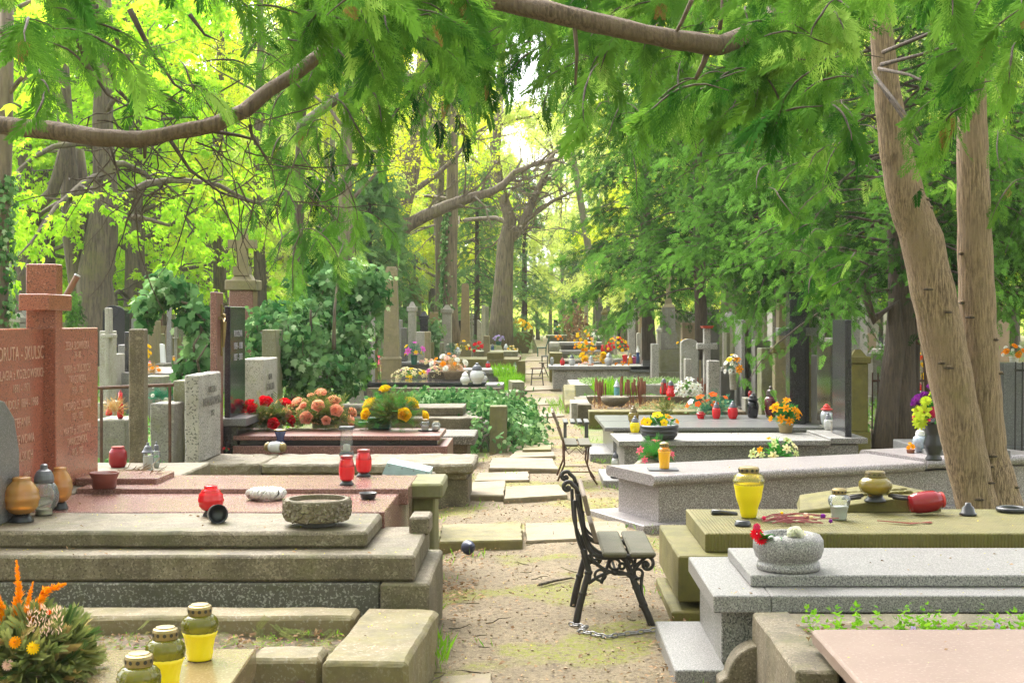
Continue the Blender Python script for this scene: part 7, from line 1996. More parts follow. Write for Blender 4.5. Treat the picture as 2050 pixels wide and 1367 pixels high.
bouquet('mass of bright yellow flowers filling the big mossy trough', 1038, 664, 52, 26, [('mum', 'yellow', 26, 6)], 'ivy_light', 'blade', 90, .3, Y=70.8, seed=24, flat=.6)
bouquet('tall yellow flowers over grey green leaves on the tilted slab tomb', 1166, 692, 40, 32, [('mum', 'yellow', 12, 6)], 'periwinkle', 'blade', 90, .3, Y=40, seed=25)
bouquet('orange yellow flowers in front of the tall yellow ones on the tilted slab tomb', 1170, 703, 48, 20, [('mum', 'orange', 9, 6), ('mum', 'yellow', 9, 6)], 'ivy_light', 'blade', 80, .3, Y=39.4, seed=26)
bouquet('dense dome of red and yellow mums at the right end of the tilted slab', 1236, 707, 48, 34, [('mum', 'yellow', 12, 6), ('mum', 'red', 14, 4), ('mum', 'orangered', 10, 4)], 'green_leaf', 'blade', 90, .3, Y=39, seed=27)
bouquet('white and pale pink flowers in a white pot behind the orange yellow ones', 1190, 692, 30, 34, [('mum', 'white', 7, 5), ('mum', 'palepink', 5, 5), ('mum', 'red', 3, 4)], 'teal_leaf', 'blade', 50, .4, Y=42, pot=('white_plastic', 9, 10, 'pot'), seed=28, cat='flower pot', name='flower_pot')
bouquet('dark green pot with little flowers left of the white potted ones', 1176, 676, 14, 16, [('mum', 'orange', 4, 3)], 'green_leaf', 'blade', 50, .5, Y=43, seed=29, cat='flower pot', name='flower_pot')
bouquet('dry brown arrangement with big yellow blooms on the pale box tomb', 1190, 729, 66, 30, [('rose', 'yellow', 6, 9)], 'tan_leaf', 'broad', 90, .2, z=.582, seed=30)
bouquet('orange flowers strewn at the foot of the red beaker lantern', 1247, 731, 30, 8, [('mum', 'orange', 9, 4)], 'tan_leaf', 'blade', 30, .3, z=.582, seed=31)
bouquet('orange peach petals strewn left of the white pear shaped lantern', 1172, 732, 34, 8, [('mum', 'palepink', 8, 4), ('mum', 'orange', 4, 3)], 'tan_leaf', 'blade', 30, .3, z=.582, seed=32)
bouquet('single yellow bloom behind the tall silver lantern', 1292, 727, 9, 26, [('rose', 'yellow', 3, 6)], 'green_leaf', 'blade', 16, .6, z=.582, seed=33)
bouquet('white and yellow flowers heaped on the farthest tomb of the right row', 1122, 662, 36, 12, [('mum', 'white', 9, 4), ('mum', 'yellow', 5, 3)], 'green_leaf', 'blade', 60, .4, Y=70, seed=34)
bouquet('cream flowers with a few red blooms on the farthest right tomb', 1150, 662, 34, 14, [('mum', 'cream', 9, 4), ('mum', 'orangered', 5, 4)], 'olive_leaf', 'blade', 60, .4, Y=71, seed=35)
bouquet('orange flowers on the layered tomb of the far right row', 1118, 680, 16, 10, [('mum', 'orange', 5, 4)], 'ivy_light', 'blade', 30, .4, Y=52.4, seed=36)
bouquet('tall yellow forsythia like flowers right of the concrete post', 292, 722, 18, 44, [('mum', 'yellow', 12, 6)], 'olive_leaf', 'blade', 30, .5, Y=23.6, seed=37)
bouquet('rust orange heather clump behind the concrete post', 306, 752, 40, 24, [('mum', 'orange', 6, 5)], 'tan_leaf', 'needle', 130, .5, Y=22.5, seed=38)
support(285, 328, 753, 22.6, 'low kerb stone under the orange heather clump', 'stone_grey', .5)
bouquet('yellow tulips left of the narrow black upright stone', 225, 708, 12, 28, [('tulip', 'yellow', 3, 5)], 'green_leaf', 'blade', 14, .8, Y=23, seed=39)
support(216, 236, 708, 23, 'pale base under the yellow tulips', 'stone_light', .4)
bouquet('blue green wreath with a few white flowers lying right of the concrete post', 320, 806, 54, 34, [('mum', 'white', 5, 5)], 'teal_leaf', 'needle', 150, .5, Y=15, seed=40)
bouquet('heap of dry straw coloured grass round the red spiral candle', 230, 836, 64, 50, [('mum', 'palepink', 2, 4)], 'tan_leaf', 'grass', 260, .8, Y=15.1, seed=41)
bouquet('dry fir twigs with pine cones and one red flower left of the red lanterns', 1332, 850, 60, 60, [('tulip', 'red', 1, 6)], 'olive_leaf', 'needle', 150, .6, Y=20, seed=42)
bouquet('yellow flowers behind the broken slanting slab', 1370, 694, 30, 14, [('mum', 'yellow', 5, 5), ('mum', 'red', 2, 4)], 'green_leaf', 'blade', 30, .4, Y=30, seed=43)
bouquet('little terracotta pot of orange flowers left of the blue white globe', 1823, 908, 18, 22, [('pansy', 'orange', 4, 5)], 'green_leaf', 'blade', 20, .5, Y=12.6, pot=('terracotta', 18, 9, 'pot'), seed=44, cat='flower pot', name='flower_pot')
bouquet('white swan vase of green shoots between the lanterns by the black stone', 1669, 864, 16, 50, [('tulip', 'red', 1, 4)], 'green_leaf', 'grass', 60, 1.2, z=.480, pot=('stone_light', 15, 22, 'vase'), seed=45, cat='flower vase', name='flower_vase')
bouquet('orange and white flowers in a white pot at the right edge behind the twin trunks', 2030, 730, 50, 40, [('mum', 'orange', 8, 7), ('mum', 'white', 6, 5)], 'green_leaf', 'blade', 60, .4, Y=18, seed=46, pot=('white_plastic', 20, 16, 'pot'), cat='flower pot', name='flower_pot')
support(2000, 2060, 731, 18.1, 'low wall behind the right edge headstone', 'stone_grey', .5)
bouquet('yellow and orange flowers glimpsed between the conifer and the leaning trunk', 1838, 765, 26, 60, [('mum', 'yellow', 8, 6), ('mum', 'orangered', 4, 6)], 'green_leaf', 'blade', 60, .5, Y=21, seed=47)
bouquet('green ivy cushion with red flower at the foot of the red granite tomb', 452, 905, 14, 14, [('mum', 'red', 2, 4)], 'ivy', 'ivy', 20, .5, Y=14.1, seed=48)

# dried stems and the flowers in the granite bowl
p = on(1560, 1048, .476)
t = thing('dried_bouquet', 'withered tulips and pink stems scattered across the mossy slab', 'dried flowers', p)
gd = random.Random(12)
mb = MB()
for i in range(26):
    a = (p[0] + gd.uniform(-.12, .05), p[1] + gd.uniform(-.10, .12), p[2] + gd.uniform(.004, .035))
    b = (a[0] + gd.uniform(.08, .34), a[1] + gd.uniform(-.05, .06), p[2] + gd.uniform(.004, .05))
    m_ = tuple((x + y) / 2 for x, y in zip(a, b))
    mb.tube([a, (m_[0], m_[1], m_[2] + gd.uniform(-.002, .02)), b], .0035, 5)
mb.build('stems', plain('dry pink stem', (0.42, 0.13, 0.14), 0.8, var=.3), t)
for dx, dy, dz, c, r in ((.26, .0, .045, 'purple', .022), (.30, -.03, .02, 'purple', .018), (.20, .06, .03, 'cream', .02), (.16, .02, .05, 'palepink', .02), (.12, .08, .03, 'cream', .022), (.02, .03, .06, 'yellow', .012), (-.10, -.04, .04, 'darkpink', .018)):
    add_flower(t, (p[0] + dx, p[1] + dy, p[2] + dz), (1, -.4, .3), 'tulip', c, r, gd)
p = on(1538, 1062, .60)
t = thing('flower_bouquet', 'red and white silk flowers drooping over the rim of the granite bowl', 'bouquet', (1.20, 6.70, .64))
for x, z, c, r, sh in ((1.075, .665, 'red', .034, 'mum'), (1.095, .64, 'red', .03, 'mum'), (1.075, .70, 'darkpink', .02, 'mum'), (1.26, .66, 'white', .036, 'rose'), (1.23, .635, 'white', .03, 'lily'), (1.29, .665, 'cream', .02, 'lily')):
    add_flower(t, (x, 6.64, z), (-.2, -1, .5), sh, c, r, gd)
P = [(1.11 + gd.uniform(-.03, .16), 6.66 + gd.uniform(-.03, .03), .625 + gd.uniform(0, .03)) for _ in range(26)]
scatter('foliage', LEAFT['broad'], P, [(gd.gauss(0, 1), -.5, gd.gauss(0, .4)) for _ in P], [(0, 0, 1)] * len(P), .055, M['green_leaf'], t)
p = on(1820, 1048, .476)
mb = MB()
for k in range(5):
    mb.tube([(p[0] - .18 + .03 * k, p[1] + .05 - .02 * k, p[2] + .012), (p[0], p[1] - .01 * k, p[2] + .006), (p[0] + .14, p[1] + .01 * k, p[2] + .006)], .0032, 5)
tag(mb.build('dry_stalks', plain('dry red stalk', (0.33, 0.10, 0.08), 0.8), loc=p), 'thin dry reddish stalks below the fallen red lantern', 'stalks')

# big fir wreath with orange plumes, lower left
p = on(70, 1345, .335)
t = thing('fir_wreath', 'large fir twig arrangement with orange feathery plumes in the lower left corner', 'flower arrangement', p)
gf = random.Random(6)
P, D, U = [], [], []
for i in range(900):
    th, ph = gf.uniform(0, 6.28), math.acos(gf.uniform(-.1, 1))
    v = Vector((math.sin(ph) * math.cos(th), math.sin(ph) * math.sin(th), math.cos(ph)))
    rr = gf.uniform(.5, 1.12)
    P.append((p[0] - .03 + v.x * .225 * rr, p[1] + v.y * .20 * rr, p[2] + .01 + max(0, v.z) * .185 * rr))
    D.append((v.x + gf.gauss(0, .5), v.y + gf.gauss(0, .5), v.z + gf.gauss(0, .4)))
    U.append((gf.gauss(0, .7), gf.gauss(0, .7), 1))
FIRT = diamonds([(i * .055, 0, 0, .75, s * c_, u_, .34, .055) for i in range(16) for s, c_, u_ in ((-1, .8, .15), (1, .8, .15), (1, .15, .8))] + [(0, 0, 0, 1, 0, 0, 1, .05)])
scatter('foliage', FIRT, P, D, U, np.random.default_rng(2).uniform(.06, .10, len(P)), M['fir'], t, np.clip(np.random.default_rng(3).normal(.45, .3, len(P)), 0, 1))
PLT = diamonds([(0, 0, 0, 1, s * .5, .3 * q, .95, .26) for s in (-1, 1) for q in (-1, 1)])
for b0, b1, b2, w in (((25, 1260), (38, 1190), (33, 1122), 1.0), ((58, 1250), (88, 1185), (132, 1168), 1.0), ((40, 1262), (55, 1210), (66, 1165), .7), ((2, 1260), (4, 1220), (-6, 1185), .9), ((45, 1275), (60, 1262), (72, 1268), .9)):
    pth = [Vector(at(a[0], a[1], p[1] - .03)) for a in (b0, b1, b2)]
    P, D, U, S = [], [], [], []
    for i in range(170):
        u = gf.random()
        q = (pth[0].lerp(pth[1], u * 2) if u < .5 else pth[1].lerp(pth[2], u * 2 - 1))
        d = (pth[1] - pth[0]).lerp(pth[2] - pth[1], u).normalized()
        o_ = Vector((gf.gauss(0, 1), gf.gauss(0, 1), gf.gauss(0, 1)))
        wd_ = .010 * w * math.sin(math.pi * min(.97, u * .9 + .08)) ** .7
        P.append(tuple(q + o_ * wd_ * .45)); D.append(tuple(d * 2.0 + o_ * .30)); U.append(tuple(o_)); S.append(.034 * w * (1.05 - .8 * u))
    scatter('plume', PLT, P, D, U, np.array(S), PETAL['orange'], t)
add_flower(t, at(66, 1296, p[1] - .20), (0, -1, .4), 'mum', 'yellow', .026, gf)
add_flower(t, at(30, 1285, p[1] - .19), (0, -1, .4), 'mum', 'orange', .024, gf)
add_flower(t, at(15, 1330, p[1] - .21), (0, -1, .4), 'mum', 'palepink', .022, gf)
add_flower(t, at(98, 1225, p[1] - .10), (0, -1, .4), 'tulip', 'orangered', .014, gf)
P = [at(gf.uniform(55, 125), gf.uniform(1215, 1275), p[1] - gf.uniform(.05, .16)) for _ in range(140)]
scatter('pink_heather', LEAFT['blade'], P, [(gf.gauss(0, .5), gf.gauss(0, .5), 1) for _ in P], [(0, -1, 0)] * len(P), .02, PETAL['palepink'], t)
# ================================================================ benches, stool, chain, fence
def spiral(cx, cz, r0, a0, a1, n=22, shrink=.82):
    return [(cx + r0 * (1 - shrink * i / n) * math.cos(a0 + (a1 - a0) * i / n), cz + r0 * (1 - shrink * i / n) * math.sin(a0 + (a1 - a0) * i / n)) for i in range(n + 1)]
def smooth_path(pts, n=6):
    out = []
    P = [Vector((p[0], 0, p[1])) for p in pts]
    for i in range(len(P) - 1):
        p0, p1, p2, p3 = P[max(i - 1, 0)], P[i], P[i + 1], P[min(i + 2, len(P) - 1)]
        for k in range(n):
            t_ = k / n
            q = 0.5 * ((2 * p1) + (p2 - p0) * t_ + (2 * p0 - 5 * p1 + 4 * p2 - p3) * t_ ** 2 + (3 * p1 - p0 - 3 * p2 + p3) * t_ ** 3)
            out.append((q.x, q.z))
    return out + [(P[-1].x, P[-1].z)]
t = thing('park_bench', 'ornate black cast iron bench with two mossy wooden seat slats facing right', 'bench', (0.45, 7.85, 0))
for yf in (7.62, 8.14):
    mb = MB()
    def bar(pts, r, n=8):
        pp = smooth_path(pts) if len(pts) > 2 else pts
        rr = [r[0] + (r[1] - r[0]) * i / (len(pp) - 1) for i in range(len(pp))] if hasattr(r, '__len__') else r
        mb.tube([(x, yf, z) for x, z in pp], rr, n)
    def circ(x, z, r, rt=.008):
        mb.tube([(x + r * math.cos(a), yf, z + r * math.sin(a)) for a in [6.2832 * i / 18 for i in range(19)]], rt, 6)
    bar([(.245, .735), (.255, .66), (.268, .56), (.285, .48), (.315, .415), (.37, .385), (.45, .385), (.66, .392)], .014)
    bar([(.222, .70), (.226, .60), (.238, .50), (.268, .42), (.318, .36)], .010)
    bar([(.268, .64), (.278, .55), (.30, .47), (.35, .42), (.42, .39)], .008)
    mb.tube([(x, yf, z) for x, z in [(.245, .735), (.235, .765), (.21, .787)] + spiral(.185, .770, .034, 1.0, 1.0 + 5.2)], .012, 8)
    mb.ball((.187, yf, .768), .015, .015, .015, 8, 6)
    bar([(.268, .425), (.288, .36), (.30, .30), (.295, .24)], (.016, .018))
    bar([(.30, .30), (.27, .19), (.245, .09), (.225, -.02)], (.017, .022))
    bar([(.42, .385), (.40, .32), (.37, .24)], .010)
    bar([(.30, .40), (.36, .335), (.45, .295), (.53, .30), (.60, .37)], .010)
    bar([(.30, .24), (.37, .285), (.45, .305), (.52, .285), (.565, .235)], .010)
    bar([(.50, .385), (.53, .32), (.56, .25)], .011)
    bar([(.545, .27), (.59, .15), (.63, .06), (.66, -.02)], (.018, .021))
    bar([(.60, .30), (.592, .22), (.605, .12)], .009)
    bar([(.545, .33), (.59, .36), (.625, .392)], .009)
    mb.tube([(x, yf, z) for x, z in spiral(.622, .345, .044, 1.4, 1.4 - 6.6)], .010, 8)
    mb.ball((.624, yf, .343), .017, .014, .017, 8, 6)
    for x, z, r in ((.445, .345, .030), (.525, .352, .022), (.365, .285, .030), (.575, .292, .026), (.485, .335, .016)):
        circ(x, z, r)
    for x, z, r in ((.448, .302, .024), (.268, .185, .024), (.30, .30, .024), (.603, .118, .026), (.33, .40, .018), (.555, .27, .022)):
        mb.ball((x, yf, z), r, .020, r * .8, 10, 6)
    mb.build('side_frame', M['iron'], t, smooth=True)
MB().tube([(.45, 7.62, .305), (.45, 8.14, .305)], .008, 6).tube([(.31, 7.62, .40), (.31, 8.14, .40)], .008, 6).build('stretcher', M['iron'], t)
for x0, x1 in ((.372, .506), (.522, .664)):
    MB().sbox(x0, x1, 7.50, 8.28, .402, .430, rough=.002, res=.08, ch=.01).build('seat_slat', M['wood'], t)
for (x0, z0, x1, z1) in ((.255, .735, .283, .625), (.292, .585, .325, .475)):
    d = Vector((x1 - x0, 0, z1 - z0)).normalized()
    nrm = Vector((-d.z, 0, d.x)) * -.013
    a, b = Vector((x0, 0, z0)), Vector((x1, 0, z1))
    off = Vector((.016, 0, .004))
    poly = [a + nrm + off, b + nrm + off, b - nrm + off, a - nrm + off]
    o = MB().prism([(q.x, q.z) for q in poly], 'y', 7.52, 8.28).build('back_slat', M['wood_brown'], t)
    bv = o.modifiers.new('edge', 'BEVEL'); bv.width = .005
# chain
mb = MB()
cp = [on(px, py, .018) for px, py in ((1140, 1248), (1158, 1262), (1190, 1268), (1215, 1274), (1250, 1268), (1285, 1264), (1318, 1258))]
cp = [cp[0]] + [on(1175, 1254, .03)] + cp[1:]
tot = []
for a, b in zip(cp, cp[1:]):
    tot += [Vector(a).lerp(Vector(b), k / 8) for k in range(8)]
acc, last, k = 0, tot[0], 0
for q in tot[1:]:
    if (q - last).length > .030:
        d = (q - last).normalized()
        s = Vector((-d.y, d.x, 0)) if k % 2 else Vector((0, 0, 1))
        s = (s * .8 + Vector((0, 0, 1)) * .2 * (k % 2)).normalized()
        c = (last + q) / 2
        mb.tube([tuple(c + d * .021 * math.cos(a) * 1.25 + s * .010 * math.sin(a)) for a in [6.2832 * i / 12 for i in range(13)]], .0042, 5)
        last = q
        k += 1
tag(mb.build('chain', M['steel'], loc=cp[3], smooth=True), 'rusty grey steel chain lying on the ground at the feet of the iron bench', 'chain')

t = thing('wooden_bench', 'rusty iron framed chair bench with brown slats opposite the rock faced tomb', 'bench', (.45, 14.5, 0))
Y = 14.3
def pz(px, py, y=Y):
    return at(px, py, y)
for y in (14.1, 14.62):
    mb = MB()
    A_ = lambda px, py: (at(px, py, Y)[0], y, at(px, py, Y)[2])
    mb.tube([A_(1106, 820), A_(1118, 852), A_(1128, 884), A_(1129, 925), A_(1116, 958)], .010, 6)
    mb.tube([A_(1178, 886), A_(1174, 925), A_(1182, 948), A_(1194, 965)], .010, 6)
    mb.tube([A_(1126, 886), A_(1180, 886)], .011, 6)
    mb.tube([A_(1130, 940), A_(1180, 940)], .006, 6).tube([A_(1127, 890), A_(1138, 905), A_(1152, 892), A_(1165, 905), A_(1176, 890)], .005, 5)
    mb.build('side_frame', M['rust'], t, smooth=True)
for px0, px1 in ((1130, 1155), (1158, 1182)):
    a, b = at(px0, 882, Y)[0], at(px1, 882, Y)[0]
    MB().sbox(a, b, 13.98, 14.75, .408, .432, rough=.002, ch=.006).build('seat_slat', M['wood'], t)
for (p0, p1) in (((1103, 822), (1114, 848)), ((1113, 850), (1123, 876))):
    a, b = at(*p0, Y), at(*p1, Y)
    MB().prism([(a[0], a[2]), (b[0], b[2]), (b[0] + .022, b[2] + .006), (a[0] + .022, a[2] + .006)], 'y', 13.98, 14.8).build('back_slat', M['wood_brown'], t)
t = thing('slatted_stool', 'low stool of four dark grey slats just beyond the rusty framed bench', 'stool', (.50, 18, 0))
for i in range(4):
    x = at(1127 + 14 * i, 840, 18)[0]
    MB().sbox(x, x + .062, 17.7, 18.3, .355, .385, rough=.001, ch=.006).build('seat_slat', M['wood_dark'], t)
for x in (.40, .68):
    for y in (17.75, 18.2):
        MB().box(x - .016, x + .016, y - .016, y + .016, -.02, .354).build('leg', M['wood_dark'], t)
t = thing('stool', 'dark four legged stool standing on the left of the pale box tomb', 'stool', (.08, 35.6, 0))
MB().lathe([(.17, .425), (.175, .44), (.17, .455)], 16, (.07, 35.6, 0)).build('seat', M['rust'], t)
lg = []
for sx in (-1, 1):
    for sy in (-1, 1):
        MB().tube([(.07 + sx * .12, 35.6 + sy * .12, .43), (.07 + sx * .16, 35.6 + sy * .16, -.02)], .014, 6).build('leg', M['iron'], t)
MB().tube([(-.06, 35.46, .18), (.20, 35.46, .18), (.20, 35.74, .18), (-.06, 35.74, .18), (-.06, 35.46, .18)], .009, 5).build('stretcher', M['iron'], t)
t = thing('folding_stool', 'small folding stool with splayed legs further along the path', 'stool', (.22, 41, 0))
MB().sbox(.13, .38, 40.9, 41.3, .40, .43, rough=0, res=9).build('seat', M['wood_brown'], t)
for y in (40.95, 41.2):
    MB().tube([(.28, y, .40), (.14, y, -.02)], .012, 5).build('leg', M['iron'], t)
    MB().tube([(.24, y, .40), (.42, y, -.02)], .012, 5).build('leg', M['iron'], t)
t = thing('green_chair', 'far green garden chair beside the buttress of the big mossy trough', 'chair', (.25, 62, 0))
MB().sbox(.12, .55, 62, 62.5, .42, .46, rough=0, res=9).build('seat', M['green_plastic'], t)
MB().frustum([(.50, 62, .46), (.54, 62, .46), (.54, 62.5, .46), (.50, 62.5, .46)], [(.66, 62, .95), (.70, 62, .95), (.70, 62.5, .95), (.66, 62.5, .95)]).build('backrest', M['green_plastic'], t)
for x in (.15, .52):
    for y in (62.04, 62.46):
        MB().box(x - .02, x + .02, y - .02, y + .02, -.02, .42).build('leg', M['green_plastic'], t)
t = thing('small_stool', 'little dark bench against the round topped stone at the far path edge', 'stool', (.40, 49, 0))
MB().sbox(.24, .50, 48.8, 49.3, .38, .42, rough=0, res=9).build('seat', M['wood_dark'], t)
for x in (.27, .47):
    for y in (48.85, 49.25):
        MB().box(x - .02, x + .02, y - .02, y + .02, -.02, .38).build('leg', M['wood_dark'], t)
# iron fence behind the conifer, rail on the left, red tray on the cross
def fence(label, x0, x1, y, h, n, z0=0.0, mat='iron'):
    t = thing('iron_fence', label, 'fence', ((x0 + x1) / 2, y, 0))
    mb = MB()
    for z in (z0 + .12, z0 + h - .1):
        mb.tube([(x0, y, z), (x1, y, z)], .014, 6)
    mb.build('rail', M[mat], t)
    mb = MB()
    for i in range(n):
        x = x0 + (x1 - x0) * i / (n - 1)
        mb.tube([(x, y, z0), (x + .01, y, z0 + h)], .009, 5)
    o = mb.build('bars', M[mat], t)
fence('low rusty iron grave fence left and right of the dark conifer trunk', 4.15, 5.1, 16.9, 1.05, 15, mat='rust')
fence('dark iron grave fence at the right edge of the photo behind the twin trunks', 5.7, 6.6, 16.3, 1.2, 12)
t = thing('iron_post', 'rusty leaning iron post just left of the leaning tree trunk', 'post', (4.75, 16.6, 0))
MB().tube([(4.80, 16.6, -.02), (4.72, 16.6, 1.35), (4.66, 16.6, 1.5)], .035, 8).tube([(4.55, 16.6, 1.46), (4.95, 16.6, 1.30)], .03, 6).build('post', M['rust'], t)
t = thing('rusty_rail', 'thin rusty pipe rail running behind the concrete post on the left', 'rail', (-3.4, 12.6, 0))
MB().tube([at(190, 777, 12.6), at(348, 770, 12.6)], .016, 8).build('pipe', M['rust'], t)
MB().tube([at(203, 776, 12.6), (at(203, 776, 12.6)[0], 12.6, -.02)], .016, 6).build('upright', M['rust'], t)
MB().tube([at(340, 770, 12.6), (at(340, 770, 12.6)[0], 12.6, -.02)], .016, 6).build('upright', M['rust'], t)
p = at(1416, 656, 24.7)
t = thing('red_tray', 'shallow red plastic tray hung over the head of the pale granite cross', 'tray', p)
M['red_plastic'] = plain('red plastic', (0.45, 0.05, 0.025), 0.45)
MB().frustum([(p[0] - .08, p[1] - .1, p[2] - .01), (p[0] + .08, p[1] - .1, p[2] - .01), (p[0] + .08, p[1] + .25, p[2] - .01), (p[0] - .08, p[1] + .25, p[2] - .01)], [(p[0] - .10, p[1] - .12, p[2] + .03), (p[0] + .10, p[1] - .12, p[2] + .03), (p[0] + .10, p[1] + .27, p[2] + .03), (p[0] - .10, p[1] + .27, p[2] + .03)]).build('tray', M['red_plastic'], t)
MB().box(p[0] - .105, p[0] + .105, p[1] - .125, p[1] - .115, p[2] + .025, p[2] + .035).build('rim', M['red_plastic'], t)
t = thing('brown_pipe', 'short brown pipe end sticking up behind the red cross', 'pipe', at(130, 600, 9.6))
MB().tube([at(118, 618, 9.6), at(155, 552, 9.6)], .021, 12).build('pipe', plain('brown pipe', (0.20, 0.10, 0.06), 0.6), t)
MB().tube([at(154.4, 553, 9.599), at(156, 550.4, 9.6)], .0225, 12).build('end_cap', M['silver'], t)
t = thing('white_plaque', 'slanting white inscribed plaque leaning in front of the pointed granite needle', 'plaque', at(326, 726, 27.5))
a, b = at(319, 688, 27.5), at(330, 726, 27.5)
MB().frustum([(a[0] + .02, 27.5, b[2]), (b[0], 27.5, b[2]), (b[0], 27.6, b[2]), (a[0] + .02, 27.6, b[2])], [(a[0], 27.52, a[2]), (a[0] + .08, 27.52, a[2] - .02), (a[0] + .08, 27.62, a[2] - .02), (a[0], 27.62, a[2])]).build('plaque', M['white_plastic'], t)
support(316, 334, 727, 27.4, 'foot stone under the slanting white plaque', 'stone_grey', .4)

# ================================================================ ivy, ground cover, grass, litter
ri = np.random.default_rng(17)
def ivy_blobs(name, label, cat, blobs, n, size, mat='ivy', stems=(), T=IVY, loc=None):
    """leaves over the outside of overlapping ellipsoids (cx, cy, cz, rx, ry, rz), with woody stems"""
    t = thing(name, label, cat, loc or (blobs[0][0], blobs[0][1], 0))
    w = np.array([b[3] * b[5] + b[3] * b[4] + b[4] * b[5] for b in blobs])
    P, U, D = [], [], []
    for b, k in zip(blobs, (n * w / w.sum()).astype(int)):
        v = unit(ri.normal(0, 1, (k, 3)) + np.array([0, -.25, .15]))
        s = ri.uniform(.62, 1.05, (k, 1)) + np.abs(ri.normal(0, .14, (k, 1)))
        P.append(np.array(b[:3]) + v * np.array(b[3:]) * s)
        U.append(v + ri.normal(0, .45, (k, 3)) + np.array([0, 0, .35]))
        D.append(ri.normal(0, .6, (k, 3)) + np.array([0, -.2, -.8]))
        lump = np.array([noise.noise((q[0] * 2.6, q[1] * 2.6, q[2] * 2.6 + b[0])) for q in v])
        P[-1] = np.array(b[:3]) + (P[-1] - np.array(b[:3])) * (1 + .38 * lump[:, None])
    P, U, D = np.concatenate(P), np.concatenate(U), np.concatenate(D)
    keep = P[:, 2] > .0
    P, U, D = P[keep], U[keep], D[keep]
    scatter('leaves', T, P, D, U, size * ri.uniform(.55, 1.25, len(P)), M[mat], t, clump(P, 3, ri, .4, .8, .2))
    mb = MB()
    for pts, r in stems:
        mb.tube(*fine([Vector(q) for q in pts], [r * (1 - .6 * i / (len(pts) - 1)) for i in range(len(pts))], 5), 7, wob=.1)
    gs = random.Random(3)
    for b in blobs:
        for k in range(4):
            mb.tube(bend((b[0] + gs.uniform(-.5, .5) * b[3], b[1], max(.02, b[2] - b[5] * .6)), (gs.uniform(-.6, .6), gs.uniform(-.8, 0), 1), b[5] * 1.5, 6, gs, 0, .25), [.014, .012, .01, .008, .006, .005, .004], 5, cap=False)
    mb.build('stems', M['bark_grey'], t, smooth=True)
    return t
def bl(px, py, Y, rpx, rpy, ry):
    x, y, z = at(px, py, Y)
    return (x, y, z, rpx * Y / FPX, ry, rpy * Y / FPX)
ivy_blobs('ivy_arch', 'ivy climbing in an arch with leafy tip over the gravestones left of the red pillar', 'ivy',
          [bl(404, 690, 17, 24, 56, .3), bl(392, 640, 17, 28, 36, .3), bl(352, 585, 17, 44, 26, .3), bl(300, 612, 17, 30, 26, .25), bl(335, 560, 17, 38, 18, .25), bl(385, 745, 17, 32, 44, .3), bl(290, 645, 17, 16, 12, .2)], 820, .14, stems=[([at(412, 760, 17), at(396, 690, 16.8), at(408, 640, 16.8), at(380, 610, 16.8), at(350, 600, 16.8)], .035), ([at(390, 740, 16.9), at(388, 690, 16.6), at(400, 670, 16.6)], .02), ([at(402, 760, 16.9), at(395, 722, 16.5), at(415, 690, 16.5)], .02)])
ivy_blobs('ivy_bush', 'tall mass of dark ivy smothering old stones behind the rose bouquets', 'ivy',
          [bl(540, 660, 18.2, 50, 50, .5), bl(540, 720, 18, 50, 50, .5), bl(585, 700, 18, 50, 80, .5), bl(640, 740, 18.3, 70, 60, .6), bl(600, 640, 18.6, 60, 40, .5), bl(690, 720, 18.8, 48, 60, .5), bl(700, 660, 19, 44, 40, .5)], 3300, .115,
          stems=[([at(668, 700, 18), at(670, 620, 18), at(676, 560, 18.2)], .028), ([at(618, 720, 18), at(622, 660, 18), at(622, 620, 18)], .03)])
ivy_blobs('ivy_bush', 'crown of ivy hanging high over the left side of the tall plain grey slab', 'ivy',
          [bl(640, 570, 19.5, 60, 44, .6), bl(710, 560, 19.5, 60, 40, .6), bl(740, 590, 19.5, 36, 34, .5), bl(690, 610, 19.5, 50, 30, .6)], 1700, .12,
          stems=[([at(676, 720, 19.4), at(680, 640, 19.4), at(690, 580, 19.5)], .05)])
ivy_blobs('ivy_bush', 'young leafy shrub at the foot of the tall plain grey slab', 'shrub', [bl(700, 740, 22.5, 40, 36, .4), bl(680, 700, 22.5, 40, 30, .4), bl(716, 690, 22.5, 22, 26, .3)], 900, .12, 'ivy_light')
ivy_blobs('ivy_bank', 'bank of ivy spilling from the old tomb step to the path round the post', 'ivy',
          [(-.30, 18.2, .10, .42, .8, .40), (-.15, 18.6, .05, .30, 1.0, .26), (-.55, 19.5, .30, .6, 1.2, .28), (-1.1, 20.5, .40, .8, 1.0, .24), (-1.7, 20.6, .42, .7, .8, .22), (-.25, 20.5, .12, .35, 1.2, .35), (-.75, 17.6, .18, .10, .3, .22), (-.62, 18.4, .45, .14, .5, .14), (-1.2, 22, .40, 1.0, 1.0, .2)], 4300, .085)
ivy_blobs('ivy_column', 'ivy sleeve on the stump below the reddish slab by the ivy ribboned tree', 'ivy', [bl(872, 680, 40, 10, 36, .3)], 260, .16)
ivy_blobs('ivy_clump', 'clump of ivy on the ground between the rock faced tomb and the concrete post', 'ivy', [(-3.3, 12.9, .1, .25, .4, .14), (-3.75, 13.2, .12, .5, .4, .2)], 420, .07)
ivy_blobs('ivy_clump', 'cushion of ivy and pale leaves in the kerb grave right of the red jar', 'ivy', [(-4.1, 13.4, .15, .7, .5, .2)], 380, .08)
ivy_blobs('brown_ivy_mound', 'tall mound of bare brown ivy stems at the far left of the right row', 'shrub', [bl(1150, 650, 66, 24, 36, .8), bl(1160, 690, 64, 22, 24, .6)], 900, .16, 'litter')
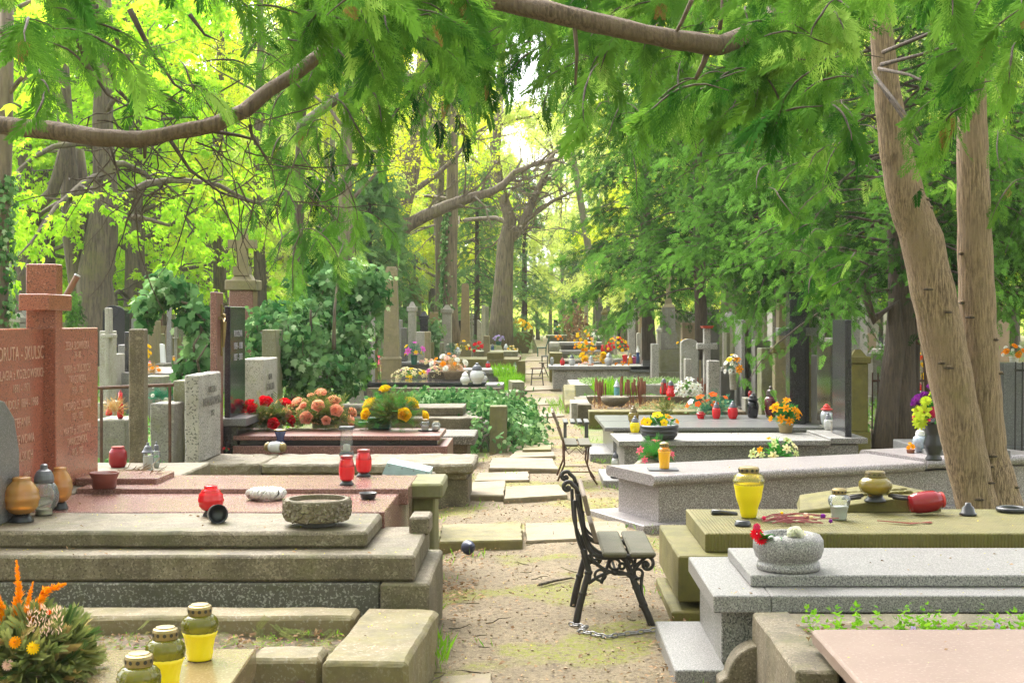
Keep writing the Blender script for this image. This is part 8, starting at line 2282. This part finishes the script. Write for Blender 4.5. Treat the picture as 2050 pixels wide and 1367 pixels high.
# small conifer bush behind the big chestnut
ivy_blobs('small_conifer', 'little dark pointed conifer left of the big chestnut trunk', 'conifer', [bl(150, 640, 26, 16, 30, .3), bl(150, 610, 26, 11, 28, .2), bl(150, 680, 26, 20, 24, .3)], 800, .13, 'thuja_mid', T=TH_FAR)

def cover(name, mat, T, xr, yr, zf, n, size, up=.8, seed=1, tint=None, upright=False):
    r = np.random.default_rng(seed)
    x, y = r.uniform(*xr, n), r.uniform(*yr, n)
    z = np.array([zf(a, b) for a, b in zip(x, y)]) + r.uniform(0, size * .5, n)
    P = np.stack([x, y, z], 1)
    if upright:
        D = np.stack([r.normal(0, .35, n), r.normal(0, .35, n), np.ones(n)], 1)
        U = r.normal(0, 1, (n, 3))
    else:
        D = np.stack([r.normal(0, 1, n), r.normal(0, 1, n), r.normal(.15, .35, n)], 1)
        U = np.stack([r.normal(0, .4, n), r.normal(-.2, .4, n), np.full(n, up)], 1)
    o = scatter(name, T, P, D, U, size * r.uniform(.5, 1.3, n), M[mat], None, r.random(n) if tint is None else tint)
    o['kind'] = 'stuff'
    return o
BL = LEAFT['blade']
GR = diamonds([(0, 0, 0, 1, 0, 0, 1, .09)])
LEAF5 = ([(0, 0, 0), (.45, .28, .08), (1, .05, -.06), (.5, -.26, .1)], [(0, 3, 2, 1)])
# periwinkle in the bottom right bed: countless little plants
r_ = np.random.default_rng(4)
P, D, U = [], [], []
for i in range(130):
    x, y = r_.uniform(1.16, 3.0), r_.uniform(5.62, 5.95)
    h = r_.uniform(.04, .13)
    for k in range(9):
        P.append((x + r_.normal(0, .012), y + r_.normal(0, .012), .355 + h * k / 8))
        D.append((r_.normal(0, 1), r_.normal(0, 1), r_.uniform(.2, 1.0)))
        U.append((r_.normal(0, .4), r_.normal(0, .4), 1))
o = scatter('periwinkle_plants', LEAFT['broad'], P, D, U, r_.uniform(.018, .036, len(P)), M['grass'], None, r_.random(len(P)))
o['kind'] = 'stuff'
t = thing('periwinkle_flowers', 'blue periwinkle flowers among the green shoots behind the pink slab', 'flowers', (2.0, 5.7, .3))
for x, y, z in ((1.55, 5.62, .35), (1.90, 5.64, .36), (1.94, 5.62, .34), (2.25, 5.62, .36), (2.31, 5.66, .37), (1.74, 5.62, .34), (2.40, 5.63, .36), (1.36, 5.64, .33)):
    add_flower(t, (x, y, z + .085), (0, -1, .6), 'pansy', 'violet', .014, gd)
flat = lambda z: (lambda x, y: z)
cover('bed_plants', 'grass', BL, (-2.6, -.9), (6.02, 6.52), flat(.20), 420, .030, seed=5)
cover('bed_plants', 'olive_leaf', LEAFT['needle'], (-2.6, -.9), (6.02, 6.52), flat(.21), 150, .07, seed=6)
cover('bed_litter', 'litter', LEAF5, (-2.9, -.86), (6.0, 6.55), flat(.20), 700, .028, seed=7)
cover('bed_litter', 'litter', LEAF5, (1.1, 3.2), (5.6, 6.0), flat(.36), 260, .03, seed=8)
# groundcover and grass on the graves further back
cover('groundcover', 'periwinkle', BL, (.95, 3.1), (27.6, 29.7), flat(.40), 2600, .09, seed=9)
cover('groundcover', 'ivy_light', BL, (.95, 3.1), (27.6, 29.0), flat(.40), 900, .09, seed=10)
cover('grass', 'grass', GR, (1.2, 1.9), (25.6, 27.4), flat(.15), 900, .28, seed=11, upright=True)
cover('groundcover', 'periwinkle', BL, (1.7, 3.2), (22.2, 24.0), flat(.22), 1300, .07, seed=12)
cover('groundcover', 'ivy_light', BL, (1.0, 3.4), (24.5, 27.3), flat(.18), 1500, .10, seed=13)
cover('groundcover', 'periwinkle', BL, (1.0, 2.6), (38.5, 40.5), flat(.60), 1500, .10, seed=14)
cover('groundcover', 'periwinkle', BL, (2.7, 3.4), (19.0, 20.5), flat(.12), 500, .06, seed=15)
cover('dry_grass', 'tan_leaf', GR, (.95, 2.4), (22.2, 24.0), flat(.22), 900, .12, seed=16)
cover('grass', 'grass', GR, (-.75, -.30), (29.5, 33), flat(.05), 900, .30, seed=17, upright=True)
cover('grass', 'grass', GR, (-.55, .05), (23.5, 27.5), flat(0), 800, .09, seed=18, upright=True)
cover('grass', 'grass', GR, (.25, .75), (24, 28), flat(0), 500, .10, seed=19, upright=True)
cover('grass', 'grass', GR, (-1.0, -.45), (31.5, 34), flat(.33), 260, .24, seed=20, upright=True)
cover('groundcover', 'ivy', IVY, (-2.6, -.6), (20, 24.5), flat(.18), 1500, .09, seed=21)
cover('groundcover', 'ivy_light', BL, (-2.2, -.7), (23.5, 25.5), flat(.22), 500, .09, seed=22)
cover('grass', 'grass', GR, (-.50, -.42), (6.5, 7.1), flat(0), 40, .12, seed=23, upright=True)
cover('grass', 'grass', GR, (-14, -3.6), (14, 40), flat(0), 16000, .16, seed=24, upright=True)
cover('grass', 'grass', GR, (4.4, 16), (18, 45), flat(0), 12000, .16, seed=25, upright=True)
cover('groundcover', 'ivy', IVY, (-13, -3.6), (13, 36), flat(.04), 5000, .12, seed=26)
cover('groundcover', 'ivy', IVY, (4.0, 15), (17, 40), flat(.04), 4000, .12, seed=27)
re_ = np.random.default_rng(61)
P = []
for i in range(900):
    y = 5.8 + 22 * re_.random() ** 1.3
    l, q = path_edges(y)
    k = i % 60
    cx_ = (l if (i // 60) % 2 else q) + re_.normal(0, .05)
    P.append((cx_, y if k > 30 else 5.9 + (i // 60) * 1.3 + re_.normal(0, .10), .0))
o = scatter('grass', GR, P, np.stack([re_.normal(0, .4, 900), re_.normal(0, .4, 900), np.ones(900)], 1), re_.normal(0, 1, (900, 3)), re_.uniform(.025, .09, 900), M['grass'], None, re_.random(900))
o['kind'] = 'stuff'
# rust coloured dry stalks, each a countable clump
ks = random.Random(9)
for label, x0, x1, n in (('left clump of rust brown dry flower stalks in the mossy kerb grave', 1193, 1213, 16), ('middle clump of rust brown dry flower stalks behind the blue lantern', 1243, 1262, 16), ('right clump of rust brown dry flower stalks in the mossy kerb grave', 1264, 1292, 22), ('sparse rust brown stalks behind the pear shaped red lanterns', 1322, 1340, 6), ('rust brown stalks in front of the granite cross foot', 1394, 1410, 9)):
    Y = 23.2 if x0 < 1300 else 24.6
    pm = at((x0 + x1) / 2, 800, Y)
    t = thing('dry_stalks', label, 'dried plant', (pm[0], Y, .22))
    mb, hd = MB(), MB()
    for i in range(n):
        x = at(ks.uniform(x0, x1), 800, Y)[0]
        y = Y + ks.uniform(-.25, .25)
        h = ks.uniform(.36, .52) if x0 < 1300 else ks.uniform(.30, .45)
        b = (x + ks.uniform(-.04, .04), y, .20)
        e = (x, y, .22 + h)
        mb.tube([b, e], .006, 4)
        hd.tube([Vector(b).lerp(Vector(e), .55), Vector(b).lerp(Vector(e), .8), e], [.012, .018, .010], 5)
    M['stalk'] = M.get('stalk') or plain('rust stalk', (0.25, 0.095, 0.05), 0.9, var=.3)
    mb.build('stems', M['stalk'], t)
    hd.build('seed_heads', M['stalk'], t)
# fallen leaves, blossom and twigs
r_ = np.random.default_rng(31)
def litter(n, fn, size, mat, name, seed):
    r = np.random.default_rng(seed)
    pts = []
    while len(pts) < n:
        q = fn(r)
        if q is not None:
            pts.append(q)
    P = np.array(pts)
    D = np.stack([r.normal(0, 1, n), r.normal(0, 1, n), r.normal(0, .18, n)], 1)
    U = np.stack([r.normal(0, .3, n), r.normal(0, .3, n), np.ones(n)], 1)
    o = scatter(name, LEAF5, P, D, U, size * r.uniform(.4, 1.3, n), M[mat], None, r.random(n))
    o['kind'] = 'stuff'
def on_path(r):
    y = 5.6 + 20 * r.random() ** 1.5
    l, rr = path_edges(y)
    u = r.beta(.55, .55)
    return (l + (rr - l) * u, y, .016 + r.random() * .012)
litter(3600, on_path, .028, 'litter', 'fallen_leaves', 32)
def near_patch(cx, cy, sx, sy):
    return lambda r: (cx + r.normal(0, sx), cy + r.normal(0, sy), .018 + abs(r.normal(0, .008)))
litter(260, near_patch(-.62, 9.9, .14, .5), .035, 'litter', 'fallen_leaves', 33)
litter(300, near_patch(.45, 12.6, .35, .7), .028, 'litter', 'fallen_leaves', 34)
litter(160, near_patch(-.50, 8.5, .10, .3), .04, 'litter', 'fallen_leaves', 35)
litter(150, near_patch(.72, 6.6, .10, .6), .03, 'litter', 'fallen_leaves', 36)
TOPS = [(-3, -.9, 7.2, 7.8, .603), (-2.9, -.9, 7.9, 8.6, .605), (-2.9, -.85, 8.75, 9.4, .637), (-3, -.6, 12.45, 13.3, .405), (1.08, 3.4, 6.62, 7.33, .4785), (.86, 3.4, 6.40, 6.56, .421), (1.02, 3.6, 7.95, 8.65, .4765), (1.15, 3.2, 4.4, 5.5, .453), (1.1, 3.2, 11.4, 11.8, .4505), (-3, -1.3, 4.6, 5.7, .331), (-3, -.62, 6.95, 7.12, .513), (-3, -1, 14.3, 15.1, .501), (.9, 3, 14.2, 14.9, .4635), (-.8, -.54, 5.8, 6.7, .284)]
def on_tops(r):
    a = TOPS[r.integers(len(TOPS))]
    return (r.uniform(a[0], a[1]), r.uniform(a[2], a[3]), a[4] + .003)
litter(330, on_tops, .012, 'blossom', 'fallen_blossom', 37)
litter(170, on_tops, .022, 'litter', 'fallen_leaves', 38)
litter(240, on_path, .014, 'blossom', 'fallen_blossom', 39)
def clod(r):
    y = 5.6 + 14 * r.random() ** 1.4
    l, rr = path_edges(y)
    return (l + (rr - l) * r.random(), y, .012)
n = 1500
PB = MB().ball((0, 0, 0), .5, .42, .3, 6, 4)
o_ = [clod(r_) for _ in range(n)]
TRI = ([v for v in PB.V], [f if len(f) == 4 else f + (f[2],) for f in PB.F])
M['pebble'] = leafmat('dirt crumb', (0.20, 0.14, 0.09), (0.46, 0.36, 0.25), 0.0)
o = scatter('dirt_crumbs', TRI, np.array(o_), r_.normal(0, 1, (n, 3)) * np.array([1, 1, .1]), np.tile([0, 0, 1.0], (n, 1)), r_.uniform(.005, .020, n), M['pebble'], None, r_.random(n))
o['kind'] = 'stuff'
tw_ = random.Random(14)
mb = MB()
for i in range(50):
    y = 5.7 + 13 * tw_.random() ** 1.4
    l, rr = path_edges(y)
    x = l + (rr - l) * tw_.random()
    a = tw_.uniform(0, 6.28)
    ln = tw_.uniform(.05, .20)
    P = bend((x, y, .022), (math.cos(a), math.sin(a), 0), ln, 4, tw_, 0, .15)
    mb.tube([(q.x, q.y, max(.016, min(.05, q.z))) for q in P], [.004, .004, .0035, .003, .002], 4)
o = mb.build('twigs', M['bark_grey'])
o['kind'] = 'stuff'
for label, pts in (('dead twig lying on the moss left of the iron bench', ((1080, 1170), (1110, 1162), (1145, 1156))), ('brown stick across the litter beside the rock faced tomb support', ((880, 998), (910, 1004), (938, 1010)))):
    P = [Vector(on(px, py, .025)) for px, py in pts]
    tag(MB().tube(*fine(P, [.010, .009, .006], 4), 6, wob=.1).build('stick', M['bark_grey'], loc=P[0], smooth=True), label, 'stick')
mb = MB()
for i in range(40):
    q = on(tw_.uniform(215, 300), tw_.uniform(940, 958), .636)
    a = tw_.uniform(-.5, .5)
    P = bend(q, (math.cos(a), math.sin(a), .1), .16, 4, tw_, .02, .2)
    mb.tube([(v.x, v.y, max(.638, v.z)) for v in P], .003, 4)
o = mb.build('dry_straw', M['wicker'])
o['kind'] = 'stuff'
